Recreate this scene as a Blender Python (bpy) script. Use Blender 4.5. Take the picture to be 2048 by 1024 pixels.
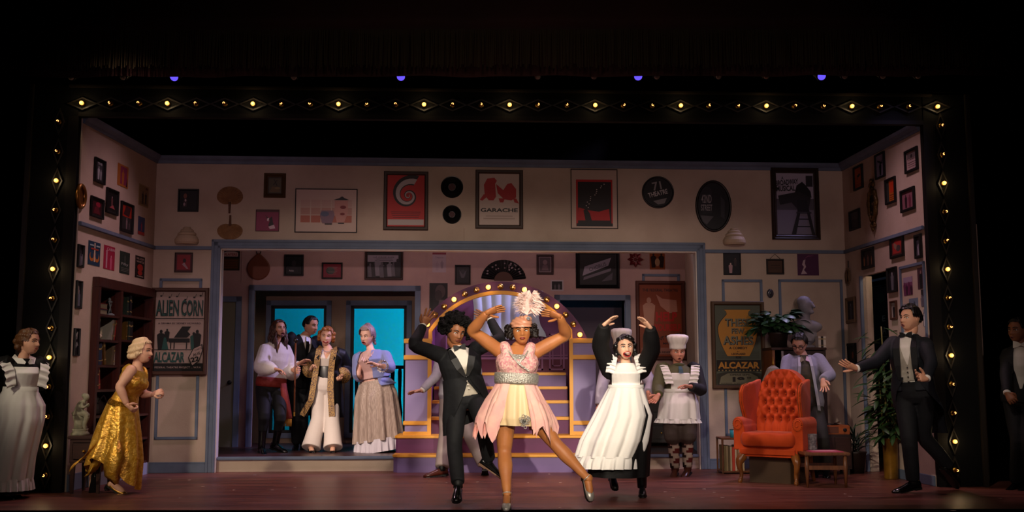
import bpy, bmesh, math, random
from math import sin, cos, pi, sqrt, atan2, exp, tan, radians as rad
from mathutils import Vector as V, Matrix as M, noise
for _o in list(bpy.data.objects): bpy.data.objects.remove(_o)
scene = bpy.context.scene
COL = scene.collection
random.seed(7)

# ------------------------------------------------------------------ camera
FPX = 2130.0
CAM = V((0, 0, 1.08))
RC = M.Rotation(rad(96.5), 3, 'X') @ M.Rotation(rad(-0.08), 3, 'Z')
cd = bpy.data.cameras.new('camera'); cam = bpy.data.objects.new('camera', cd); COL.objects.link(cam)
cd.sensor_width = 36; cd.lens = FPX / 2048 * 36; cd.clip_end = 200
cam.matrix_world = M.Translation(CAM) @ RC.to_4x4()
scene.camera = cam
# ------------------------------------------------------------------ world, view, stage lighting
w = bpy.data.worlds.new('world'); scene.world = w; w.use_nodes = True
w.node_tree.nodes['Background'].inputs[0].default_value = (0.55, 0.42, 0.5, 1)
w.node_tree.nodes['Background'].inputs[1].default_value = 0.0015
vs = scene.view_settings
vs.view_transform = 'Standard'; vs.look = 'None'; vs.exposure = 0.0; vs.gamma = 1.0; vs.use_curve_mapping = False

def spot(name, loc, tgt, power, col, angle, blend=0.4, size=0.12):
    l = bpy.data.lights.new(name, 'SPOT'); l.energy = power; l.color = col
    l.spot_size = rad(angle); l.spot_blend = blend; l.shadow_soft_size = size
    o = bpy.data.objects.new(name, l); COL.objects.link(o)
    o.location = loc; o.rotation_euler = (V(tgt) - V(loc)).to_track_quat('-Z', 'Y').to_euler()
    return o
def area(name, loc, tgt, power, col, sx, sy):
    l = bpy.data.lights.new(name, 'AREA'); l.energy = power; l.color = col
    l.shape = 'RECTANGLE'; l.size = sx; l.size_y = sy
    o = bpy.data.objects.new(name, l); COL.objects.link(o)
    o.location = loc; o.rotation_euler = (V(tgt) - V(loc)).to_track_quat('-Z', 'Y').to_euler()
    return o
# follow spot from the projection booth, front-of-house wash, box booms, overhead specials, added fills
spot('follow_spot', (0.6, -9.0, 5.2), (0.18, 9.2, 0.98), 11500, (1.0, 0.87, 0.66), 6.6, 0.35, 0.08)
spot('front_wash_warm', (-3.6, -2.5, 6.2), (-0.5, 11.0, 0.2), 1300, (1.0, 0.84, 0.68), 35, 0.9, 0.9)
spot('front_wash_pink', (3.8, -2.5, 6.2), (0.4, 11.0, 0.5), 1050, (1.0, 0.80, 0.70), 36, 0.9, 0.9)
spot('center_special', (1.2, 0.5, 6.6), (0.1, 11.2, 0.7), 2400, (1.0, 0.89, 0.76), 15, 0.8, 0.15)
spot('maid_special', (-1.5, -1.0, 6.4), (1.15, 9.8, 0.9), 950, (1.0, 0.92, 0.82), 9, 0.7, 0.12)
spot('chair_special', (-4.2, 3.0, 6.2), (2.6, 11.0, 0.6), 1700, (1.0, 0.80, 0.58), 9, 0.7, 0.12)
spot('bookcase_fill', (1.6, 2.5, 5.6), (-4.1, 11.4, 1.3), 900, (1.0, 0.80, 0.68), 12, 0.8, 0.12)  # extra lamp added to brighten the bookcase front
spot('chef_special', (0.2, 1.5, 6.2), (1.75, 12.1, 0.9), 1100, (1.0, 0.82, 0.66), 9, 0.7, 0.12)
spot('gold_special', (-6.2, 3.0, 5.6), (-3.55, 10.4, 0.9), 1300, (1.0, 0.86, 0.62), 15, 0.8, 0.12)
spot('right_special', (-1.2, 1.0, 5.8), (3.95, 10.8, 0.95), 1500, (1.0, 0.84, 0.70), 12, 0.8, 0.12)
spot('wing_special', (-2.5, 2.5, 4.4), (-4.45, 9.8, 1.0), 38, (1.0, 0.82, 0.6), 13, 0.9, 0.12)
spot('wing_special_b', (2.5, 2.5, 4.4), (4.9, 10.0, 1.1), 14, (1.0, 0.75, 0.55), 12, 0.9, 0.12)
spot('lavender_back', (1.4, 13.4, 4.3), (-1.9, 13.1, 0.9), 900, (0.62, 0.5, 1.0), 48, 0.8, 0.15)
spot('lavender_back_b', (3.9, 12.9, 4.1), (2.1, 12.4, 0.8), 330, (0.65, 0.55, 1.0), 50, 0.8, 0.15)
spot('lavender_side', (4.4, 9.4, 5.2), (3.2, 11.9, 1.0), 190, (0.6, 0.5, 1.0), 22, 0.8, 0.12)
spot('platform_warm', (-4.8, 5.5, 5.6), (-1.9, 13.1, 0.9), 3400, (1.0, 0.80, 0.66), 13, 0.7, 0.15)
for _x in (-3.0, -1.0, 1.0, 3.0): spot('top_light', (_x, 11.15, 5.0), (_x, 10.6, 0), 185, (1.0, 0.62, 0.74), 85, 0.8, 0.15)
area('inner_room_fill', (-0.4, 12.95, 3.2), (-0.4, 14.2, 2.2), 10, (1.0, 0.64, 0.58), 4.6, 0.12)  # added strip lamp, hidden behind the header, lifts the dark inner wall
for _i, (_x, _c) in enumerate(((-3.1, (1.0, 0.64, 0.68)), (0.0, (1.0, 0.70, 0.60)), (3.1, (1.0, 0.68, 0.66)))):
    spot('wall_fill_spot', (_x * 0.8, -7.0, 2.6), (_x, 12.6, 2.0), 980, _c, 16, 0.75, 0.15)  # added fill lamps, evening out the light on the upper walls

# ------------------------------------------------------------------ pixel -> place helpers (photo read at 2048x1024)
def ray(px, py):
    d = RC @ V(((px - 1024) / FPX, (512 - py) / FPX, -1.0)); return d
def at(px, py, Y):
    d = ray(px, py); return CAM + d * (Y / d.y)
def floor_pt(px, py, z=0.0):
    d = ray(px, py); return CAM + d * ((z - CAM.z) / d.z)
def on_plane(px, py, p0, n):
    d = ray(px, py); return CAM + d * ((p0 - CAM).dot(n) / d.dot(n))
def px_of(p):
    c = RC.transposed() @ (V(p) - CAM); return (1024 + FPX * c.x / -c.z, 512 - FPX * c.y / -c.z)

# ------------------------------------------------------------------ materials
def lin(c):
    if isinstance(c, str):
        c = c.lstrip('#'); c = [int(c[i:i+2], 16) / 255 for i in (0, 2, 4)]
    return tuple(x / 12.92 if x <= 0.04045 else ((x + 0.055) / 1.055) ** 2.4 for x in c[:3]) + (1.0,)
MC = {}
def mat(name, col, rough=0.6, metal=0.0, col2=None, scale=8.0, bump=0.0, bscale=None, stretch=(1, 1, 1), emit=0.0, spec=0.4, sheen=0.0, detail=4.0, contrast=(0.35, 0.65), trans=0.0):
    if name in MC: return MC[name]
    m = bpy.data.materials.new(name); m.use_nodes = True; nt = m.node_tree; N = nt.nodes; L = nt.links
    b = N['Principled BSDF']
    b.inputs['Base Color'].default_value = lin(col); b.inputs['Roughness'].default_value = rough; b.inputs['Metallic'].default_value = metal
    b.inputs['Specular IOR Level'].default_value = spec
    if sheen: b.inputs['Sheen Weight'].default_value = sheen
    if trans: b.inputs['Transmission Weight'].default_value = trans; b.inputs['IOR'].default_value = 1.02
    if emit:
        b.inputs['Emission Color'].default_value = lin(col); b.inputs['Emission Strength'].default_value = emit
    if col2 or bump:
        tc = N.new('ShaderNodeTexCoord'); mp = N.new('ShaderNodeMapping'); mp.inputs['Scale'].default_value = stretch
        L.new(tc.outputs['Object'], mp.inputs['Vector'])
    if col2:
        nz = N.new('ShaderNodeTexNoise'); nz.inputs['Scale'].default_value = scale; nz.inputs['Detail'].default_value = detail
        L.new(mp.outputs['Vector'], nz.inputs['Vector'])
        cr = N.new('ShaderNodeValToRGB'); cr.color_ramp.elements[0].position, cr.color_ramp.elements[1].position = contrast
        cr.color_ramp.elements[0].color = lin(col); cr.color_ramp.elements[1].color = lin(col2)
        L.new(nz.outputs['Fac'], cr.inputs['Fac']); L.new(cr.outputs['Color'], b.inputs['Base Color'])
    if bump:
        n2 = N.new('ShaderNodeTexNoise'); n2.inputs['Scale'].default_value = bscale or scale; n2.inputs['Detail'].default_value = 3
        L.new(mp.outputs['Vector'], n2.inputs['Vector'])
        bp = N.new('ShaderNodeBump'); bp.inputs['Strength'].default_value = bump; bp.inputs['Distance'].default_value = 0.02
        L.new(n2.outputs['Fac'], bp.inputs['Height']); L.new(bp.outputs['Normal'], b.inputs['Normal'])
    MC[name] = m; return m
def mc(col, rough=0.6, **k):
    return mat('paint_' + str(col).lstrip('#') + ('' if rough == 0.6 else '_%02d' % int(rough * 100)), col, rough, **k)

# ------------------------------------------------------------------ mesh builder
class MB:
    def __init__(s): s.v = []; s.f = []; s.mi = []; s.cur = 0; s.xf = None
    def add(s, vs, fs, mi=None):
        b = len(s.v)
        s.v.extend([s.xf @ V(p) for p in vs] if s.xf else [V(p) for p in vs])
        for f in fs: s.f.append([i + b for i in f]); s.mi.append(s.cur if mi is None else mi)
        return s
    def box(s, x0, x1, y0, y1, z0, z1, mi=None):
        p = [(x, y, z) for z in (z0, z1) for y in (y0, y1) for x in (x0, x1)]
        return s.add(p, [(0, 2, 3, 1), (4, 5, 7, 6), (0, 1, 5, 4), (2, 6, 7, 3), (0, 4, 6, 2), (1, 3, 7, 5)], mi)
    def hexa(s, p8, mi=None):   # bottom ring 4, top ring 4
        return s.add(p8, [(3, 2, 1, 0), (4, 5, 6, 7), (0, 1, 5, 4), (1, 2, 6, 5), (2, 3, 7, 6), (3, 0, 4, 7)], mi)
    def bar(s, p, q, w, h, up=(0, 0, 1), mi=None):
        p = V(p); q = V(q); d = (q - p).normalized(); sd = d.cross(V(up))
        if sd.length < 1e-4: sd = d.cross(V((0, 1, 0)))
        sd.normalize(); u = sd.cross(d)
        a = [p + sd * (w / 2 * i) + u * (h / 2 * j) for i, j in ((-1, -1), (1, -1), (1, 1), (-1, 1))]
        b = [x + (q - p) for x in a]
        return s.add(a + b, [(3, 2, 1, 0), (4, 5, 6, 7), (0, 1, 5, 4), (1, 2, 6, 5), (2, 3, 7, 6), (3, 0, 4, 7)], mi)
    def prism(s, poly, y0, y1, mi=None):   # poly in XZ, extruded along Y
        n = len(poly); a = [(x, y0, z) for x, z in poly] + [(x, y1, z) for x, z in poly]
        return s.add(a, [list(range(n)), list(range(2 * n - 1, n - 1, -1))] + [(i, i + n, (i + 1) % n + n, (i + 1) % n) for i in range(n)], mi)
    def loft(s, rings, mi=None, cap=True, closed=True):
        n = len(rings[0]); vs = [p for r in rings for p in r]; fs = []
        for k in range(len(rings) - 1):
            for i in range(n if closed else n - 1):
                j = (i + 1) % n; fs.append((k * n + i, k * n + j, (k + 1) * n + j, (k + 1) * n + i))
        if cap: fs.append(list(range(n - 1, -1, -1))); fs.append([(len(rings) - 1) * n + i for i in range(n)])
        return s.add(vs, fs, mi)
    def tube(s, pts, rad_, n=10, mi=None, flat=None, sub=0, cap=True):
        pts = [V(p) for p in pts]; k = len(pts)
        rs = list(rad_) if isinstance(rad_, (list, tuple)) else [rad_] * k
        if sub:
            P2, R2 = [], []
            for i in range(k - 1):
                p0 = pts[max(i - 1, 0)]; p1 = pts[i]; p2 = pts[i + 1]; p3 = pts[min(i + 2, k - 1)]
                for j in range(sub):
                    t = j / sub
                    P2.append(0.5 * (2 * p1 + (p2 - p0) * t + (2 * p0 - 5 * p1 + 4 * p2 - p3) * t * t + (3 * p1 - p0 - 3 * p2 + p3) * t ** 3))
                    tt = t * t * (3 - 2 * t); R2.append(rs[i] * (1 - tt) + rs[i + 1] * tt)
            P2.append(pts[-1]); R2.append(rs[-1]); pts, rs = P2, R2; k = len(pts)
        rings = []; u = None
        for i in range(k):
            d = (pts[min(i + 1, k - 1)] - pts[max(i - 1, 0)])
            if d.length < 1e-7: d = V((0, 0, 1))
            d.normalize()
            if flat is not None: u = V(flat[0]) - d * d.dot(V(flat[0]))
            elif u is None: u = d.cross(V((0, 0, 1))); u = u if u.length > 0.05 else d.cross(V((1, 0, 0)))
            else: u = u - d * u.dot(d)
            if u.length < 1e-6: u = d.orthogonal()
            u.normalize(); w_ = d.cross(u); fl = flat[1] if flat is not None else 1.0
            rings.append([pts[i] + (u * cos(2 * pi * j / n) + w_ * (sin(2 * pi * j / n) * fl)) * rs[i] for j in range(n)])
        return s.loft(rings, mi, cap)
    def ell(s, c, r, rot=None, nu=14, nv=10, mi=None):
        c = V(c); r = (r, r, r) if not isinstance(r, (tuple, list, V)) else r
        rings = []
        for j in range(nv + 1):
            a = -pi / 2 + pi * j / nv; a = max(-pi / 2 + 0.03, min(pi / 2 - 0.03, a))
            ring = []
            for i in range(nu):
                t = 2 * pi * i / nu; p = V((cos(a) * cos(t) * r[0], cos(a) * sin(t) * r[1], sin(a) * r[2]))
                ring.append(c + (rot @ p if rot else p))
            rings.append(ring)
        return s.loft(rings, mi)
    def lathe(s, prof, n=20, c=(0, 0, 0), mi=None, axis='Z', cap=True):
        rings = []
        for r, z in prof:
            r = max(r, 1e-4)
            if axis == 'Z': rings.append([V(c) + V((r * cos(2 * pi * i / n), r * sin(2 * pi * i / n), z)) for i in range(n)])
            else: rings.append([V(c) + V((r * cos(2 * pi * i / n), z, r * sin(2 * pi * i / n))) for i in range(n)][::-1])
        return s.loft(rings, mi, cap)
    def join(s, o, mi=None):
        b = len(s.v); s.v.extend(o.v)
        for f, m_ in zip(o.f, o.mi): s.f.append([i + b for i in f]); s.mi.append(m_ if mi is None else mi)
        return s
    def mesh(s, name, mats, smooth=False, inv=None, fix=True):
        me = bpy.data.meshes.new(name)
        me.from_pydata([tuple(inv @ p) for p in s.v] if inv is not None else [tuple(p) for p in s.v], [], s.f)
        for m_ in (mats if isinstance(mats, (list, tuple)) else [mats]): me.materials.append(m_)
        me.polygons.foreach_set('material_index', s.mi)
        if smooth: me.polygons.foreach_set('use_smooth', [True] * len(s.f))
        me.update()
        if fix:
            bm = bmesh.new(); bm.from_mesh(me); bmesh.ops.recalc_face_normals(bm, faces=bm.faces); bm.to_mesh(me); bm.free()
        return me
ROOT = {}
def obj(name, mb, mats, parent=None, smooth=False, world=False, bevel=0.0, auto=False, me=None):
    """one mesh object; world=True: vertices are in world space and get moved into the parent's frame"""
    inv = ROOT[parent].inverted() if (world and parent is not None) else None
    if me is None: me = mb.mesh(name, mats, smooth, inv)
    o = bpy.data.objects.new(name, me); COL.objects.link(o)
    if parent is not None: o.parent = parent; ROOT[o] = ROOT[parent]
    else: ROOT[o] = M.Identity(4)
    if bevel:
        bm = bmesh.new(); bm.from_mesh(me)
        bmesh.ops.bevel(bm, geom=[e for e in bm.edges if e.is_manifold and e.calc_face_angle(0) > 0.5], offset=bevel, segments=2, affect='EDGES', clamp_overlap=True)
        bm.to_mesh(me); bm.free()
    if auto:
        for p in me.polygons: p.use_smooth = True
        me.set_sharp_from_angle(angle=rad(40))
    return o
def tag(o, label, cat, group=None):
    o['label'] = label; o['category'] = cat
    if group: o['group'] = group
    return o
def thing(name, label, cat, mtx=None, group=None):
    o = bpy.data.objects.new(name, None); COL.objects.link(o); o.empty_display_size = 0.1
    mtx = M.Translation(mtx) if isinstance(mtx, V) else (mtx or M.Identity(4))
    o.matrix_world = mtx; ROOT[o] = mtx.copy()
    return tag(o, label, cat, group)
def struct(name, mb, mats, **k):
    o = obj(name, mb, mats, **k); o['kind'] = 'structure'; return o
def copy_tree(root, mtx, label=None):
    r = root.copy(); COL.objects.link(r); r.matrix_world = mtx; ROOT[r] = mtx.copy()
    if label: r['label'] = label
    for ch in root.children:
        c = ch.copy(); COL.objects.link(c); c.parent = r; ROOT[c] = ROOT[r]
        for g in ch.children:
            d = g.copy(); COL.objects.link(d); d.parent = c; ROOT[d] = ROOT[r]
    return r

# ------------------------------------------------------------------ text and remeshing
TXT = {}
def text(mb, s, x, z, w, h, y=0.0, th=0.0012, mi=None, bold=0.0, shear=0.0, rot=0.0):
    """lettering fitted into a w x h box centred on (x, z) in the XZ plane, front towards -Y"""
    key = (s, bold, shear)
    if key not in TXT:
        cu = bpy.data.curves.new('t', 'FONT'); cu.body = s; cu.offset = bold; cu.shear = shear; cu.resolution_u = 3; cu.fill_mode = 'FRONT'
        ob = bpy.data.objects.new('t', cu); me = bpy.data.meshes.new_from_object(ob)
        vs = [(v.co.x, v.co.y) for v in me.vertices]; fs = [list(p.vertices) for p in me.polygons]
        bpy.data.objects.remove(ob); bpy.data.curves.remove(cu); bpy.data.meshes.remove(me)
        TXT[key] = (vs, fs)
    vs, fs = TXT[key]
    if not vs: return mb
    xs = [a for a, _ in vs]; zs = [b for _, b in vs]
    sx = w / max(max(xs) - min(xs), 1e-5); sz = h / max(max(zs) - min(zs), 1e-5); cx = (max(xs) + min(xs)) / 2; cz = (max(zs) + min(zs)) / 2
    c, s_ = cos(rot), sin(rot); out = []
    for a, b in vs:
        a = (a - cx) * sx; b = (b - cz) * sz; out.append((x + a * c - b * s_, y - th, z + a * s_ + b * c))
    return mb.add(out, fs, mi)
TMP = bpy.data.scenes.new('workbench')
def remesh(mb, voxel=0.008, it=4, fac=0.5, cut=None, solid=0.0, ratio=1.0):
    """closed overlapping shapes -> one continuous surface, returned as a new MB"""
    me = mb.mesh('tmp', []); ob = bpy.data.objects.new('tmp', me); TMP.collection.objects.link(ob)
    r = ob.modifiers.new('r', 'REMESH'); r.mode = 'VOXEL'; r.voxel_size = voxel
    if it: sm = ob.modifiers.new('s', 'SMOOTH'); sm.iterations = it; sm.factor = fac
    if ratio < 1: dc = ob.modifiers.new('d', 'DECIMATE'); dc.ratio = ratio
    vl = TMP.view_layers[0]; vl.update(); dg = vl.depsgraph
    m2 = bpy.data.meshes.new_from_object(ob.evaluated_get(dg))
    out = MB(); vs = [v.co.copy() for v in m2.vertices]; fs = [list(p.vertices) for p in m2.polygons]
    bpy.data.objects.remove(ob); bpy.data.meshes.remove(me); bpy.data.meshes.remove(m2)
    if cut:
        dead = [cut(p) for p in vs]; fs = [f for f in fs if not all(dead[i] for i in f)]
        used = sorted({i for f in fs for i in f}); ix = {o_: n_ for n_, o_ in enumerate(used)}
        vs = [vs[i] for i in used]; fs = [[ix[i] for i in f] for f in fs]; ec = {}
        for f in fs:
            for i in range(len(f)): k = (min(f[i], f[i - 1]), max(f[i], f[i - 1])); ec[k] = ec.get(k, 0) + 1
        nb = {}
        for (i, j), c in ec.items():
            if c == 1: nb.setdefault(i, []).append(j); nb.setdefault(j, []).append(i)
        for _ in range(14):
            new = {i: (vs[i] + sum((vs[j] for j in n), V((0, 0, 0))) / len(n)) / 2 for i, n in nb.items()}
            for i, p in new.items(): vs[i] = p
    return out.add(vs, fs)
# ================================================================== THE SET: floor, flats, trims
M_wall = mat('cream_flat', '#b9a493', 0.85, col2='#c4b09f', scale=3.0, bump=0.08, bscale=60, spec=0.2)
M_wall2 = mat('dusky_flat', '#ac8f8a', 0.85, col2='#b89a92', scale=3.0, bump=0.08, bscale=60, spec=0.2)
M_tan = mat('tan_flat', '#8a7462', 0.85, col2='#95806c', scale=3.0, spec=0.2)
M_blue = mat('blue_trim', '#5f6b7f', 0.6, col2='#69768b', scale=5, spec=0.3)
M_white = mat('white_trim', '#d8cdc2', 0.6, spec=0.3)
M_black = mat('black_masking', '#020202', 1.0, spec=0.0)
M_portal = mat('portal_black', '#050505', 0.7, spec=0.12)
M_dark = mat('dark_wood', '#2c1712', 0.5, col2='#3a2018', scale=6, stretch=(1, 1, 12), spec=0.3)
M_brownw = mat('brown_wood', '#4c281b', 0.45, col2='#63341f', scale=5, stretch=(8, 8, 1), spec=0.35)
M_walnut = mat('walnut', '#5d3a26', 0.4, col2='#75492d', scale=6, stretch=(8, 8, 1), spec=0.4)
M_gold = mat('gold_paint', '#d9992e', 0.45, spec=0.4)
M_brass = mat('brass', '#b98d3c', 0.3, 0.9)

class Frame:
    """vertical plane: local X along the wall (left to right in view), Z up, -Y into the room"""
    def __init__(s, p0, p1, z=0.0):
        p0 = V((p0[0], p0[1], z)); p1 = V((p1[0], p1[1], z)); x = (p1 - p0).normalized(); y = V((0, 0, 1)).cross(x)
        s.L = (p1 - p0).length; s.m = M(((x.x, y.x, 0, p0.x), (x.y, y.y, 0, p0.y), (x.z, y.z, 1, p0.z), (0, 0, 0, 1))); s.inv = s.m.inverted(); s.n = y; s.p0 = p0
    def uv(s, px, py, off=0.0):
        q = s.inv @ on_plane(px, py, s.p0 - s.n * off, s.n); return q.x, q.z
    def at(s, u, z, off=0.0): return s.m @ M.Translation((u, -off, z))
def lerp(a, b, t): return a + (b - a) * t

FL = floor_pt(127, 985); BL = floor_pt(291, 946); BR = floor_pt(1706, 936); FR = floor_pt(1877, 974)
WH = 3.68
WB = Frame(BL, BR); WL = Frame(FL + V((0.0, 0.06, 0)), BL); WR = Frame(BR, FR + V((0, 0.06, 0)))
PZ = 0.17                                                        # platform height
WI = Frame(floor_pt(431, 894, PZ), floor_pt(1377, 888, PZ))     # upstage wall of the inner room
WA = Frame(floor_pt(505, 886, PZ), floor_pt(835, 885, PZ))      # back of the window alcove
PF = Frame(FL, FR)                                               # portal plane

# ---- stage floor: dark red boards running across, as material beyond picking apart
def floor_mat():
    m = bpy.data.materials.new('stage_boards'); m.use_nodes = True; nt = m.node_tree; N = nt.nodes; L = nt.links; b = N['Principled BSDF']
    tc = N.new('ShaderNodeTexCoord'); mp = N.new('ShaderNodeMapping'); L.new(tc.outputs['Object'], mp.inputs[0])
    br = N.new('ShaderNodeTexBrick'); L.new(mp.outputs[0], br.inputs['Vector'])
    br.inputs['Color1'].default_value = lin('#5f3630'); br.inputs['Color2'].default_value = lin('#76493c'); br.inputs['Mortar'].default_value = lin('#2a1210')
    br.inputs['Scale'].default_value = 1.0; br.inputs['Mortar Size'].default_value = 0.003; br.inputs['Brick Width'].default_value = 2.4; br.inputs['Row Height'].default_value = 0.14
    br.offset = 0.37
    m2 = N.new('ShaderNodeMapping'); m2.inputs['Scale'].default_value = (0.6, 7, 1); L.new(tc.outputs['Object'], m2.inputs[0])
    nz = N.new('ShaderNodeTexNoise'); nz.inputs['Scale'].default_value = 2.2; nz.inputs['Detail'].default_value = 7; L.new(m2.outputs[0], nz.inputs['Vector'])
    cr = N.new('ShaderNodeValToRGB'); cr.color_ramp.elements[0].position = 0.32; cr.color_ramp.elements[1].position = 0.72
    cr.color_ramp.elements[0].color = (0.45, 0.4, 0.42, 1); cr.color_ramp.elements[1].color = (1.35, 1.25, 1.2, 1); L.new(nz.outputs['Fac'], cr.inputs['Fac'])
    mx = N.new('ShaderNodeMix'); mx.data_type = 'RGBA'; mx.blend_type = 'MULTIPLY'; mx.inputs['Factor'].default_value = 1.0
    L.new(br.outputs['Color'], mx.inputs[6]); L.new(cr.outputs['Color'], mx.inputs[7])
    # scuffs
    n3 = N.new('ShaderNodeTexNoise'); n3.inputs['Scale'].default_value = 5.0; n3.inputs['Detail'].default_value = 8; L.new(m2.outputs[0], n3.inputs['Vector'])
    c3 = N.new('ShaderNodeValToRGB'); c3.color_ramp.elements[0].position = 0.66; c3.color_ramp.elements[1].position = 0.78; L.new(n3.outputs['Fac'], c3.inputs['Fac'])
    c3.color_ramp.elements[1].color = (0.5, 0.5, 0.5, 1)
    m4 = N.new('ShaderNodeMix'); m4.data_type = 'RGBA'; L.new(c3.outputs['Color'], m4.inputs['Factor']); L.new(mx.outputs[2], m4.inputs[6]); m4.inputs[7].default_value = lin('#a07a6c')
    L.new(m4.outputs[2], b.inputs['Base Color'])
    b.inputs['Roughness'].default_value = 0.38; b.inputs['Specular IOR Level'].default_value = 0.35
    rr = N.new('ShaderNodeMapRange'); rr.inputs[3].default_value = 0.28; rr.inputs[4].default_value = 0.5; L.new(nz.outputs['Fac'], rr.inputs[0]); L.new(rr.outputs[0], b.inputs['Roughness'])
    bp = N.new('ShaderNodeBump'); bp.inputs['Strength'].default_value = 0.15; bp.inputs['Distance'].default_value = 0.005; L.new(nz.outputs['Fac'], bp.inputs['Height']); L.new(bp.outputs[0], b.inputs['Normal'])
    return m
M_floor = floor_mat()
FE = floor_pt(1000, 1020).y
struct('floor', MB().box(-8.5, 8.5, FE, 19.5, -0.12, 0.0), M_floor)
struct('trim_1', MB().box(-8.5, 8.5, FE - 0.05, FE - 0.002, -0.6, 0.003), M_black)           # stage lip
# paint chips and spike-tape scraps lying on the boards
mb = MB()
for i, (x, y) in enumerate([(468, 980), (545, 980), (707, 962), (745, 957), (509, 950), (340, 959), (379, 960), (406, 973), (360, 996), (893, 965), (955, 964), (1056, 965), (1120, 965), (1245, 940), (1330, 984), (1408, 978), (1428, 985), (1445, 995), (1346, 995), (1475, 981), (1690, 988), (1700, 993), (1835, 1019), (1868, 1018), (1906, 1021), (1938, 984), (2000, 997), (1120, 1015), (590, 975), (1098, 948)]):
    p = floor_pt(x, y); a = random.uniform(-0.6, 0.6); L_ = random.uniform(0.008, 0.022); d = V((cos(a), sin(a), 0)); n_ = V((-sin(a), cos(a), 0)) * random.uniform(0.006, 0.015)
    mb.hexa([p - d * L_ - n_, p + d * L_ - n_, p + d * L_ + n_, p - d * L_ + n_] + [q + V((0, 0, 0.002)) for q in (p - d * L_ - n_, p + d * L_ - n_, p + d * L_ + n_, p - d * L_ + n_)])
o = obj('tape_scraps', mb, mc('#a99086')); o['kind'] = 'stuff'; tag(o, 'pale scuff chips and tape scraps scattered over the stage boards', 'tape scraps')

def wall_cells(W, H, holes, z0=0.0, th=0.05, u0=0.0, u1=None):
    u1 = W.L if u1 is None else u1
    us = sorted({u0, u1} | {min(max(h[i], u0), u1) for h in holes for i in (0, 1)}); zs = sorted({z0, H} | {min(max(h[i], z0), H) for h in holes for i in (2, 3)})
    mb = MB(); mb.xf = W.m
    for a, b in zip(us, us[1:]):
        run = None
        for c, d in zip(zs, zs[1:]):
            cu, cz = (a + b) / 2, (c + d) / 2
            if b - a < 1e-4 or d - c < 1e-4 or any(h[0] < cu < h[1] and h[2] < cz < h[3] for h in holes): continue
            mb.box(a, b, 0, th, c, d)
    return mb
def trim(name, W, rects, mat_, off=0.02, bevel=0.004):
    """one moulding object built of flat bars (u0,u1,z0,z1[,proud]) on a wall"""
    mb = MB(); mb.xf = W.m
    for r in rects: mb.box(r[0], r[1], -(r[4] if len(r) > 4 else off), 0.002, r[2], r[3])
    return struct(name, mb, mat_, bevel=bevel)
def frame_rects(u0, u1, z0, z1, w, off=0.02):
    return [(u0, u0 + w, z0, z1, off), (u1 - w, u1, z0, z1, off), (u0, u1, z1 - w, z1, off), (u0, u1, z0, z0 + w, off)]

# ---- back flat with the wide opening
oL = WB.uv(440, 500); oR = WB.uv(1393, 500); OZ = (oL[1] + oR[1]) / 2
oL2 = WB.uv(431, 940)[0]; ou0 = (oL[0] + oL2) / 2; ou1 = (oR[0] + WB.uv(1401, 930)[0]) / 2
OPEN = (ou0, ou1, -1, OZ)
struct('wall_back', wall_cells(WB, WH, [OPEN], th=0.10), M_wall)
# casing of the wide opening: fluted, in three bars each
cw = 0.105
rects = []
for k, (a, b, pr) in enumerate(((0, 0.03, 0.035), (0.03, 0.075, 0.022), (0.075, 0.105, 0.03))):
    rects += [(ou0 - b, ou0 - a, 0, OZ + b, pr), (ou1 + a, ou1 + b, 0, OZ + b, pr), (ou0 - b, ou1 + b, OZ + a, OZ + b, pr)]
trim('trim_2', WB, rects, M_blue)
mb = MB(); mb.xf = WB.m
mb.box(ou0, ou0 + 0.012, -0.01, 0.12, 0, OZ); mb.box(ou1 - 0.012, ou1, -0.01, 0.12, 0, OZ); mb.box(ou0, ou1, -0.01, 0.12, OZ - 0.014, OZ)
struct('trim_3', mb, M_white)                                     # pale lining of the opening
mb = MB(); mb.xf = WB.m; mb.box((ou0 + ou1) / 2 + 0.02, (ou0 + ou1) / 2 + 0.024, -0.002, 0.01, OZ + 0.11, OZ + 0.26); struct('trim_4', mb, M_tan)   # flat joint
# crown, chair rail, baseboard on each wall
rail_z = WB.uv(360, 496)[1]
cr_z0 = WH - 0.085
def crown(n, W, u0, u1):
    mb = MB(); mb.xf = W.m
    prof = [(0, cr_z0), (-0.02, cr_z0), (-0.03, cr_z0 + 0.03), (-0.06, cr_z0 + 0.055), (-0.07, WH - 0.012), (-0.075, WH), (0, WH)]
    rings = [[V((u, y, z)) for y, z in prof] for u in (u0, u1)]
    mb.loft(rings); return struct(n, mb, M_blue)
crown('trim_5', WB, 0.0, WB.L); crown('trim_6', WL, 0, WL.L); crown('trim_7', WR, 0, WR.L)
trim('trim_8', WB, [(0, ou0 - cw, rail_z - 0.02, rail_z + 0.02, 0.03)], M_blue)
trim('trim_9', WB, [(ou1 + cw, WB.L, rail_z - 0.02, rail_z + 0.02, 0.03)], M_blue)
trim('trim_10', WL, [(0, WL.L, rail_z - 0.02, rail_z + 0.02, 0.03)], M_blue)
trim('trim_11', WR, [(0, WR.L, rail_z - 0.02, rail_z + 0.02, 0.03)], M_blue)
trim('baseboard_back_left', WB, [(0, ou0 - cw, 0, 0.10, 0.025), (0, ou0 - cw, 0.10, 0.12, 0.015)], M_blue)
trim('baseboard_back_right', WB, [(ou1 + cw, WB.L, 0, 0.10, 0.025), (ou1 + cw, WB.L, 0.10, 0.12, 0.015)], M_blue)
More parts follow.
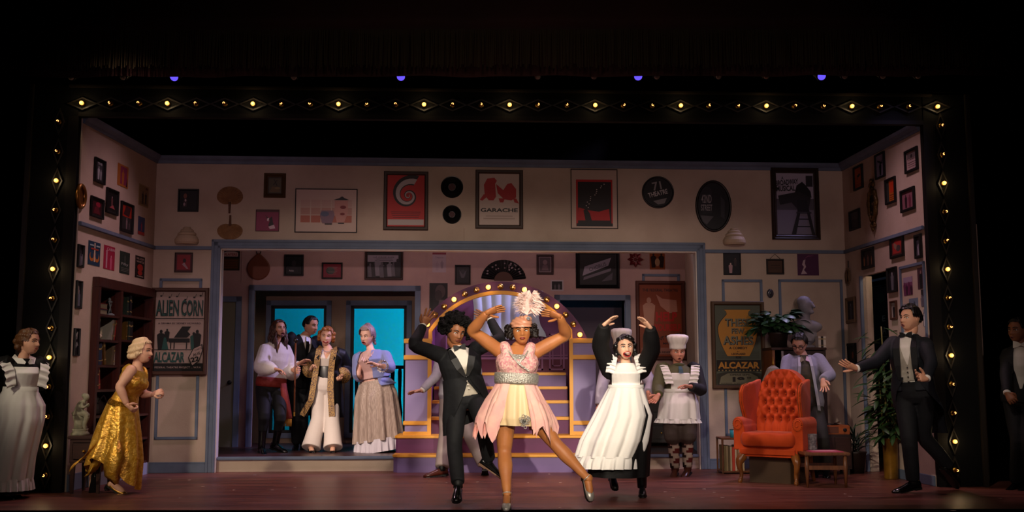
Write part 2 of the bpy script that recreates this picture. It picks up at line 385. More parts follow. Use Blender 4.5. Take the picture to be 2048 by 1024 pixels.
# picture-frame panel mouldings
def panel(n, W, x0, y0, x1, y1, w=0.032):
    a = W.uv(x0, y0); b = W.uv(x1, y0); c = W.uv((x0 + x1) / 2, y1)
    return trim(n, W, frame_rects(a[0], b[0], c[1], (a[1] + b[1]) / 2, w, 0.018), M_blue)
panel('trim_12', WB, 320, 557, 405, 879); panel('trim_13', WB, 1443, 559, 1524, 872); panel('trim_14', WB, 1556, 559, 1684, 872)

# ---- side flats
BKu0 = WL.uv(167, 540)[0]; BKu1 = WL.uv(303, 568)[0]; BKz = WL.uv(182, 548)[1]
bk0 = WL.uv(186, 700)[0] - 0.05; bk1 = WL.L - 0.06
struct('wall_left', wall_cells(WL, WH, [(bk0, bk1, -1, BKz - 0.06)]), M_wall)
DR0 = WR.uv(1729, 700)[0]; DR1 = WR.uv(1775, 600)[0]; DRZ = WR.uv(1755, 545)[1]
struct('wall_right', wall_cells(WR, WH, [(DR0, DR1, -1, DRZ)]), M_wall)
trim('baseboard_left', WL, [(0, bk0, 0, 0.16, 0.02)], M_blue)
trim('baseboard_right', WR, [(0, DR0 - 0.1, 0, 0.10, 0.02)], M_blue); trim('trim_15', WR, [(DR1, WR.L, 0, 0.10, 0.02)], M_blue)
mb = MB(); mb.xf = WR.m                                            # door casing on the right flat
mb.box(DR0 - 0.10, DR0, -0.03, 0.0, 0, DRZ); mb.box(DR0 - 0.012, DR0, -0.03, 0.12, 0, DRZ)
struct('trim_16', mb, M_wall)
trim('trim_17', WR, [(DR0, DR0 + 0.03, 0, DRZ, 0.035)], M_blue)
a = WR.uv(1800, 534); panu = a[0]; trim('trim_18', WR, frame_rects(a[0], WR.L - 0.02, 0.95, a[1], 0.032, 0.018), M_blue)
# backing flat seen through the right-hand doorway, with wainscot panel
bp0 = WR.m @ V((DR0 - 0.5, 0.75, 0)); bp1 = WR.m @ V((DR1 + 0.5, 0.75, 0)); WD = Frame(bp0, bp1)
struct('wall_passage', wall_cells(WD, 2.7, []), M_wall)
k = WD.uv(1736, 700)[0]; k2 = WD.uv(1737, 876)[1]
trim('trim_19', WD, frame_rects(k, k + 1.1, k2, 2.35, 0.032, 0.018), M_blue); trim('baseboard_passage', WD, [(0, WD.L, 0, 0.12, 0.02)], M_blue)

_l = bpy.data.lights.new('passage_fill_light', 'POINT'); _l.energy = 5; _l.color = (1, .8, .6); _l.shadow_soft_size = .1; _o = bpy.data.objects.new('passage_fill_light', _l); COL.objects.link(_o); _o.location = WR.m @ V(((DR0 + DR1) / 2 + .1, .35, 2.5))  # unseen point lamp added to brighten the passage behind the doorway
# ---- inner room: platform, upstage wall, alcove with two french windows
pf0 = WB.m @ V((ou0 - 0.3, 0.06, 0)); pf1 = WB.m @ V((ou1 + 0.3, 0.06, 0))
mb = MB(); q = [pf0, pf1, V((3.6, 16.2, 0)), V((-4.6, 16.2, 0))]
mb.hexa([V((p.x, p.y, 0)) for p in q] + [V((p.x, p.y, PZ - 0.004)) for p in q]); struct('platform', mb, M_wall)
mb = MB(); mb.hexa([V((p.x, p.y, PZ - 0.004)) for p in q] + [V((p.x, p.y, PZ)) for p in q]); struct('floor_inner', mb, mat('inner_boards', '#3a2220', 0.35, col2='#472a26', scale=3, stretch=(0.5, 8, 1), spec=0.4))
mb = MB(); mb.xf = Frame(pf0, pf1).m; mb.box(0.31, (pf1 - pf0).length - 0.31, -0.035, 0.02, PZ - 0.035, PZ + 0.002); struct('trim_20', mb, M_blue, bevel=0.008)    # nosing
aL = WI.uv(507, 700)[0]; aR = WI.uv(829, 700)[0]; aZ = WI.uv(670, 582)[1]
dL = WI.uv(437, 800)[0]; dR = WI.uv(467, 800)[0]; dZ = WI.uv(450, 604)[1]
eL = WI.uv(1120, 700)[0]; eR = WI.uv(1251, 700)[0]; eZ = WI.uv(1200, 601)[1]
IH = 3.3
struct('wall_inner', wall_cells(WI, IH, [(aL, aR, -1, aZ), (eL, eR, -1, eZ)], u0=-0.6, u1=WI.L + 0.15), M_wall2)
def casing(n, W, u0, u1, z1, w):
    return trim(n, W, [(u0 - w, u0, 0, z1 + w, 0.03), (u1, u1 + w, 0, z1 + w, 0.03), (u0 - w, u1 + w, z1, z1 + w, 0.03)], M_blue)
casing('trim_21', WI, aL, aR, aZ, 0.075); casing('trim_22', WI, eL, eR, eZ, 0.075); casing('trim_23', WI, dL, dR, dZ, 0.075)
mb = MB(); mb.xf = WI.m
for u in (WI.uv(484, 540)[0], WI.uv(853, 540)[0], WI.uv(903, 540)[0]): mb.box(u - 0.006, u + 0.006, -0.006, 0.001, aZ + 0.1, IH - 0.02)
struct('trim_24', mb, M_wall2)
mb = MB(); mb.xf = WI.m; mb.box(dL + 0.004, dR - 0.004, -0.022, 0.0, 0.01, dZ - 0.004); d1 = struct('door_1', mb, mat('grey_green_door', '#6d6a58', 0.55, spec=0.3), bevel=0.004)
mb = MB(); mb.xf = WI.m; ku, kz = WI.uv(461, 765); mb.lathe([(0.02, -0.03), (0.012, -0.04), (0.012, -0.06), (0.028, -0.075), (0.03, -0.09), (0.015, -0.1)], 14, (ku, 0, kz), axis='Y'); obj('door_handle', mb, mat('dark_iron', '#1d1a18', 0.4, 0.7), d1, smooth=True)
mb = MB(); mb.xf = WI.m; mb.box(WI.uv(1262, 890)[0] + 0.02, WI.L + 0.1, -0.02, 0, 0, 0.12); struct('baseboard_inner', mb, M_blue)
# alcove side walls, lintel and back wall with window openings
al0 = WI.m @ V((aL - 0.03, 0.05, 0)); al1 = WI.m @ V((aR + 0.03, 0.05, 0)); ab0 = WA.m @ V((-0.35, 0, 0)); ab1 = WA.m @ V((WA.L + 0.35, 0, 0))
FA = Frame(ab0, ab1, PZ)
def win(px): return FA.uv(px, 700)[0]
w1 = (win(541), win(652)); w2 = (win(701), win(813)); wz1 = FA.uv(600, 611)[1]; wz0 = FA.uv(600, 866)[1]
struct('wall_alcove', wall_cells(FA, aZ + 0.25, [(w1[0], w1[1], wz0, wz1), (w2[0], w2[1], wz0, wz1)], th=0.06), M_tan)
mb = MB()
for p, q in ((al0, ab0), (al1, ab1)): mb.bar(V((p.x, p.y, PZ + 1.3)), V((q.x, q.y, PZ + 1.3)), 0.04, 2.7)
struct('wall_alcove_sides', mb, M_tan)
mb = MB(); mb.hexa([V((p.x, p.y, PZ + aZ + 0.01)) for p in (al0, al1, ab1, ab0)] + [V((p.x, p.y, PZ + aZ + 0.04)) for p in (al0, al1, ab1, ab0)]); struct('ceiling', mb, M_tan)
M_wblack = mat('window_black', '#0d0e10', 0.5, spec=0.2)
for i, (u0, u1) in enumerate((w1, w2)):
    casing_ = trim('trim_%d' % (25 + i), FA, frame_rects(u0 - 0.07, u1 + 0.07, wz0 - 0.07, wz1 + 0.07, 0.07, 0.03), M_blue)
    mb = MB(); mb.xf = FA.m; mb.box(u0, u1, 0.03, 0.04, wz0, wz1)
    g = bpy.data.materials.get('pane_glass') or mat('pane_glass', '#f4f9fa', 0.0, trans=1.0, spec=0.0)
    wo = thing('window_%d' % (i + 1), 'x', 'x', FA.at(0, 0)); wo['kind'] = 'structure'
    for key in ('label', 'category'): del wo[key]
    fb = MB()
    for r in frame_rects(u0, u1, wz0, wz1, 0.042): fb.box(r[0], r[1], 0.01, 0.055, r[2], r[3])
    obj('window_frame', fb, M_wblack, wo, bevel=0.004)
    pb = MB(); pb.box(u0 + 0.04, u1 - 0.04, 0.03, 0.034, wz0 + 0.04, wz1 - 0.04); obj('pane', pb, g, wo)
# balustrade outside the windows, cut-out dark railing
FBal = Frame(ab0 + V((0, 0.5, 0)), ab1 + V((0, 0.5, 0)), PZ); rz = FBal.uv(755, 731)[1]
t = thing('balcony_railing', 'dark balcony railing in silhouette beyond the french windows', 'railing', FBal.m)
mb = MB(); mb.box(0, FBal.L, -0.03, 0.03, rz - 0.05, rz); obj('top_rail', mb, M_wblack, t, bevel=0.006)
mb = MB(); mb.box(0, FBal.L, -0.03, 0.03, -0.0, 0.08); obj('bottom_rail', mb, M_wblack, t, bevel=0.006)
bal = None; u = 0.04
while u < FBal.L:
    if bal is None:
        mb = MB(); mb.lathe([(0.022, 0.12), (0.022, 0.2), (0.032, 0.28), (0.045, 0.4), (0.03, 0.52), (0.022, 0.6), (0.03, rz - 0.1), (0.022, rz - 0.05)], 10); bal = obj('baluster', mb, M_wblack, t, smooth=True); b_ = bal
    else: b_ = bal.copy(); COL.objects.link(b_); b_.parent = t
    b_.location = (u, 0, 0); u += 0.105
# right-hand inner return and room seen through the dark doorway
i0 = WI.m @ V((WI.L, 0, 0)); i1 = WB.m @ V((ou1 + 0.02, 0.11, 0)); WJ = Frame(i0, i1, PZ); struct('wall_inner_right', wall_cells(WJ, IH, []), M_wall)
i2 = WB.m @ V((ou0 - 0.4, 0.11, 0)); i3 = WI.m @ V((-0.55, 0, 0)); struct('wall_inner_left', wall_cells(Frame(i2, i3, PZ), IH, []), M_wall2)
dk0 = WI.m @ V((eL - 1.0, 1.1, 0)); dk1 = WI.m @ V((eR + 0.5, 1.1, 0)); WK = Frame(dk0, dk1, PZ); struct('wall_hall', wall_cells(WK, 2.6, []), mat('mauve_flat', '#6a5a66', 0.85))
mb = MB(); ku = WK.uv(1246, 700)[0]; mb.xf = WK.m; mb.box(ku - 0.05, ku + 0.3, -0.3, -0.26, 0, 2.3); struct('trim_27', mb, M_black)
# cyclorama and its lights, upstage of everything
CY = 18.0
mb = MB(); mb.add([(-8, CY, -0.0), (8, CY, -0.0), (8, CY, 7), (-8, CY, 7)], [(0, 1, 2, 3)]); struct('backdrop_cyclorama', mb, mat('cyc_cloth', '#e6eef2', 0.9, spec=0.1))
mb = MB(); mb.box(0.95, 8.5, 16.30, 16.34, 0, 7); mb.box(-8.5, -4.7, 16.30, 16.34, 0, 7); struct('wall_cyc_light_block', mb, M_black)  # unseen black flats added to keep cyan flood light off the side passage
area('cyc_flood_low', (0.2, 16.55, 0.5), (-0.3, CY, 2.2), 75, (0.0, 0.6, 0.74), 2.2, 0.2)
area('cyc_flood_high', (-0.9, 16.6, 4.6), (-0.9, CY, 1.0), 95, (0.0, 0.38, 0.76), 4.0, 0.3)
mb = MB(); mb.box(-8.5, 8.5, 19.0, 19.1, 0, 9); struct('wall_upstage', mb, M_black)

# ---- proscenium portal with diamonds and bulbs
tA = PF.uv(157, 238); tB = PF.uv(1844, 246); PZt = (tA[1] + tB[1]) / 2; pu0 = (tA[0] + PF.uv(127, 985)[0]) / 2; pu1 = (tB[0] + PF.uv(1877, 970)[0]) / 2
t = thing('light_portal', 'black portal arch framing the stage, lined with lattice diamonds and marquee bulbs', 'portal', PF.m)
PW = 0.47; HT = PF.uv(1000, 180)[1]
mb = MB(); mb.box(pu0 - PW, pu0, -0.02, 0.05, 0, HT); obj('side_panel', mb, M_portal, t, bevel=0.006)
mb = MB(); mb.box(pu1, pu1 + PW, -0.02, 0.05, 0, HT); obj('side_panel', mb, M_portal, t, bevel=0.006)
mb = MB(); mb.box(pu0, pu1, -0.02, 0.05, PZt, HT); obj('header_panel', mb, M_portal, t, bevel=0.006)
M_edge = mat('portal_edge', '#0f0c0b', 0.7, spec=0.15)
mb = MB(); mb.box(pu0, pu1, -0.035, 0.04, PZt - 0.002, PZt + 0.04); obj('lower_lip', mb, M_edge, t)
mb = MB(); mb.box(pu0 - 0.1, pu1 + 0.1, -0.05, 0.0, HT - 0.03, HT); obj('upper_lip', mb, mat('portal_lip', '#1c150d', 0.5), t, bevel=0.006)
for a, b in ((pu0 - PW - 0.02, pu0 - PW + 0.03), (pu1 + PW - 0.03, pu1 + PW + 0.02)):
    mb = MB(); mb.box(a, b, -0.05, 0.0, 0, HT); obj('outer_lip', mb, MC['portal_lip'], t, bevel=0.006)
for a in (pu0 - 0.10, pu1): mb = MB(); mb.box(a, a + 0.10, -0.028, 0.04, 0, PZt); obj('inner_lip', mb, M_edge, t)
M_diam = mat('diamond_moulding', '#1a1610', 0.5, spec=0.3)
M_lit = mat('bulb_lit', '#ffb356', 0.3, emit=2.2); M_glass = mat('bulb_amber_glass', '#5a3012', 0.15, spec=0.6)
M_lit2 = mat('bulb_lit_warm', '#ffb55c', 0.3, emit=2.3); M_fil = mat('bulb_filament', '#ffb060', 0.3, emit=3.0)
def diamond_mesh(hw, hh, w):
    mb = MB(); o = [(hw, 0), (0, hh), (-hw, 0), (0, -hh)]; s = 1 - w / min(hw, hh) ; i = [(x * s, z * s) for x, z in o]
    vs = [(x, 0, z) for x, z in o] + [(x, 0, z) for x, z in i] + [(x * 0.97, -0.022, z * 0.97) for x, z in o] + [(x * 1.05, -0.022, z * 1.05) for x, z in i]
    fs = []
    for k in range(4):
        j = (k + 1) % 4; fs += [(8 + k, 8 + j, 12 + j, 12 + k), (k, j, 8 + j, 8 + k), (4 + j, 4 + k, 12 + k, 12 + j)]
    return mb.add(vs, fs)
dm_h = diamond_mesh(0.155, 0.068, 0.02).mesh('diamond', M_diam); dm_v = diamond_mesh(0.055, 0.14, 0.018).mesh('diamond', M_diam)
sock = MB().lathe([(0.026, 0.0), (0.026, -0.012), (0.02, -0.02), (0.012, -0.02)], 14, axis='Y').mesh('socket', M_brass, True)
def bulb_mesh(r): return MB().lathe([(r * 0.5, -0.015), (r * 0.55, -0.022), (r * 0.95, -0.035), (r, -0.045), (r * 0.8, -0.058), (r * 0.35, -0.066)], 12, axis='Y')
bl_lit = bulb_mesh(0.021).mesh('bulb', M_lit, True); bl_dim = bulb_mesh(0.017).mesh('bulb', M_glass, True)
fil = MB().tube([(0.009 * cos(a_), -0.067 + 0.0, 0.009 * sin(a_)) for a_ in [k * 0.5 - 1.2 for k in range(9)]], 0.0032, 6).mesh('filament', M_fil, True)
pts = []
for i in range(31):
    f = i / 30; pts.append((166 + (1872 - 166) * f, 208 + 7 * f, 'h', i % 3 == 0))
for i in range(13):
    f = i / 12; pts.append((120 - 28 * f, 245 + 705 * f, 'v', i % 3 == 2)); pts.append((1880 + 29 * f, 253 + 687 * f, 'v', i % 3 == 2))
for x, y, k, lit in pts:
    u, z = PF.uv(x, y, 0.02)
    d_ = obj('diamond', None, None, t, me=dm_h if k == 'h' else dm_v); d_.location = (u, -0.02, z)
    s_ = obj('socket', None, None, t, me=sock); s_.location = (u, -0.02, z)
    b_ = obj('bulb', None, None, t, me=bl_lit if lit else bl_dim); b_.location = (u, -0.02, z)
    if not lit: f_ = obj('filament', None, None, b_, me=fil); f_.rotation_euler = (0, random.uniform(0, 6.28), 0)
    if lit:
        l = bpy.data.lights.new('bulb_glow', 'POINT'); l.energy = 0.55; l.color = (1, 0.72, 0.38); l.shadow_soft_size = 0.02
        lo = bpy.data.objects.new('bulb_glow', l); COL.objects.link(lo); lo.parent = b_; lo.location = (0, -0.10, 0)
# black masking legs, teaser and border behind the portal
mb = MB()
for s_ in (-1, 1):
    for yy in (10.95, 12.2): mb.box(s_ * (6.52 if yy < 11 else 7.4) - 2.0, s_ * (6.52 if yy < 11 else 7.4) + 2.0, yy + (0.35 if s_ > 0 else 0), yy + 0.05 + (0.35 if s_ > 0 else 0), 0, 7)
struct('wall_masking_legs', mb, M_black)
mb = MB(); mb.box(-7, 7, 11.45, 11.5, 4.35, 8); mb.box(-7, 7, 13.6, 13.65, 3.7, 8); struct('wall_border', mb, M_black)
mb = MB(); mb.box(-9, 9, PF.p0.y + 0.25, PF.p0.y + 0.3, HT - 0.01, 8.5); struct('wall_teaser', mb, M_black)

# ---- grand drape valance across the top with tucked swags and a bullion fringe
VY = 9.3
t = thing('stage_valance', 'dark red velvet valance with horizontal tucks and bullion fringe above the stage', 'valance', V((0, VY, 0)))
M_velvet = mat('red_velvet', '#1f0705', 0.85, col2='#260a07', scale=2, sheen=0.3, spec=0.1)
zf0 = at(1000, 138, VY).z; zf1 = at(1000, 66, VY).z; zt = at(1000, -30, VY).z; zb = at(1000, 149, VY).z
prof = []
zs = [zb, zf1 - 0.02, zf1 + 0.02, at(1000, 48, VY).z, at(1000, 29, VY).z, at(1000, 10, VY).z, zt]
ys = [0.06, 0.04, -0.06, -0.08, 0.03, -0.09, 0.02]
rings = []
for i in range(161):
    x = -6.5 + 13 * i / 160; rip = 0.015 * sin(x * 9 + 1.3 * sin(x * 2.1))
    rings.append([V((x, y + rip, z + 0.006 * sin(x * 5))) for y, z in zip(ys, zs)])
obj('drape', MB().loft(rings, cap=False, closed=False), M_velvet, t, smooth=True)
mb = MB(); x = -6.4
while x < 6.4:
    w_ = random.uniform(0.006, 0.012); dz = random.uniform(-0.02, 0.025); lean = random.uniform(-0.012, 0.012); y = -0.075 + random.uniform(-0.01, 0.01)
    mb.add([(x, y, zf1 + 0.01), (x + w_, y - 0.004, zf1 + 0.01), (x + w_ + lean, y - 0.006, zf0 + dz), (x + lean, y, zf0 + dz), (x + w_ / 2, y + 0.01, zf1 + 0.01), (x + w_ / 2 + lean, y + 0.01, zf0 + dz)], [(0, 1, 2, 3), (1, 4, 5, 2), (4, 0, 3, 5)]); x += w_ + random.uniform(0.0, 0.008)
f_ = obj('fringe', mb, mat('bullion_fringe', '#231a0d', 0.8, spec=0.1), t); f_['kind'] = 'stuff'
spot('drape_spill', (0.3, 4.0, 2.2), (-0.3, VY, 5.1), 14, (1.0, 0.62, 0.45), 70, 1.0, 0.3)
# stage lanterns hung on a pipe between valance and portal
M_can = mat('lantern_black', '#0a0a0b', 0.5, spec=0.3)
M_lens = mat('violet_lens', '#5a48e0', 0.2, emit=1.6); M_lens2 = mat('white_lens', '#fff2e0', 0.2, emit=2.5)
LY = 9.75; lzz = at(1000, 150.5, LY).z
mb = MB(); mb.tube([(-5, LY, lzz + 0.12), (5, LY, lzz + 0.12)], 0.024, 10); pipe = obj('lighting_pipe', mb, M_can, smooth=True); tag(pipe, 'black pipe carrying the stage lanterns above the portal', 'pipe')
lw = {352: 'one with a violet glow, nearest the left end', 1275: 'violet glow, right of centre', 1640: 'brightest violet glow near the right end'}
for i, px in enumerate((147, 250, 352, 590, 803, 1075, 1187, 1275, 1312, 1435, 1530, 1640, 1686, 1762, 1832)):
    p = at(px, 152, LY)
    t = thing('stage_lantern', 'x', 'stage light', V((p.x, LY, lzz)), 'stage lanterns above the portal')
    big = px in (352, 803, 1275, 1640)
    t['label'] = ('small black stage lantern ' + ('with violet lens ' if big else '') + 'above the portal, number %s from left' % ('first second third fourth fifth sixth seventh eighth ninth tenth eleventh twelfth thirteenth fourteenth fifteenth'.split()[i])).replace('number ', '')
    r = 0.045 if big else 0.034
    tl = M.Rotation(rad(-62), 4, 'X')
    mb = MB(); mb.xf = tl; mb.lathe([(r * 0.6, 0.14), (r, 0.10), (r, -0.03), (r * 1.12, -0.03), (r * 1.12, -0.06)], 14, cap=True); obj('lantern_body', mb, M_can, t, smooth=False)
    mb = MB(); mb.xf = tl; mb.lathe([(r * 0.85, -0.061), (r * 0.5, -0.066), (0.002, -0.068)], 14); obj('lens', mb, M_lens if big else mat('dull_lens', '#b8b2aa', 0.1, spec=0.8), t, smooth=True)
    mb = MB()
    for s_ in (-1, 1): mb.bar((s_ * r * 1.1, 0, 0.0), (s_ * r * 1.1, 0, 0.11), 0.006, 0.018)
    mb.bar((-r * 1.1, 0, 0.11), (r * 1.1, 0, 0.11), 0.018, 0.006); obj('yoke', mb, M_can, t)
# ================================================================== PICTURES AND WALL DECOR
class Art:
    """flat print built of thin layered shapes in unit coordinates (-0.5..0.5)"""
    def __init__(s, w, h, y0): s.w = w; s.h = h; s.mb = MB(); s.y = y0; s.mats = []; s.ix = {}
    def col(s, c):
        if c not in s.ix: s.ix[c] = len(s.mats); s.mats.append(mc(c, 0.45, spec=0.25))
        return s.ix[c]
    def poly(s, pts, c):
        s.y -= 0.0005; s.mb.add([(x * s.w, s.y, z * s.h) for x, z in pts], [list(range(len(pts)))], s.col(c)); return s
    def rect(s, x0, x1, z0, z1, c): return s.poly([(x0, z0), (x1, z0), (x1, z1), (x0, z1)], c)
    def ell(s, x, z, rx, rz, c, n=20): return s.poly([(x + rx * cos(2 * pi * i / n), z + rz * sin(2 * pi * i / n)) for i in range(n)], c)
    def text(s, t, x, z, w, h, c, bold=0.0, rot=0.0):
        s.y -= 0.0005; text(s.mb, t, x * s.w, z * s.h, w * s.w, h * s.h, s.y, 0, s.col(c), bold, 0, rot); return s
    def fig(s, x, z, h, c, c2=None, lean=0.0, asp=None):
        """standing figure: body, head"""
        k = (s.h / s.w if asp is None else asp) * h
        L = lambda a, b: (x + a * k + lean * b * h, z + b * h)
        s.poly([L(-.13, 0), L(.13, 0), L(.17, .45), L(.2, .74), L(.1, .82), L(-.1, .82), L(-.2, .74), L(-.17, .45)], c)
        s.ell(x + lean * .9 * h, z + .9 * h, .075 * k, .1 * h, c2 or c, 12); return s
    def lines(s, z0, z1, n, c, x0=-.4, x1=.4, th=.35):
        for i in range(n):
            zz = z0 + (z1 - z0) * (i + .5) / n; a = random.uniform(0, .08); s.rect(x0 + a, x1 - a, zz - (z1 - z0) / n * th / 2, zz + (z1 - z0) / n * th / 2, c)
        return s
def frame_mesh(w, h, fw, d, prof=0):
    mb = MB(); o = (w / 2, h / 2); rings = []
    if prof == 0: steps = [(0, 0), (0, d * .8), (fw * .18, d), (fw * .72, d), (fw, d * .55), (fw, 0.002)]
    elif prof == 1: steps = [(0, 0), (0, d * .7), (fw * .2, d), (fw * .45, d * .75), (fw * .6, d * .9), (fw * .85, d * .5), (fw, d * .45), (fw, 0.002)]
    else: steps = [(0, 0), (0, d), (fw, d), (fw, 0.002)]
    for a, y in steps:
        x = w / 2 - a; z = h / 2 - a; rings.append([V((x, -y, z)), V((-x, -y, z)), V((-x, -y, -z)), V((x, -y, -z))])
    rings.append(rings[0]); return mb.loft(rings, cap=False)
def pic(W, x0, y0, x1, y1, label, paint, name='framed_picture', cat='picture', fw=0.018, fc='#0e0c0c', d=0.025, prof=0, board=None, bw=0.0, group=None, off=0.0, bg='#222222', rough=.5):
    a = W.uv(x0, y0); b = W.uv(x1, y1)
    if W is WL: a = (max(a[0], .0), a[1])
    if W is WR: b = (min(b[0], WR.L - .06), b[1])
    w = b[0] - a[0]; h = a[1] - b[1]
    t = thing(name, label, cat, W.at((a[0] + b[0]) / 2, (a[1] + b[1]) / 2, off), group)
    iw, ih = w, h
    if fw > 0:
        obj('frame', frame_mesh(w, h, fw, d, prof), mc(fc, rough, spec=0.3), t); iw = w - 2 * fw + .004; ih = h - 2 * fw + .004
        if board: obj('mat_board', MB().box(-iw / 2, iw / 2, -0.006, 0, -ih / 2, ih / 2), mc(board), t); iw -= 2 * bw; ih -= 2 * bw
    A = Art(iw, ih, -0.0075 if fw > 0 else -0.003)
    A.mb.box(-iw / 2, iw / 2, A.y + .0004, 0, -ih / 2, ih / 2, A.col(bg)); paint(A)
    obj('print', A.mb, A.mats, t)
    return t
def duo(c1, c2=None):        # two people in a photograph
    return lambda A: A.fig(-.17, -.45, .78, c1).fig(.16, -.45, .72, c2 or c1)
def solo(c1, c2=None, x=0, h=.85): return lambda A: A.fig(x, -.48, h, c1, c2)
def crowd(cs, n=6):
    def f(A):
        for i in range(n): A.fig(-.4 + .8 * i / (n - 1), -.48 + random.uniform(-.02, .05), random.uniform(.5, .72), cs[i % len(cs)])
    return f
# ---- left flat, above the rail
def p_left1(A): A.rect(-.3, .3, -.42, .42, '#3c3c40').fig(-.1, -.4, .62, '#a9a9ac').fig(.14, -.4, .5, '#8c8c90').text('THE', 0, .34, .5, .1, '#c8c8cc', .01)
pic(WL, 188.5, 313, 207, 371, 'narrow black framed stage photo highest on the left wall', p_left1)
pic(WL, 235.7, 325, 255, 378, 'unframed orange and magenta poster near the top of the left wall', lambda A: A.rect(-.42, .5, -.5, .5, '#b06a2c').rect(-.25, .38, -.4, .42, '#8c2f52').fig(.0, -.4, .7, '#b0662f').poly([(.3, -.45), (.42, -.45), (.4, 0)], '#2a1a2a'), 'unframed_poster', 'poster', 0, bg='#b06a2c')
pic(WL, 180.7, 390.5, 204, 440, 'black framed dark red print beside the oval gilt mirror', lambda A: A.rect(-.4, .4, -.4, .4, '#3a1218').ell(.1, .2, .2, .15, '#8c1f33').poly([(-.3, -.35), (.3, -.35), (.1, .1), (-.2, 0)], '#5e1a24'))
pic(WL, 212, 373.7, 233, 432.6, 'tall black framed night scene second from the left wall mirror', lambda A: A.rect(-.38, .38, -.42, .42, '#141214').fig(0, -.3, .55, '#5e3a3a', '#a0888a').poly([(-.25, -.3), (.3, -.32), (.1, -.15)], '#a04a4e'), fw=.02)
def p_left5(A): A.rect(-.42, .42, .02, .45, '#a32a1c').poly([(-.3, .1), (.2, .05), (.35, .4), (-.1, .42)], '#3c1a20').rect(-.42, .42, -.45, .02, '#2c2a2c').fig(0, -.42, .42, '#7a6468', '#a08c8c').fig(.22, -.42, .3, '#5c4c50')
pic(WL, 241, 401, 263, 469.5, 'tall black framed poster with orange red upper half on left wall', p_left5)
pic(WL, 278, 366, 296, 417, 'unframed tan engraving nearest the corner on the left wall', lambda A: A.rect(-.44, .44, -.45, .45, '#8d7350').fig(-.1, -.4, .6, '#3c2c20').fig(.2, -.35, .55, '#241a18').ell(.25, .36, .12, .06, '#5a1a18').lines(-.42, -.3, 3, '#4a3a26'), 'unframed_poster', 'poster', 0, bg='#9a8058')
pic(WL, 276.7, 431.6, 288, 472, 'small blue and red card under the tan engraving on left wall', lambda A: A.rect(-.5, .5, -.3, .5, '#2a3a63').rect(-.5, .5, -.5, -.32, '#9c2a2a').fig(0, -.28, .5, '#8c2f48'), 'unframed_poster', 'poster', 0, bg='#2a3a63')
# oval gilt mirror
u, z = WL.uv(160, 392.6); w_ = WL.uv(169, 392)[0] - WL.uv(151, 392)[0]
t = thing('oval_mirror', 'oval gilt framed mirror at the edge of the left wall', 'mirror', WL.at(u, z))
h_ = .128; rg = []
for k in range(32):
    a = 2 * pi * k / 32; rg.append([V(((w_ / 2 + dx) * cos(a), -y, (h_ + dx) * sin(a))) for dx, y in ((.0, 0), (.0, .02), (-.012, .032), (-.028, .03), (-.035, .01), (-.035, 0))])
rg.append(rg[0]); obj('frame', MB().loft(rg, cap=False), mat('gilt_amber', '#8a5a1e', 0.3, 0.6), t, smooth=True)
obj('mirror_glass', MB().add([((w_ / 2 - .034) * cos(a), -.008, (h_ - .034) * sin(a)) for a in [2 * pi * k / 32 for k in range(32)]], [list(range(32))]), mat('old_mirror', '#8a5a2c', 0.25, 0.7), t)
# ---- left flat, below the rail
pic(WL, 144.6, 485, 164, 536, 'black framed group photo at the portal edge, just below the left rail', crowd(['#8a828c', '#5c565e'], 3), bg='#2e2a30', fw=.016)
def p_blue(A): A.rect(-.5, .5, -.5, .5, '#1f3a52').ell(-.2, -.15, .2, .2, '#b86a2c').ell(.22, -.15, .2, .2, '#b86a2c').ell(-.2, -.08, .13, .14, '#1f3a52').ell(.22, -.08, .13, .14, '#1f3a52').rect(-.04, .06, -.35, .45, '#c9b49c').rect(-.3, .32, .15, .22, '#a3392c').rect(-.4, -.08, .3, .36, '#9cb0b0').rect(.12, .42, .3, .36, '#9cb0b0')
pic(WL, 177, 480, 198.7, 533.7, 'blue poster with a gold anchor motif, first above the bookcase', p_blue, 'unframed_poster', 'poster', 0, bg='#1f3a52')
pic(WL, 208, 489, 228, 542, 'crimson poster second above the bookcase', lambda A: A.rect(-.3, -.18, -.45, .3, '#b98c98').fig(.15, -.48, .6, '#c45a78', '#d0909c').text('CABIN', .1, .36, .7, .12, '#d8a8b0', .01), 'unframed_poster', 'poster', 0, bg='#9c1f3e')
pic(WL, 240, 501, 258, 550, 'dark green poster with grey lettering third above the bookcase', lambda A: A.fig(0, 0, .38, '#4a5048').text('Fifty', 0, -.08, .7, .16, '#9aa098', .01).lines(-.42, -.22, 3, '#6a7068'), 'unframed_poster', 'poster', 0, bg='#22302a')
pic(WL, 271, 510, 288, 558.5, 'black and red poster fourth above the bookcase, nearest the corner', lambda A: A.text('SILVER', 0, .38, .8, .08, '#b8a090', .01).text('WHISTLE', 0, .24, .8, .09, '#b8a090', .01).ell(0, -.02, .3, .16, '#a3281f').ell(0, -.26, .24, .12, '#a3281f').lines(-.46, -.38, 1, '#b8a090'), 'unframed_poster', 'poster', 0, bg='#171013')
pic(WL, 143.7, 558.7, 159.7, 618, 'black framed photo with pale columns beside the bookcase top', lambda A: A.fig(-.1, -.45, .8, '#8a7a72').fig(.18, -.45, .6, '#62606c'), bg='#2a2830', fw=.016)
pic(WL, 138, 655, 155, 712, 'black framed slanted theatre lettering print beside the bookcase', lambda A: A.text('THEATRE', .02, -.12, .75, .16, '#b0aca8', .01, .5).poly([(-.3, .3), (.3, .42), (.3, .34), (-.1, .2)], '#a8a4a0').poly([(0, .1), (.12, .12), (.2, .4), (.08, .4)], '#a8a4a0'), bg='#141418', fw=.013)

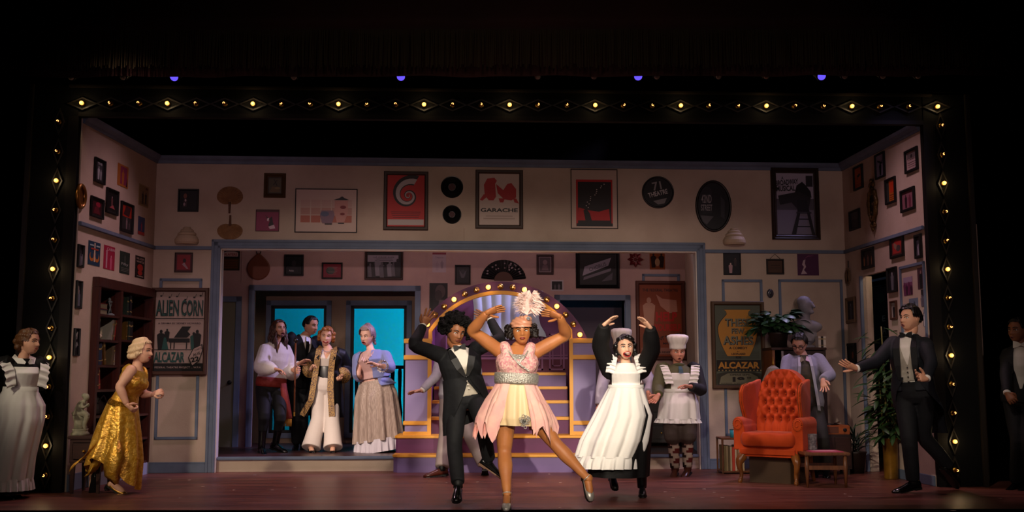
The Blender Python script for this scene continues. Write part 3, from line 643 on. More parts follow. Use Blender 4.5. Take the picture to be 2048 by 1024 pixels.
# ---- back flat, upper left
pic(WB, 357, 378, 397, 424, 'square black framed photo of a spotlit man, left end of the back wall', lambda A: A.ell(-.18, .22, .1, .13, '#7a4a3c').poly([(-.3, -.35), (-.08, -.32), (-.05, .0), (-.14, .12), (-.26, .05)], '#3c2c30').ell(-.16, .0, .05, .06, '#c8b0b0').ell(-.22, -.2, .06, .08, '#a08890'), bg='#0b0b0e', fw=.02)
def p_brown(A): A.rect(-.46, .46, -.45, .45, '#57503a').poly([(-.4, -.4), (.4, -.4), (.3, -.1), (-.2, -.05)], '#6f5a38').poly([(-.1, .4), (-.05, .4), (.2, 0), (.12, 0)], '#2a2622').poly([(.15, .35), (.2, .35), (-.1, .02), (-.14, .05)], '#2a2622').ell(.2, -.15, .2, .06, '#8a7448')
pic(WB, 529, 347, 571, 396, 'small painting in a heavy brown wood frame high on the back wall', p_brown, fw=.05, fc='#4e3a20', d=.04, prof=1)
pic(WB, 512, 419, 558, 463, 'square magenta record sleeve with white figure below the brown frame', lambda A: A.rect(-.5, .5, .4, .5, '#4a2226').poly([(-.1, .15), (.1, .1), (.2, .2), (.25, -.1), (.35, -.35), (.1, -.42), (.05, -.2), (.12, .0)], '#2a1a24').poly([(0, .1), (.08, .12), (.05, -.05), (-.02, .0)], '#d8c0c8').poly([(.05, -.3), (.3, -.2), (.36, -.38), (.12, -.42)], '#d0b0bc').poly([(-.15, .28), (.05, .12), (.02, .1)], '#26141f'), 'record_sleeve', 'record sleeve', 0.008, fc='#4a2226', bg='#87244e', d=.012)
def p_vase(A):
    for i in range(5):
        for j in range(3):
            if i < 5: A.rect(-.42 + i * .172, -.42 + i * .172 + .155, -.28 + j * .185, -.28 + j * .185 + .165, ('#b0614e', '#b8897c', '#c4a094')[j])
    A.poly([(-.06, -.3), (.1, -.3), (.14, -.12), (.12, 0), (-.08, 0), (-.1, -.12)], '#86687a').ell(-.02, -.08, .07, .06, '#5a607c').rect(-.02, .1, -.33, -.305, '#241c22')
    A.poly([(.18, -.28), (.3, -.28), (.36, -.05), (.36, .24), (.14, .24), (.14, -.05)], '#c48a80').rect(.2, .3, -.31, -.285, '#241c22')
    A.poly([(.12, .25), (.38, .25), (.3, .3), (.26, .34), (.22, .3)], '#1c181c').ell(.28, .08, .05, .04, '#7c2024').ell(.27, -.08, .04, .03, '#7c2024')
pic(WB, 591, 377, 714, 466, 'wide thin black framed print of two vases before a tiled wall', p_vase, fw=.012, fc='#15121a', bg='#cbb0a2', d=.02)
def p_spiral(A):
    A.rect(-.48, .48, -.47, -.36, '#b8aaa4').rect(-.5, .5, -.36, .5, '#b8201c')
    cx, cz = .06, .1; asp = A.w / A.h
    def arm(r0, c, t0, t1, wd):
        L, R = [], []
        for i in range(61):
            t = t0 + (t1 - t0) * i / 60; r = .052 * exp(.21 * t) ; a = r0 - t
            L.append((cx + r * cos(a), cz + r * sin(a) * asp)); r2 = r * wd; R.append((cx + r2 * cos(a), cz + r2 * sin(a) * asp))
        for i in range(60):
            q = [L[i], L[i + 1], R[i + 1], R[i]]; q = [(max(-.5, min(.5, x)), max(-.36, min(.5, z_))) for x, z_ in q]
            y = A.y; A.poly(q, c); A.y = y
        A.y -= .0005
    arm(3.4, '#171214', -6, 8.6, 1.95); arm(3.4, '#b4a8a6', -4, 8.6, 1.6); arm(3.4, '#171214', -5, 8.6, 1.1)
    A.poly([(-.5, .5), (-.5, -.36), (-.46, -.36), (-.46, .5)], '#b8201c').lines(-.34, -.2, 4, '#5c1414')
pic(WB, 768, 343, 856, 461, 'red poster with a big grey spiral in a dark brown frame', p_spiral, fw=.045, fc='#3a2a22', bg='#b8201c', d=.03)
def p_red_fig(A):
    bl = lambda pts: A.poly(pts, '#a81c1e')
    bl([(-.38, .28), (-.3, .4), (-.12, .42), (-.06, .36), (-.1, .3), (-.08, .05), (-.14, -.02), (-.26, -.02), (-.36, .08)]); bl([(-.38, .1), (-.28, .06), (-.42, -.03), (-.48, -.01)])
    bl([(-.08, .3), (.1, .18), (.2, .3), (.3, .32), (.42, .2), (.42, .04), (.3, -.02), (.12, 0), (-.04, .12)]); bl([(-.02, .02), (.14, .02), (.1, -.06), (.02, -.06)]); bl([(.34, .02), (.42, .02), (.49, -.08), (.38, -.06)])
    A.text('GARACHE', 0, -.21, .92, .075, '#120e10', .03).lines(-.4, -.3, 2, '#a08a80', th=.3)
pic(WB, 951, 340, 1046, 458, 'poster of red crouching shapes lettered GARACHE in a brown frame', p_red_fig, fw=.045, fc='#38281f', bg='#c4aea2', d=.03)
def p_stars(A):
    A.rect(-.4, .4, -.47, .33, '#b01414').rect(-.36, .37, -.47, .29, '#1d1214').poly([(-.37, -.37), (.34, -.37), (.32, -.17), (.1, -.22), (-.1, -.2), (-.35, -.15)], '#b01214').poly([(-.2, -.37), (-.06, -.37), (-.1, -.25), (-.18, -.16), (-.24, -.2)], '#150e10').poly([(-.2, -.2), (.1, -.2), (.25, -.16), (.1, -.19)], '#150e10').rect(-.39, .4, -.47, -.42, '#150e10')
    for i in range(14): f = i / 13; A.ell(-.15 + .35 * f ** 1.5 + random.uniform(-.05, .05), -.15 + .4 * f, .012, .008, '#d8c8c0', 6)
pic(WB, 1141, 338, 1236, 458, 'thin framed poster of a dark figure scattering stars over red', p_stars, fw=.01, fc='#2c201e', bg='#bfa698', d=.02)
pic(WB, 350, 505, 385, 545, 'small red print with a pale figure below the left sconce', lambda A: A.rect(-.4, .4, -.4, .42, '#8c1c2a').ell(.05, .1, .1, .12, '#2c1218').poly([(-.1, -.1), (.05, .0), (.3, -.35), (.2, -.36)], '#a08088'), fw=.012, fc='#2a1414', bg='#4a141c', d=.015)
# records
def record(W, x, y, rpx, label):
    u, z = W.uv(x, y); r = (W.uv(x + rpx, y)[0] - W.uv(x - rpx, y)[0]) / 2
    t = thing('vinyl_record', label, 'record', W.at(u, z), 'records on the back wall'); mb = MB()
    prof = [(0.004, -.004), (r * .33, -.004)]
    for k in range(10): rr = r * (.36 + .06 * k); prof += [(rr, -.006), (rr + r * .03, -.0045)]
    prof += [(r * .99, -.006), (r, -.003), (r, 0)]
    mb.lathe(prof, 48, axis='Y'); obj('disc', mb, mat('vinyl', '#0a0a0b', 0.3, spec=0.5), t)
    mb = MB(); mb.lathe([(r * .3, 0), (r * .3, -.0072), (.005, -.0072)], 24, axis='Y'); obj('label', mb, mc('#4a2226'), t)
record(WB, 904, 374, 22.5, 'black vinyl record, the larger upper one between the two posters'); record(WB, 904, 429, 19, 'black vinyl record, the smaller lower one between the two posters')
# round theatre sign and oval street sign
def disc_pic(W, x, y, rx, ry, label, paint, name, fwid, fc, bg, cat='sign'):
    u, z = W.uv(x, y); a_ = (W.uv(x + rx, y)[0] - W.uv(x - rx, y)[0]) / 2; b_ = (W.uv(x, y - ry)[1] - W.uv(x, y + ry)[1]) / 2
    t = thing(name, label, cat, W.at(u, z)); rg = []
    for k in range(40):
        th = 2 * pi * k / 40; rg.append([V(((a_ - dx) * cos(th), -y_, (b_ - dx) * sin(th))) for dx, y_ in ((0, 0), (0, .02), (fwid * .4, .03), (fwid, .018), (fwid, 0))])
    rg.append(rg[0]); obj('frame', MB().loft(rg, cap=False), mc(fc, .4), t, smooth=True)
    A = Art(2 * a_, 2 * b_, -.008); A.ell(0, 0, .5 - fwid / 2 / a_ * .9, .5 - fwid / 2 / b_ * .9, bg, 40); paint(A); obj('print', A.mb, A.mats, t); return t
disc_pic(WB, 1315.5, 385, 32, 32, 'round black sign lettered THEATRE in slanting grey letters', lambda A: A.text('71', -.03, .2, .28, .26, '#8a8686', .02, .2).text('THEATRE', 0, -.03, .62, .15, '#b8b2b0', .02, .24).poly([(-.15, -.27), (.28, -.17), (.2, -.34), (0, -.38)], '#7c7878'), 'theatre_sign', .02, '#100e10', '#131114')
disc_pic(WB, 1426.5, 412.5, 36, 51.5, 'oval black framed sign lettered 42ND STREET', lambda A: A.poly([(-.4, .05), (-.36, .34), (-.1, .38), (-.03, .3), (-.03, -.14), (-.3, -.14)], '#24242a').text('42ND', -.19, .14, .28, .16, '#9a9698', .015).text('STREET', -.19, -.03, .31, .12, '#9a9698', .015).poly([(-.36, -.18), (0, -.2), (-.2, -.36), (-.3, -.3)], '#565458').poly([(.2, .2), (.32, .1), (.3, -.25), (.2, -.2)], '#34343a'), 'street_sign', .03, '#17120f', '#17171b')
def p_broadway(A):
    A.rect(-.5, .5, -.5, .02, '#7c7688').rect(-.5, .5, -.1, .08, '#56525c').text('A', -.32, .42, .06, .05, '#1a181c', .02).text('BROADWAY', -.2, .35, .6, .09, '#1a181c', .03, .1).text('MUSICAL', -.24, .25, .5, .09, '#1a181c', .03, .05)
    A.poly([(.05, .3), (.2, .36), (.3, .3), (.42, .2), (.44, .1), (.2, .14), (.0, .18)], '#19181c').poly([(-.45, .13), (.1, .2), (.42, .1), (.35, -.1), (.1, -.12), (-.1, .02), (-.4, -.02)], '#26252a').poly([(.05, .06), (.3, .06), (.38, -.14), (.05, -.14)], '#1c1b20').rect(.02, .42, -.16, -.13, '#3c3a40').rect(.3, .48, .28, .46, '#2c2a30')
    A.poly([(.05, -.14), (.13, -.14), (.0, -.5), (-.12, -.5)], '#232228').poly([(.3, -.14), (.38, -.14), (.5, -.5), (.42, -.5)], '#232228').rect(.02, .4, -.26, -.24, '#232228').rect(-.02, .44, -.38, -.36, '#232228')
pic(WB, 1540, 336, 1640, 480, 'large dark gold framed poster lettered A BROADWAY MUSICAL', p_broadway, fw=.065, fc='#2c1d10', bg='#a8a0b2', d=.045, prof=1)
pic(WB, 1446, 506, 1482, 550, 'dark photo of a pale woman beside the wide opening, below right sconce', lambda A: A.fig(-.1, -.45, .5, '#b08c90', '#c8a8a0').fig(.2, -.1, .4, '#3c3030', '#5c4844'), fw=.012, fc='#0c0a0c', bg='#15121a', d=.015)
t = pic(WB, 1532, 518, 1568, 549, 'small wooden plaque hung on a triangle of cord', lambda A: A.rect(-.45, .45, -.42, .42, '#4a3020').lines(-.2, .2, 2, '#3a2618'), 'hanging_plaque', 'plaque', .02, '#1a120e', bg='#4a3020', d=.02)
a = WB.uv(1532, 518); b = WB.uv(1568, 549); w2 = (b[0] - a[0]) / 2; h2 = (a[1] - b[1]) / 2
obj('cord', MB().tube([(-w2 * .6, -.012, h2), (0, -.008, h2 + .06), (w2 * .6, -.012, h2)], .003, 6), mc('#1a1210'), t)
pic(WB, 1594, 508, 1638, 551, 'square purple record sleeve with a white dancing figure', lambda A: A.poly([(-.35, -.45), (-.2, -.1), (-.28, .0), (-.22, .2), (-.12, .25), (-.15, .05), (-.1, -.1), (-.2, -.25), (-.05, -.42)], '#b8a0a8').poly([(-.2, .25), (.0, .38), (.3, .42), (0, .42)], '#8c4a70'), 'record_sleeve', 'record sleeve', 0, bg='#4a1f44')
u, z = WB.uv(1540, 587); t = thing('oval_ornament', 'small oval silver ornament beside the tall urn poster', 'ornament', WB.at(u, z))
obj('body', MB().ell((0, -.012, 0), (.042, .02, .055), nu=20), mat('dark_silver', '#6c6a72', 0.25, 0.8), t, smooth=True)
obj('centre', MB().ell((0, -.03, 0), (.02, .012, .028)), mc('#2a2830', .3), t, smooth=True)
# palm-leaf fans, one above the other
def fan(W, cx, cy, w, h, label, down):
    u, z = W.uv(cx, cy); pw = (W.uv(cx + w / 2, cy)[0] - W.uv(cx - w / 2, cy)[0]) / 2; ph = (W.uv(cx, cy - h / 2)[1] - W.uv(cx, cy + h / 2)[1]) / 2
    t = thing('palm_leaf_fan', label, 'fan', W.at(u, z)); s = -1 if down else 1; n = 48; mb = MB()
    out = []
    for k in range(n):
        a_ = 2 * pi * k / n; r = 1 - .16 * exp(-((a_ - 1.5 * pi) / .35) ** 2); zz = sin(a_) * ph * r * (1.0 if sin(a_) > 0 else .8)
        out.append(V((cos(a_) * pw * (r if sin(a_) < 0 else 1), -.006 - (.004 if k % 2 else 0), s * zz)))
    rgs = [[V((p.x, 0, p.z)) for p in out], out, [V((p.x * .6, p.y - .006, p.z * .6)) for p in out], [V((p.x * .05, -.016, p.z * .05 - s * ph * .3)) for p in out]]
    mb.loft(rgs); obj('leaf', mb, mat('palm_straw', '#8c6540', 0.7, col2='#7a5434', scale=14), t)
    hb = MB(); hb.tube([(0, -.014, -s * ph * .5), (0, -.014, -s * ph * 1.0), (0, -.012, -s * (ph + .07))], [.016, .012, .011], 8); obj('handle', hb, mat('straw_handle', '#5a3a2a', .6), t)
fan(WB, 460, 394, 52, 42, 'brown palm leaf fan hung upright, upper of the pair on back wall', False); fan(WB, 460, 461, 51, 37, 'brown palm leaf fan hung upside down, lower of the pair', True)
# plaster stepped sconces
def sconce(W, cx, cy, label):
    u, z = W.uv(cx, cy); t = thing('wall_sconce', label, 'wall lamp', W.at(u, z), 'stepped plaster sconces')
    for zz, r, h in ((-.10, .14, .10), (.0, .108, .045), (.045, .078, .035), (.08, .048, .025)):
        mb = MB(); n = 14; mb.loft([[V((rr * cos(pi * i / n), -rr * .8 * sin(pi * i / n), zz + hh)) for i in range(n + 1)] for rr, hh in ((r * .9, 0), (r, h * .25), (r, h * .6), (r * .82, h))]); obj('tier', mb, mat('plaster', '#b79f86', .8), t)
sconce(WB, 374, 472, 'stepped plaster wall sconce left of the wide opening'); sconce(WB, 1468, 474, 'stepped plaster wall sconce right of the wide opening')

# ---- the two tall theatre posters
def p_corn(A):
    G = '#1f4a44'; K = '#121212'; A.rect(-.5, .5, .27, .5, '#a58e84')
    for i, (x, z_) in enumerate(((-.37, .455), (-.2, .44), (-.05, .45), (.12, .41), (.3, .44), (.43, .46))): A.ell(x - .02, z_ - .012, .022, .011, K, 8).poly([(x, z_ - .012), (x + .008, z_ - .012), (x + .03, z_ + .03), (x + .02, z_ + .03)], K)
    A.text('ALIEN', -.25, .29, .46, .2, K, .03).text('ALIEN', -.255, .295, .46, .2, G, .0).text('CORN', .25, .29, .44, .2, K, .03).text('CORN', .245, .295, .44, .2, G, .0).rect(-.49, .49, .155, .165, K)
    A.text('A DRAMA BY SIDNEY HOWARD', 0, .10, .86, .022, '#3a3030', .01).rect(-.49, .25, -.235, -.228, K)
    A.poly([(-.2, -.09), (.22, -.09), (.22, -.14), (-.2, -.14)], K).poly([(-.1, -.08), (.06, .06), (.24, .06), (.17, .0), (.23, -.04), (.16, -.08)], K).rect(-.17, -.15, -.22, -.14, K).rect(-.1, -.08, -.22, -.14, K).rect(.15, .17, -.22, -.14, K)
    A.fig(-.36, -.23, .25, K).fig(-.24, -.13, .16, K).poly([(-.34, -.23), (-.2, -.23), (-.26, -.08), (-.3, -.08)], G).fig(.3, -.23, .22, G, K).fig(.37, -.23, .25, K)
    A.text('ALCAZAR', -.18, -.325, .62, .13, G, .03).rect(-.5, .5, -.5, -.4, K).text('FEDERAL THEATRE PROJECT ... W.P.A', 0, -.455, .93, .028, '#a58e84', .01)
    A.poly([(.2, -.33), (.3, -.21), (.48, -.16), (.5, -.24), (.42, -.38), (.28, -.44)], K).poly([(.22, -.33), (.31, -.22), (.46, -.175), (.48, -.24), (.41, -.37), (.29, -.425)], '#a58e84').text('STARTS', .4, -.225, .15, .02, K, .01, .35).text('AUG', .37, -.285, .15, .035, K, .03, .35).text('22', .34, -.35, .17, .06, K, .04, .25)
pic(WB, 306, 576, 414, 750, 'tall theatre poster lettered ALIEN CORN with a grand piano', p_corn, 'theatre_poster', 'poster', .045, '#4a2f22', d=.04, bg='#a58e84', off=.02)
def p_ashes(A):
    O = '#b07a2c'; K = '#17130e'; G = '#4f5446'
    for i in range(9): A.rect(-.46, .46, -.14 - i * .012 + .06, -.137 - i * .012 + .06, '#2f3328')
    urn = []
    for i in range(33):
        t_ = i / 32; z_ = .44 - .58 * t_; r = .30 if t_ < .02 else (.26 - .03 * t_ / .1 if t_ < .1 else .23 + .2 * sin(min(1, (t_ - .1) / .32) * pi / 2) if t_ < .42 else .43 - .19 * ((t_ - .42) / .58) ** 1.8)
        urn.append((r, z_))
    A.poly([(x * 1.03, z_ + .004) for x, z_ in urn] + [(-x * 1.03, z_ + .004) for x, z_ in urn[::-1]], K).poly([(x, z_) for x, z_ in urn] + [(-x, z_) for x, z_ in urn[::-1]], O)
    for tx, z_, w_, h_, in (('THESE', .28, .56, .1), ('FEW', .175, .28, .065), ('ASHES', .055, .66, .11)): A.text(tx, 0.005, z_ - .004, w_, h_, K, .05).text(tx, 0, z_, w_, h_, '#6c6e5c', .015)
    A.text('A COMEDY', 0, -.04, .4, .032, K, .03).text('BY', 0, -.085, .06, .015, K).text('LEONARD', 0, -.115, .3, .025, K, .03).text('IDE', 0, -.155, .12, .025, K, .03)
    A.rect(-.48, .48, -.31, -.19, K).text('ALCAZAR', 0, -.255, .9, .085, O, .04)
    for i in range(26): A.ell(-.47 + i * .0376, -.32, .018, .01, '#8c7a50' if i % 2 else K, 8)
    A.poly([(-.48, -.5), (.48, -.5), (.48, -.36), (.3, -.34), (-.3, -.34), (-.48, -.36)], '#2c2a20').poly([(-.44, -.49), (.44, -.49), (.4, -.4), (.25, -.355), (-.25, -.355), (-.4, -.4)], '#6a6750').text('OPENS SEPT.', .02, -.375, .45, .022, K, .02).text('19', -.02, -.432, .26, .065, K, .06).text('TH', .2, -.412, .1, .025, K, .03).text('FEDERAL THEATRE PROJECT', 0, -.482, .8, .016, K, .01)
pic(WB, 1420, 603, 1530, 777, 'tall theatre poster lettered THESE FEW ASHES on a gold urn', p_ashes, 'theatre_poster', 'poster', .045, '#4a3420', d=.04, bg='#4f5446', off=.02)

# ---- inner room wall
pic(WI, 444, 501, 479, 541, 'playbill with an arched title hung left inside the opening, above the door', lambda A: A.poly([(-.4, .2), (.4, .2), (.4, .4), (.2, .45), (-.2, .45), (-.4, .4)], '#b8a49c').text('PLAYERS', 0, .3, .7, .12, '#8c2a2c', .02).rect(-.45, .45, -.45, .1, '#4a3a22').lines(-.4, .05, 5, '#6a3a24'), 'playbill', 'playbill', 0, bg='#1c1814')
u, z = WI.uv(517, 536); t = thing('hanging_fan', 'brown leather teardrop shaped fan hung from a looped thong', 'fan', WI.at(u, z))
tear = [(.155 * sin(a_) * (1 if cos(a_) < 0 else (1 - .62 * cos(a_) ** 2)), -.165 * -cos(a_) if cos(a_) < 0 else .2 * cos(a_)) for a_ in [2 * pi * k / 40 for k in range(40)]]
mb = MB(); mb.loft([[V((x, 0, z_)) for x, z_ in tear], [V((x, -.012, z_)) for x, z_ in tear], [V((x * .9, -.02, z_ * .9)) for x, z_ in tear]]); obj('blade', mb, mat('tan_leather', '#6a3820', .6), t)
obj('loop', MB().tube([(-.004, -.01, .17), (-.03, -.01, .235), (.025, -.01, .3), (-.025, -.01, .3), (.03, -.01, .235), (.004, -.01, .17)], .006, 6, sub=3), mc('#2a1610'), t)
pic(WI, 569, 509, 607, 552, 'black framed signed portrait, first right of the leather fan', lambda A: A.ell(0, .1, .14, .17, '#26242a').poly([(-.3, -.4), (.3, -.4), (.2, -.1), (-.2, -.1)], '#1c1b20').text('Anita', -.15, -.3, .3, .1, '#b8b0b0', .01), bg='#0d0d10', fw=.025)
pic(WI, 644, 525, 685, 558, 'landscape black framed print with red ground and green scribbles', lambda A: A.rect(-.42, .42, -.42, .42, '#7c2030').ell(-.1, .0, .24, .26, '#2c3a34').lines(-.3, .3, 6, '#8c7a70', -.28, .3, .2), fw=.02, bg='#7c2030')
pic(WI, 730, 500, 806, 560, 'wide framed marquee photo above the french windows', lambda A: (A.rect(-.48, .42, .12, .38, '#8c8490').text('LA CAGE AUX', 0, .3, .6, .06, '#2a282e').lines(.15, .26, 2, '#3a3840', -.3, .3), crowd(['#5a565e', '#2a282c', '#77737c'], 8)(A)), fw=.03, fc='#2c1812', bg='#1a191c', d=.03)
pic(WI, 865, 505, 892, 545, 'pale playbill pinned between two wall joints', lambda A: A.rect(-.5, .5, .4, .5, '#7c2a3a').text('Theatre', 0, .25, .6, .08, '#6a5a6a').fig(.2, -.3, .4, '#8c7c84').fig(-.15, -.4, .45, '#a08c94'), 'playbill', 'playbill', 0, bg='#a8949a')
pic(WI, 859, 566, 895, 622, 'dark photo of a head with white ruff behind the lit arch', lambda A: A.rect(-.5, -.3, -.5, .5, '#0a0809').ell(.1, .2, .28, .24, '#4a3c3c').ell(.0, .05, .2, .2, '#332829').poly([(.0, -.3), (.35, -.35), (.3, -.1), (.05, -.1)], '#5c4c50'), 'unframed_poster', 'poster', 0, bg='#151014')
pic(WI, 910, 530, 941, 569, 'black framed dim drawing left of the black folding fan', lambda A: A.ell(0, .05, .25, .25, '#2e2c32').poly([(-.3, .3), (-.1, -.2), (.1, -.2), (.3, .3), (0, 0)], '#4c4850'), bg='#18171b', fw=.02)
u, z = WI.uv(1007, 561); t = thing('folding_fan', 'open black folding fan with painted flowers above the lit arch', 'fan', WI.at(u, z))
R_ = (WI.uv(1052, 561)[0] - WI.uv(962, 561)[0]) / 2; n = 18
for k in range(n):
    a0, a1 = pi * .97 - pi * .94 * k / n, pi * .97 - pi * .94 * (k + 1) / n
    mb = MB(); mb.add([(R_ * rr * cos(a_), -.01 - yy, R_ * .92 * rr * sin(a_)) for rr, a_, yy in ((.42, a0, 0), (1, a0, 0), (1, (a0 + a1) / 2, .012), (.42, (a0 + a1) / 2, .008), (1, a1, 0), (.42, a1, 0))], [(0, 1, 2, 3), (3, 2, 4, 5)]); obj('fold', mb, mc('#0d0b0d', .5), t)
obj('sticks', MB().prism([(R_ * .42 * cos(pi * k / 16), R_ * .4 * sin(pi * k / 16)) for k in range(17)], -.012, -.002), mc('#4a2a1c'), t)
for i in range(22): a_ = random.uniform(.3, 2.8); rr = R_ * random.uniform(.55, .92); obj('painted_flower', MB().ell((rr * cos(a_), -.022, rr * .92 * sin(a_)), (random.uniform(.008, .016), .003, random.uniform(.008, .014)), nu=8, nv=4), mc('#8c7c80'), t)
pic(WI, 1073, 509, 1107, 549, 'small portrait in a dark red wood frame right of the folding fan', lambda A: A.ell(0, .15, .2, .18, '#7c6468').poly([(-.3, -.42), (.3, -.42), (.2, -.05), (-.2, -.05)], '#6a545a'), fw=.03, fc='#2c1414', board='#9a868a', bw=.012, bg='#4a3a40')
pic(WI, 1101, 560, 1127, 582, 'tiny snapshot with a white border above the arch shoulder', lambda A: A.rect(-.4, .4, -.38, .38, '#141216').fig(-.15, -.38, .5, '#4c484e').fig(.15, -.38, .55, '#5c585e'), 'snapshot', 'photo', 0, bg='#b0a4a8')
pic(WI, 1151, 500, 1239, 577, 'large black framed photo of slanting tickets', lambda A: (A.poly([(-.42, -.22), (.3, .12), (.38, .38), (-.36, .08)], '#8a8290').poly([(-.4, -.36), (.36, -.06), (.38, .04), (-.38, -.26)], '#66606c').text('CHORUS', 0, .08, .5, .12, '#4a4650', .01, .36).poly([(.1, -.4), (.4, -.35), (.42, -.1)], '#4a4650')), fw=.055, fc='#0c0a0b', bg='#17151a', d=.04, prof=1)
u, z = WI.uv(1270, 519); t = thing('metal_flower', 'dark red eight petal metal flower beside the ticket photo', 'wall ornament', WI.at(u, z))
for k in range(8):
    a_ = pi / 4 * k; d_ = V((cos(a_), 0, sin(a_))); n_ = V((-sin(a_), 0, cos(a_))); mb = MB()
    mb.add([d_ * .02, d_ * .065 + n_ * .03 + V((0, -.015, 0)), d_ * .115 + V((0, -.02, 0)), d_ * .065 - n_ * .03 + V((0, -.015, 0)), d_ * .065 + V((0, -.004, 0))], [(0, 3, 4), (3, 2, 4), (2, 1, 4), (1, 0, 4)]); obj('petal', mb, mat('red_tin', '#6a1f24', .4, .3), t)
obj('centre', MB().ell((0, -.012, 0), (.022, .014, .022)), MC['red_tin'], t, smooth=True)
pic(WI, 1299, 503, 1330, 539, 'orange playbill with two dark figures, high at the inner right', lambda A: A.fig(-.25, -.4, .8, '#2c1a18').fig(.27, -.4, .8, '#2c1a18').ell(0, -.1, .16, .22, '#b08c68').rect(-.5, .5, .42, .5, '#7c2f1c'), 'playbill', 'playbill', 0, bg='#8c4a24')
trim('trim_28', WI, frame_rects(WI.uv(1284, 550)[0], WI.uv(1359, 550)[0], 0.9, WI.uv(1320, 548)[1], .035, .018), M_blue)
def p_redp(A): A.text('THE FEDERAL THEATRE', 0, .42, .84, .04, '#1a1214', .02).fig(-.27, -.12, .44, '#a87a66').poly([(-.1, .36), (.05, .3), (.38, .28), (.4, .12), (.2, .1), (.0, .2)], '#a87462').text('HELP', .14, .05, .5, .13, '#a8201c', .04).text('YOURSELF', .16, -.1, .62, .1, '#a8201c', .04).text('PRESENT THEATRE', .1, -.24, .8, .05, '#1a1214', .03, .22).text('MATS', .15, -.32, .2, .03, '#1a1214', .02).rect(-.46, .46, -.47, -.38, '#8c5a4c').text('ALL SEATS RESERVED', 0, -.44, .7, .025, '#1a1214', .02)
pic(WI, 1270, 562, 1371, 720, 'tall red theatre poster in a brown frame behind the chefs', p_redp, 'theatre_poster', 'poster', .05, '#4a241a', d=.04, bg='#7e3a1e', off=.02)

# ---- right flat
pic(WR, 1708.5, 336, 1728, 374.7, 'black framed orange print highest near the right corner', lambda A: A.poly([(-.2, .1), (.1, .2), (.25, .1), (0, 0)], '#2c1a18').rect(-.2, -.12, -.1, .1, '#2c1a18').lines(-.42, -.3, 2, '#5c2c18'), bg='#b0541f', fw=.025)
pic(WR, 1751.5, 311, 1772, 352, 'black framed silhouette of dancing figures on pale ground', lambda A: A.fig(.0, -.45, .6, '#1c1a20').poly([(-.35, .3), (.3, .1), (.3, .05), (-.3, .2)], '#1c1a20').poly([(-.2, -.1), (.3, .25), (.32, .2)], '#1c1a20'), bg='#8a86a0', fw=.022)
pic(WR, 1811, 303.5, 1841, 336.5, 'black framed certificate at the top right beside the portal', lambda A: A.rect(-.42, .42, .12, .42, '#6a5c5a').ell(0, .25, .08, .1, '#2c2424').text('La Bohème', 0, .08, .7, .08, '#2c2424').lines(-.38, -.02, 3, '#a88c8a'), bg='#b09490', fw=.03)
pic(WR, 1771.7, 360.5, 1794, 403, 'black framed orange and red poster right of the ornate gilt plaque', lambda A: A.rect(-.5, -.2, -.5, .5, '#3a3c38').poly([(-.1, .4), (.4, .4), (.35, -.1), (-.05, -.1)], '#c83c1c').lines(-.45, -.15, 3, '#8c3c18', -.1), bg='#c0651f', fw=.025)
pic(WR, 1802.5, 382.6, 1832, 416.7, 'black framed rosy photo of two standing figures near the portal', duo('#2c1820', '#6c2c40'), bg='#86545f', fw=.03)
pic(WR, 1700, 424, 1722, 455.6, 'black framed dim grey landscape just above the right rail', lambda A: A.poly([(-.5, -.2), (-.2, .1), (.1, 0), (.5, .2), (.5, -.5), (-.5, -.5)], '#26262c'), bg='#3c3c44', fw=.025)
pic(WR, 1725, 500, 1750, 534, 'black framed photo of three dancers above the right doorway', crowd(['#9a6a48', '#6a4a3c'], 3), bg='#221a1a', fw=.03)
pic(WR, 1781.5, 475.5, 1810, 511.6, 'black framed red abstract print just below the right rail', lambda A: A.poly([(-.4, -.4), (.3, -.4), (.4, .3), (-.1, .42), (-.4, .2)], '#a8302c').ell(.1, -.1, .2, .2, '#4a3c3c').poly([(-.3, .3), (0, .1), (-.1, -.2), (-.3, 0)], '#8c6a58'), bg='#5c2a28', fw=.032)
pic(WR, 1830.6, 470.6, 1858, 512, 'black framed grey group photo below the rail, at the portal edge', crowd(['#8a8490', '#3c3840', '#a29ca6'], 5), bg='#3a383f', fw=.032)
pic(WR, 1693, 596.5, 1713.4, 645, 'small portrait in a wide tan frame beside the right doorway', solo('#3c4250', '#6a707c'), fw=.045, fc='#7a6248', bg='#1c1c22', prof=1)
pic(WR, 1694.7, 687, 1714.7, 734.5, 'black framed glowing interior print low beside the right doorway', lambda A: A.ell(.15, 0, .12, .2, '#7c3c1c').rect(-.2, 0, -.4, .4, '#2a1a18'), fw=.04, bg='#171214')
pic(WR, 1775.5, 537, 1796.6, 583, 'tall black framed portrait on the right edge of the doorway', solo('#6a6a70', '#9a9aa0'), bg='#1c1c20', fw=.022)
pic(WR, 1782.3, 602.5, 1796, 638, 'narrow brown framed full length portrait below the tall black one', solo('#1c1a1c', '#8c8480'), fw=.02, fc='#4a2a1a', bg='#a49c94')
pic(WR, 1807, 556, 1826, 589, 'unframed purple toned photo pinned inside the blue panel', lambda A: (A.rect(-.5, .5, .2, .5, '#a08aa0'), crowd(['#6a2a50', '#3c1c30'], 4)(A)), 'pinned_photo', 'photo', 0, bg='#7c4468')
pic(WR, 1834.6, 536.7, 1851, 576.5, 'unframed portrait of a dark suited man at the top of the panel', solo('#17151a', '#8c7068', .05), 'pinned_photo', 'photo', 0, bg='#4a3038')
pic(WR, 1818, 598, 1837, 617, 'small blue grey photo directly above the tuxedoed dancer', crowd(['#3c4454', '#8a94a4'], 4), 'pinned_photo', 'photo', 0, bg='#6a7488')
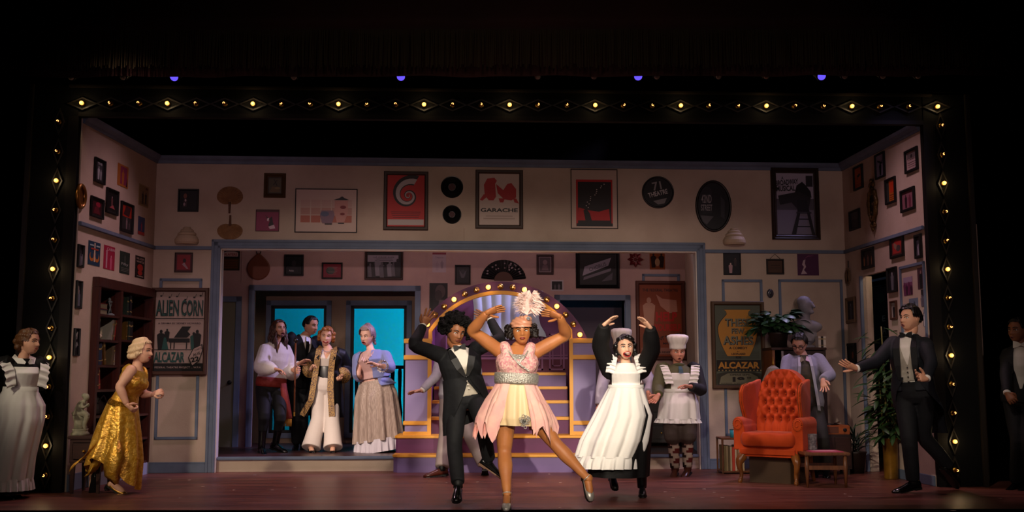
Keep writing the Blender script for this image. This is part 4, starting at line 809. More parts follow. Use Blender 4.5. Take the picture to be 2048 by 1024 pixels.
pic(WR, 1842, 579.6, 1860, 611, 'ragged edged dark crowd photo at the portal edge of the panel', crowd(['#4a4450', '#7a7480'], 5), 'pinned_photo', 'photo', 0, bg='#2a262c')
pic(WR, 1846.7, 619, 1859, 653, 'pale narrow costume photo lowest in the blue panel', duo('#4a4e5c', '#dcd8da'), 'pinned_photo', 'photo', 0, bg='#8a8c98')
# ornate gilt plaque
u, z = WR.uv(1748, 410.7); t = thing('ornate_plaque', 'ornate carved gilt wall plaque with crest on the right wall', 'wall ornament', WR.at(u, z))
mb = MB(); pw = .12; ph = .20; rg = []
for k in range(40):
    a_ = 2 * pi * k / 40; s_ = 1 + .07 * sin(9 * a_); tp = 1 - .28 * max(0, -sin(a_)); rg.append([V(((pw + dx) * s_ * tp * cos(a_), -y_, (ph + dx) * s_ * sin(a_))) for dx, y_ in ((0, 0), (0, .02), (-.018, .045), (-.035, .03), (-.04, .01), (-.04, 0))])
rg.append(rg[0]); obj('frame', MB().loft(rg, cap=False), mat('dull_gilt', '#4e3a1e', .4, .5, col2='#6a5026', scale=25, bump=.5), t, smooth=True)
for nm, cz, sg in (('crest', ph + .025, 1), ('foot', -ph - .02, -1)):
    mb = MB()
    for i in range(7): a_ = pi * i / 6; mb.ell((.045 * cos(a_), -.02, cz + sg * .03 * sin(a_)), (.022, .02, .022), nu=8, nv=6)
    mb.ell((0, -.025, cz + sg * .05), (.02, .02, .035), nu=8, nv=6); obj(nm, mb, MC['dull_gilt'], t, smooth=True)
A = Art(.2, .36, -.012); A.ell(0, 0, .42, .48, '#2c241c')
for i in range(14): A.ell(random.uniform(-.25, .25), random.uniform(-.38, .38), random.uniform(.05, .1), random.uniform(.03, .06), random.choice(['#6c5c44', '#4a3c2c', '#7c6c54']), 8)
obj('carving', A.mb, A.mats, t)
# lace roundel on a cord
u, z = WR.uv(1698, 553); t = thing('lace_hoop', 'small lace hoop hung on a dark cord near the right corner', 'wall ornament', WR.at(u, z))
mb = MB(); mb.tube([(.05 * cos(a_), -.012, .075 * sin(a_)) for a_ in [2 * pi * k / 24 for k in range(25)]], .012, 8, cap=False); obj('hoop', mb, mat('old_straw', '#6a5038', .7), t, smooth=True)
mb = MB()
for k in range(16): a_ = 2 * pi * k / 16; mb.ell((.068 * cos(a_), -.01, .1 * sin(a_)), (.014, .006, .014), nu=8, nv=4)
obj('lace_edge', mb, mc('#8c7460'), t)
obj('cord', MB().tube([(0, -.006, .08), (.005, -.008, .13), (0, -.004, .19)], .006, 6), mc('#1f1612'), t)
# dark lettered sign on the passage wall
pic(WD, 1741, 575, 1790, 745, 'tall dark brown sign with white letters through the right doorway', lambda A: A.text('E', .12, .12, .16, .07, '#8c8478', .01).text('A', .12, -.02, .2, .09, '#8c8478', .01).rect(-.15, .35, -.1, -.095, '#8c8478').ell(0, .36, .2, .06, '#2c3a28'), 'passage_sign', 'sign', .02, '#1c120c', bg='#241610')
# ================================================================== THE STAIR UNIT WITH LIT ARCH
M_pur = mat('purple_paint', '#6b5585', 0.55, col2='#735d8e', scale=4, spec=0.3)
M_pur2 = mat('lilac_paint', '#8577a4', 0.55, col2='#8d80ab', scale=4, spec=0.3)
M_mar = mat('plum_paint', '#5a2a52', 0.55, col2='#632f59', scale=4, spec=0.3)
sy0 = floor_pt(1000, 945).y; sc = at(1000, 800, sy0).x
STF = M.Translation((sc, sy0, 0))
st = thing('stair_unit', 'purple show staircase with gold treads, twin newel pillars and a bulb-lit arch', 'staircase', STF)
def sx(px, y, dy): return at(px, y, sy0 + dy).x - sc
def sz(py, dy): return at(1000, py, sy0 + dy).z
z1 = sz(909, 0.0); z2 = sz(871, 0.26); hw0 = -sx(786, 925, 0.0)
def stepbody(nm, hw, y0, y1, za, zb, m_, ch=.0):
    mb = MB(); p = [(-hw, y0 + ch), (-hw + ch, y0), (hw - ch, y0), (hw, y0 + ch), (hw, y1), (-hw, y1)]
    mb.loft([[V((x, y, za)) for x, y in p], [V((x, y, zb)) for x, y in p]]); return obj(nm, mb, m_, st)
def tread(hw, y0, y1, z, th=.03, ch=0.0, name='tread'):
    mb = MB(); p = [(-hw - .012, y0 + ch - .015), (-hw + ch, y0 - .025), (hw - ch, y0 - .025), (hw + .012, y0 + ch - .015), (hw + .012, y1), (-hw - .012, y1)] if ch else [(-hw, y0 - .02), (hw, y0 - .02), (hw, y1), (-hw, y1)]
    mb.loft([[V((x, y, z - th)) for x, y in p], [V((x, y, z)) for x, y in p]]); return obj(name, mb, M_gold, st, bevel=.006)
stepbody('riser', hw0, 0.0, 0.30, 0, z1 - .03, M_pur, .05); tread(hw0, 0.0, 0.30, z1, .03, .05)
stepbody('riser', hw0, 0.26, 0.80, z1, z2 - .03, M_mar, .02); tread(hw0, 0.26, 0.80, z2, .03, .02)
AY = 0.48                                   # plane of the arch and pillars
# inner flight
ins = [(834, .66), (801, .86), (773, 1.06), (745, 1.26)]; zp = z2
for i, (py, dy) in enumerate(ins):
    z = sz(py, dy); hw = sx(1143 - 5 * i, py, dy); hw = (sx(1144 - 4 * i, py, dy))
    stepbody('riser', hw, dy, dy + .22, zp - .02, z - .03, M_pur if i % 2 else M_mar); tread(hw, dy, dy + .22, z, .035); zp = z
# pillars
def pillar(px0, px1):
    x0 = sx(px0, 780, AY - .06); x1 = sx(px1, 780, AY - .06); zt = sz(678, AY - .06); zb = z2
    mb = MB(); mb.box(x0, x1, AY - .06, AY + .14, zb, zt); obj('pillar', mb, M_pur2, st, bevel=.006)
    for ya, yb in ((677, 686), (710, 719), (842, 850), (863, 871)):
        mb = MB(); mb.box(x0 - .018, x1 + .018, AY - .085, AY + .15, sz(yb, AY - .085), sz(ya, AY - .085)); obj('gold_band', mb, M_gold, st, bevel=.006)
    return x0, x1, zt
pl = pillar(810, 857); pr = pillar(1144, 1192); zt = pl[2]
# arch with gold inner edge
cx = (sx(1000, 600, AY)); Ro = (sz(563, AY) - sz(676, AY)); hwid = sx(1174, 670, AY); Ro_ = (hwid ** 2 + Ro ** 2) / (2 * Ro); czz = sz(563, AY) - Ro_
Ri = Ro_ - .135; a0 = math.asin((zt - czz) / Ro_); ai0 = math.acos(min(1, (sx(1141, 660, AY)) / Ri))
n = 40; outer = [(Ro_ * cos(a0 + (pi - 2 * a0) * i / n), czz + Ro_ * sin(a0 + (pi - 2 * a0) * i / n)) for i in range(n + 1)]
inner = [(Ri * cos(ai0 + (pi - 2 * ai0) * i / n), czz + Ri * sin(ai0 + (pi - 2 * ai0) * i / n)) for i in range(n + 1)]
outer = outer; xi = Ri * cos(ai0)
mb = MB(); rings = []
for (ox, oz), (ix, iz) in zip(outer, inner): rings.append([V((ox, AY, oz)), V((ix, AY, iz)), V((ix, AY + .09, iz)), V((ox, AY + .09, oz))])
e0 = [V((pr[1] - .0, AY, zt)), V((xi, AY, zt)), V((xi, AY + .09, zt)), V((pr[1], AY + .09, zt))]
rings = [[V((outer[0][0], AY, zt)), V((xi, AY, zt)), V((xi, AY + .09, zt)), V((outer[0][0], AY + .09, zt))]] + rings + [[V((outer[-1][0], AY, zt)), V((-xi, AY, zt)), V((-xi, AY + .09, zt)), V((outer[-1][0], AY + .09, zt))]]
mb.loft(rings); obj('arch', mb, mat('arch_plum', '#542650', 0.5, spec=0.3), st)
mb = MB(); path = [(xi, zt - .02)] + inner + [(-xi, zt - .02)]; path = [(x, z) for x, z in path]
rings = []
for i, (x, z) in enumerate(path):
    d = V((x - 0, 0, z - czz)); d.normalize()
    if i in (0, len(path) - 1): d = V((1 if i == 0 else -1, 0, 0))
    p = V((x, 0, z)); rings.append([p - d * .022 + V((0, AY - .02, 0)), p + d * .022 + V((0, AY - .02, 0)), p + d * .022 + V((0, AY + .05, 0)), p - d * .022 + V((0, AY + .05, 0))])
mb.loft(rings); obj('arch_edge', mb, M_gold, st)
for xx in (xi, -xi): mb = MB(); mb.box(xx - .022, xx + .022, AY - .10, AY - .05, z2, zt); obj('edge_strip', mb, M_gold, st)
# arch bulbs
bsock = MB().lathe([(.036, 0), (.036, -.01), (.03, -.018), (.022, -.018)], 18, axis='Y').mesh('bulb_cup', M_brass, True)
b_lit = MB().lathe([(.02, -.01), (.026, -.02), (.03, -.032), (.024, -.048), (.01, -.056)], 16, axis='Y').mesh('bulb', M_lit2, True)
b_dim = MB().lathe([(.02, -.01), (.026, -.02), (.028, -.032), (.022, -.046), (.01, -.052)], 16, axis='Y').mesh('bulb', mat('bulb_amber', '#7a5420', 0.15, 0.3, spec=0.7), True)
Rb = Ro_ - .062; th0 = math.asin(min(1, (sx(1159.5, 662, AY)) / Rb))
for k in range(-8, 9):
    a = th0 * k / 8.0 ; x = Rb * sin(a); z = czz + Rb * cos(a)
    if z < zt + .01: continue
    lit = (k + 7) % 3 == 2 if False else k in (-7, -4, -1, 2, 5, 8)
    c_ = obj('bulb_cup', None, None, st, me=bsock); c_.location = (x, AY, z)
    b_ = obj('bulb', None, None, st, me=b_lit if lit else b_dim); b_.location = (x, AY, z)
    if not lit: f_ = obj('filament', None, None, b_, me=fil); f_.location = (0, .012, 0); f_.rotation_euler = (0, random.uniform(0, 6), 0)
    if lit:
        l = bpy.data.lights.new('arch_bulb_glow', 'POINT'); l.energy = 0.5; l.color = (1, 0.66, 0.36); l.shadow_soft_size = 0.03
        lo = bpy.data.objects.new('arch_bulb_glow', l); COL.objects.link(lo); lo.parent = b_; lo.location = (0, -0.09, 0)
# painted backing inside the arch: panels, doors and a pale blue swagged curtain
BY = 1.50; ztop = czz + Ri + .1
mb = MB(); rB = Ri + .12; poly_ = [(-xi - .1, z2), (xi + .1, z2)] + [(x, z) for x, z in [(rB * cos(pi * i / 32) , czz + rB * sin(pi * i / 32)) for i in range(33)] if abs(x) < xi + .1 and z > z2 + .2]; mb.prism(poly_, BY, BY + .03); obj('backing', mb, mat('backing_plum', '#6d3a63', 0.6, col2='#5f3160', scale=1.5), st)
mb = MB(); za = zp + .0
mb.box(-xi - .1, xi + .1, BY - .008, BY, za, za + .17); obj('dado', mb, mat('wine_paint', '#5a1f3c', .6), st)
mb = MB(); mb.box(-xi - .1, xi + .1, BY - .014, BY, za + .17, za + .195); mb.box(-xi - .1, xi + .1, BY - .014, BY, za + .215, za + .225); obj('dado_rail', mb, mat('mauve_line', '#8a5c86', .6), st)
for px in (-.62, .44, .72):
    mb = MB()
    for r in frame_rects(px - .1, px + .1, za + .03, za + .5, .02): mb.box(r[0], r[1], BY - .016, BY, r[2], r[3])
    for r in frame_rects(px - .06, px + .06, za + .08, za + .45, .014): mb.box(r[0], r[1], BY - .012, BY, r[2], r[3])
    obj('painted_panel', mb, MC['mauve_line'], st)
for s_ in (-1, 1):
    mb = MB(); mb.add([(s_ * xi, AY + .1, z2), (s_ * (xi + .02), BY, z2), (s_ * (xi + .02), BY, zt + .2), (s_ * xi, AY + .1, zt + .1)], [(0, 1, 2, 3)]); obj('cheek', mb, M_mar, st)
mb = MB(); cl = sx(942, 620, BY); cr_ = sx(1086, 620, BY); zc0 = sz(676, BY); rings = []
for j in range(25):
    t_ = j / 24; row = []
    for i in range(61):
        f = i / 60; x = cl + (cr_ - cl) * f; narrow = .10 * sin(pi * min(1, t_ * 1.1)) * (f - .4); flare = .12 * max(0, t_ - .75) * 4 * (.3 if f < .6 else f) * (1 if f > .5 else -.3)
        row.append(V((x - narrow + flare * .35, BY - .04 - .02 * abs(sin(f * 7 * pi)) ** .7, lerp(ztop, zc0, t_) + .02 * sin(f * 9) * t_)))
    rings.append(row)
mb.loft(rings, cap=False, closed=False); obj('blue_curtain', mb, mat('pale_blue_drape', '#bccfe2', 0.7, spec=0.2), st, smooth=True)

# ================================================================== LEFT: bookcase, desk, statue
bx0 = WL.uv(182, 600, .10)[0]; bx1 = WL.uv(303, 600, .10)[0]
bx0 = WL.uv(170, 760, .10)[0] ; H_ = WL.uv(182, 548, .10)[1]
bu0, bu1 = bk0 - .03, WL.L - .09
bk = thing('bookcase', 'tall dark mahogany double bookcase built into the left wall', 'bookcase', WL.m)
D0, D1 = -.07, .26
M_bk = mat('mahogany', '#33130e', 0.4, col2='#441a12', scale=4, stretch=(10, 10, 1), spec=0.35)
bmid = WL.uv(248, 660, .10)[0]
for nm, a, b in (('side_panel', bu0, bu0 + .06), ('side_panel', bu1 - .04, bu1), ('divider', bmid - .025, bmid + .025)):
    mb = MB(); mb.box(a, b, D0, D1, .13, H_ - .10); obj(nm, mb, M_bk, bk, bevel=.004)
mb = MB(); mb.box(bu0, bu1, D0, D1, H_ - .10, H_); obj('header', mb, M_bk, bk, bevel=.005)
mb = MB(); mb.box(bu0, bu1, D1, D1 + .02, 0, H_); obj('back_panel', mb, mat('mahogany_dark', '#1f0c09', .6), bk)
mb = MB(); mb.box(bu0 + .05, bu1, D0 + .005, D1, .0, .13); obj('plinth', mb, mat('plinth_pale', '#8f93a0', .6), bk)
shl = []   # shelf heights per bay
for bay, (a, b, pts_) in enumerate(((bu0 + .06, bmid - .025, ((186, 624), (180, 676), (178, 729), (176, 780), (174, 834), (173, 873))), (bmid + .025, bu1 - .04, ((262, 630), (265, 680), (268, 730), (272, 779), (285, 828), (285, 876))))):
    hs = []
    for (px, py) in pts_:
        z = WL.uv(px, py, .10)[1]; hs.append(z); mb = MB(); mb.box(a, b, D0 + .01, D1, z - .025, z); obj('shelf', mb, M_bk, bk, bevel=.003)
    mb = MB(); mb.box(a, b, D0 + .01, D1, .13, .155); obj('shelf', mb, M_bk, bk); hs.append(.155); shl.append((a, b, hs))
BN = 0
ORD = 'first second third fourth fifth sixth seventh eighth ninth tenth'.split()
def book(m4, w, h, d, col, lean=0.0, label='', group=None, cream=True):
    """standing book: cover with pages block; local origin at the bottom centre of the spine"""
    t = thing('book', label, 'book', m4 @ M.Rotation(lean, 4, 'Y'), group)
    mb = MB(); c = .003
    mb.box(-w / 2, -w / 2 + c, 0, d, 0, h); mb.box(w / 2 - c, w / 2, 0, d, 0, h); mb.box(-w / 2, w / 2, -.002, c, 0, h); obj('cover', mb, mc(col, .5, spec=.3), t)
    mb = MB(); mb.box(-w / 2 + c, w / 2 - c, c, d - .006, .004, h - .004); obj('pages', mb, mc('#b8a98c'), t)
    for b0, b1 in ((.72, .80), (.18, .22)): obj('spine_band', MB().box(-w / 2 + .002, w / 2 - .002, -.0035, -.001, h * b0, h * b1), mc('#9a8450'), t)
    return t
SH = ['top', 'second', 'third', 'fourth', 'fifth', 'sixth', 'bottom']
def shelf_books(bay, row, u_off, specs, group):
    a, b, hs = shl[bay]; u = a + u_off; z = hs[row]
    for i, (w, h, col, cname, lean) in enumerate(specs):
        x = u + w / 2 + (abs(lean) * h * .5 if lean else 0)
        lift = abs(math.sin(lean)) * w / 2 if lean else 0
        book(WL.at(x, z + .001 + lift, .015 + random.uniform(0, .02)), w, h, .16, col, lean,
             '%s book %sstanding on the %s shelf, %s bay, %s from the left' % (cname, 'leaning, ' if lean else '', SH[row], ('near', 'far')[bay], ORD[i]), group)
        u += w + .002 + (abs(math.sin(lean)) * h if lean and (i + 1 == len(specs) or specs[i + 1][4] == 0) else 0)
G_ = 'books in the mahogany bookcase'
K = [('#14121a', 'black'), ('#3a1214', 'dark red'), ('#1c2a44', 'navy'), ('#5a4a38', 'tan'), ('#24302a', 'dark green'), ('#8c867c', 'grey'), ('#b8b2a8', 'white'), ('#8c2a22', 'red'), ('#5c4014', 'ochre'), ('#2a3c54', 'blue')]
def B(*ids, **k): return [(k.get('w', random.uniform(.03, .05)) if not isinstance(i, tuple) else i[1], random.uniform(.2, .27) if not isinstance(i, tuple) else i[2], K[i if not isinstance(i, tuple) else i[0]][0], K[i if not isinstance(i, tuple) else i[0]][1], 0 if not isinstance(i, tuple) else i[3]) for i in ids]
shelf_books(0, 0, .03, B((5, .035, .30, 0)), G_)
shelf_books(0, 1, .04, B((0, .04, .24, 0), (0, .035, .26, 0)), G_)
shelf_books(0, 1, .36, B((5, .035, .22, .22), (3, .03, .22, .22), (7, .025, .24, .22)), G_)
shelf_books(0, 2, .01, B((4, .035, .23, 0), (0, .03, .22, 0), (2, .05, .21, 0), (9, .05, .22, 0), (1, .03, .24, -.12), (8, .045, .26, -.2)), G_)
shelf_books(0, 2, .44, B((3, .03, .2, .14), (6, .045, .2, .14)), G_)
shelf_books(0, 3, .03, B((2, .045, .22, 0), (1, .035, .2, 0), (7, .05, .24, -.14)), G_)
shelf_books(1, 0, .22, B((4, .05, .2, 0), (0, .045, .22, 0), (0, .04, .2, 0)), G_)
shelf_books(1, 1, .02, B((1, .03, .18, 0)), G_); shelf_books(1, 1, .24, B((8, .03, .2, 0), (4, .045, .21, 0), (0, .045, .2, 0), (0, .04, .21, 0)), G_)
shelf_books(1, 4, .1, B((0, .05, .2, 0), (2, .05, .19, 0), (9, .04, .2, 0), (0, .04, .2, .1), (3, .035, .22, .14)), G_)
shelf_books(1, 5, .22, B((5, .025, .15, 0), (6, .02, .15, 0), (1, .04, .2, 0), (7, .04, .22, 0), (1, .045, .2, 0)), G_)
# flat books
a, b, hs = shl[0]
for i, (col, cn) in enumerate((('#22304a', 'blue'), ('#7c1f24', 'red'))):
    t = thing('book', '%s book lying flat on the top shelf, %s of the two' % (cn, ('lower', 'upper')[i]), 'book', WL.at(a + .28, hs[0] + .001 + i * .062, -.02), G_)
    obj('cover', MB().box(-.1, .1, -.002, .16, 0, .006).box(-.1, .1, -.002, .16, .054, .06).box(-.1, -.094, -.002, .16, 0, .06), mc(col, .5), t); obj('pages', MB().box(-.094, .098, .004, .154, .006, .054), mc('#8c7f68'), t)
# ornaments on the shelves
M_ivory = mat('ivory', '#c8b8a0', .5, col2='#b09c84', scale=20)
def orn(name, label, cat, m4, builds):
    t = thing(name, label, cat, m4)
    for nm, mb, m_, sm in builds: obj(nm, mb, m_, t, smooth=sm)
    return t
mb = MB(); mb.lathe([(.045, 0), (.05, .015), (.03, .03)], 14); mb.tube([(-.035, 0, .03), (.03, 0, .14)], .008, 8); mb.tube([(.035, 0, .03), (-.03, 0, .15)], .008, 8); mb.ell((.0, 0, .15), (.045, .02, .018)); mb.ell((-.02, 0, .175), (.02, .015, .02))
orn('crystal_figure', 'clear crossed crystal figurine on the top shelf of the near bay', 'figurine', WL.at(a + .47, hs[0], -.03), [('body', mb, mat('crystal', '#6f7478', .15, spec=.8), True)])
mb = MB(); mb.ell((0, 0, .035), (.05, .03, .03)); mb.ell((.03, 0, .065), (.025, .02, .025)); mb.ell((-.04, 0, .06), (.02, .012, .03))
for i in range(6): mb.tube([(-.05 + .02 * i, 0, .05), (-.06 + .025 * i, -.005, .1 + .015 * (i % 2))], [.009, .002], 6)
orn('shell_ornament', 'spiky white shell ornament on the second shelf of the near bay', 'shell', WL.at(a + .19, hs[1], -.02), [('body', mb, M_ivory, True)])
b_a, b_b, hs1 = shl[1]
mb = MB(); mb.tube([(0, 0, 0), (-.02, 0, .06), (-.01, 0, .12), (-.03, 0, .16)], [.035, .03, .02, .008], 10, sub=3); orn('carved_bird', 'pale carved bird on the top shelf of the far bay', 'figurine', WL.at(b_a + .07, hs1[0], -.02), [('body', mb, M_ivory, True)])
mb = MB(); mb.tube([(0, 0, 0), (.02, 0, .1), (.06, 0, .22)], [.035, .03, .03], 10, sub=3); orn('bronze_vase', 'slanted bronze vase on the top shelf of the far bay', 'vase', WL.at(b_a + .14, hs1[0], -.03), [('body', mb, mat('old_bronze', '#4a3418', .35, .6), True)])
mb = MB(); mb.lathe([(.025, 0), (.03, .02), (.02, .05), (.012, .08), (.018, .095), (.016, .11), (.003, .12)], 12); orn('chess_figure', 'small white chess-like figurine on the second shelf of the far bay', 'figurine', WL.at(b_a + .13, hs1[1], -.03), [('body', mb, M_ivory, True)])
t = thing('album_cover', 'dark record album with a gold disc on the third shelf', 'record sleeve', WL.at(a + .36, hs[2] + .002, .0)); obj('sleeve', MB().box(-.09, .09, .05, .06, 0, .19), mc('#14100e', .5), t); obj('gold_disc', MB().lathe([(.05, .0485), (.03, .047), (.01, .0485)], 24, (0, 0, .1), axis='Y'), mc('#6c5428', .4), t)
t = thing('travel_bag', 'grey canvas bag lying on the fifth shelf of the bookcase', 'bag', WL.at(a + .27, hs[4], .0))
rgs = []
for k in range(13):
    f = k / 12; r = .10 + .06 * sin(pi * min(1, f * 1.2 + .1)); rgs.append([V((-.22 + .44 * f, .08 + .085 * cos(2 * pi * i / 12), max(.0, .1 + r * sin(2 * pi * i / 12)) * (1 - .35 * f))) for i in range(12)])
obj('body', MB().loft(rgs), mat('grey_canvas', '#3c3a3a', .9, bump=.3, bscale=40), t, smooth=True); obj('strap', MB().tube([(-.1, -.01, .12), (0, -.02, .2), (.12, -.01, .1)], .009, 8, sub=4), mc('#242222'), t)
# jar with red lid
jp = WL.at(a + .03, hs[5], .02)
t = thing('jar', 'small glass jar with a red lid on the shelf beside the statue', 'jar', WL.at(a + .11, hs[5] + .001, .03)); obj('body', MB().lathe([(.026, 0), (.03, .005), (.03, .055), (.024, .062)], 16), mat('jar_glass', '#b8a898', .2, spec=.6), t, smooth=True); obj('lid', MB().lathe([(.028, .06), (.029, .062), (.029, .078), (.02, .08)], 16), mc('#9c3034', .4), t); obj('label', MB().lathe([(.0308, .014), (.0308, .046)], 16, cap=False), mc('#d0c4b0'), t)
mb = MB(); mb.lathe([(.02, 0), (.035, .01), (.03, .1), (.02, .13), (.03, .15), (.028, .19), (.012, .2)], 14)
orn('ceramic_bottle', 'grey ceramic bottle on the sixth shelf of the far bay', 'bottle', WL.at(b_a + .16, hs1[5], -.02), [('body', mb, mat('grey_glaze', '#8f8a80', .4), True)])
mb = MB(); mb.lathe([(.07, 0), (.075, .02), (.07, .04), (.03, .05), (.02, .08), (.035, .12), (.01, .15)], 14)
orn('brass_bell', 'dark brass bell on the bottom shelf of the far bay', 'bell', WL.at(b_a + .28, .156, -.02), [('body', mb, MC['old_bronze'], True)])
# desk in front of the bookcase
p0 = floor_pt(171, 988); DZ = at(150, 872, p0.y).z
t = thing('writing_desk', 'dark wood writing desk with tapered legs below the statue', 'desk', V((p0.x, p0.y, 0)))
xl = at(136, 872, p0.y).x - p0.x; xr = at(205, 872, p0.y).x - p0.x
mb = MB(); mb.box(xl, xr, -.02, .34, DZ - .03, DZ); obj('top', mb, M_dark, t, bevel=.006)
mb = MB(); mb.box(xl + .02, xr - .02, 0, .32, DZ - .25, DZ - .03); obj('apron', mb, M_dark, t, bevel=.004)
mb = MB(); mb.box(xl + .05, xr - .05, -.012, .0, DZ - .22, DZ - .06); dr = obj('drawer', mb, MC['dark_wood'], t, bevel=.006); obj('knob', MB().ell(((xl + xr) / 2, -.022, DZ - .14), .014), M_brass, dr, smooth=True)
for x in (xl + .05, xr - .03):
    for y in (.02, .3): mb = MB(); mb.loft([[V((x + a_ * r, y + b_ * r, z)) for a_, b_ in ((-1, -1), (1, -1), (1, 1), (-1, 1))] for z, r in ((0, .012), (DZ - .25, .02))]); obj('leg', mb, M_dark, t)
# kneeling garden statue on the desk
sp = at(160, 871, p0.y + .14); s_ = .40 / .40
t = thing('garden_statue', 'weathered stone statue of a seated woman on the desk', 'statue', V((sp.x, p0.y + .14, DZ)))
mb = MB(); mb.lathe([(.085, 0), (.085, .02), (.072, .03), (.07, .05), (.075, .06)], 18); mb.tube([(0, 0, .05), (-.01, 0, .12), (-.02, 0, .19)], [.062, .05, .055], 12)
mb.tube([(-.05, 0, .19), (-.075, 0, .22)], [.03, .02], 10)
body = MB(); body.tube([(-.03, 0, .19), (-.025, 0, .235), (0, 0, .285), (.03, 0, .325)], [.05, .04, .042, .022], 12, sub=3)
body.tube([(-.02, -.02, .2), (.04, -.02, .205), (.07, -.02, .17)], [.036, .033, .026], 10, sub=3); body.tube([(.068, -.02, .175), (.045, -.02, .1), (.05, -.02, .055)], [.026, .022, .015], 10, sub=3); body.tube([(.0, .02, .2), (.05, .02, .19), (.03, .02, .1), (.05, .02, .06)], [.034, .03, .022, .015], 10, sub=3)
body.ell((.045, 0, .36), (.03, .028, .037)); body.ell((.025, 0, .375), (.026, .026, .024)); body.tube([(.02, -.035, .31), (.03, -.045, .26), (.07, -.03, .285), (.075, -.015, .3)], [.016, .013, .011, .012], 8, sub=3); body.tube([(.01, .03, .31), (.04, .04, .27), (.065, .02, .29)], [.016, .013, .011], 8, sub=3)
M_stone = mat('weathered_stone', '#8a8672', .8, col2='#6c6a58', scale=22, bump=.3)
obj('base', mb, M_stone, t, smooth=True); obj('figure', remesh(body, .006, 3), M_stone, t, smooth=True)

# ================================================================== RIGHT: wing chair and furniture
cpos = floor_pt(1536, 968)
M_or = mat('orange_velvet', '#bc461a', .75, col2='#a83a12', scale=6, bump=.04, bscale=60, sheen=.08, spec=.15)
M_leg = mat('golden_oak', '#8a5424', .3, col2='#6c3e18', scale=8, spec=.5)
yaw = rad(-33)
CF = M.Translation((cpos.x, cpos.y, 0)) @ M.Rotation(yaw, 4, 'Z') @ M.Diagonal((.83, .86, 1.03, 1))
wc = thing('wing_chair', 'orange velvet wing chair with deep button tufting and cabriole legs', 'armchair', CF)
# local: front is -Y, origin under the front edge centre
SZ, hw = .36, .37
mb = MB(); mb.box(-hw, hw, .0, .62, SZ - .10, SZ - .0); obj('seat_rail', mb, M_or, wc, bevel=.025, auto=True)
cu = MB(); n = 20; rings = []
for k in range(9):
    f = k / 8; r = .5 - .5 * cos(pi * f); z = SZ + .005 + .125 * f; s_ = 1 - .07 * abs(f - .5) ** 2 * 4
    ring = []
    for i in range(40):
        a_ = 2 * pi * i / 40; x = (abs(cos(a_)) ** .35) * (1 if cos(a_) > 0 else -1) * (hw - .01) * s_; y = .29 + (abs(sin(a_)) ** .35) * (1 if sin(a_) > 0 else -1) * .33 * s_
        ring.append(V((x, y - .02, z + .012 * cos(x * 22) * f)))
    rings.append(ring)
cu.loft(rings); obj('seat_cushion', cu, M_or, wc, smooth=True)
# tufted back: grid surface with buttons
bz0, bz1 = SZ + .10, 1.13; rows = 46; cols = 44; grid = []; btn = []
hb = .29
for r_ in range(7):
    for c_ in range(-2, 3):
        x = (c_ + (.5 if r_ % 2 else 0)) * .105; z = bz0 + .16 + r_ * .085
        if abs(x) < .26 and z < bz1 - .16: btn.append((x, z))
fr, bkf = [], []
for j in range(rows + 1):
    f = j / rows; row = []; rb = []
    for i in range(cols + 1):
        g = i / cols * 2 - 1; top = bz1 - .16 * abs(g) ** 2.4; z = bz0 + (top - bz0) * f; x = g * hb * (1.0 + .06 * sin(pi * f))
        dd = min(sqrt((x - bx) ** 2 + (z - bz) ** 2) for bx, bz in btn); dep = .06 * exp(-(dd / .026) ** 2) + .04 * exp(-(dd / .05) ** 2)
        # pleats between buttons (diagonals) and vertical channels above and below
        cre = 0
        if bz0 + .16 <= z <= bz0 + .16 + 5.6 * .085:
            p_ = (x / .105 + (z - bz0 - .16) / .17); q_ = (x / .105 - (z - bz0 - .16) / .17); cre = max(exp(-((p_ - round(p_)) / .08) ** 2), exp(-((q_ - round(q_)) / .08) ** 2))
        else:
            ph = .5 if (z > bz0 + .3 and len(set(b[1] for b in btn)) % 2 == 0) else 0.0; p_ = x / .105 + ph; cre = exp(-((p_ - round(p_)) / .09) ** 2) * (1 - .3 * f)
        y = .45 + .16 * f + dep + .034 * cre - .035 * (1 - g * g) - .03 * sin(pi * f)
        row.append(V((x, y, z))); rb.append(V((x, .60 + .19 * f, z)))
    fr.append(row); bkf.append(rb)
mb = MB(); mb.loft(fr, cap=False, closed=False); b0 = MB(); b0.loft([r[::-1] for r in bkf], cap=False, closed=False); mb.join(b0)
edge = [fr[j][0] for j in range(rows + 1)] + fr[rows] + [fr[j][cols] for j in range(rows, -1, -1)]; edgeb = [bkf[j][0] for j in range(rows + 1)] + bkf[rows] + [bkf[j][cols] for j in range(rows, -1, -1)]
e_ = MB(); e_.loft([edge, edgeb], cap=False, closed=False); mb.join(e_)
back = obj('backrest', mb, M_or, wc, smooth=True)
for bx, bz in btn:
    f = (bz - bz0) / (bz1 - bz0); g = bx / hb; o = obj('button', MB().ell((bx, .45 + .16 * f + .085 - .035 * (1 - g * g) - .03 * sin(pi * f), bz), (.011, .008, .011), nu=10, nv=6), M_or, back, smooth=True)
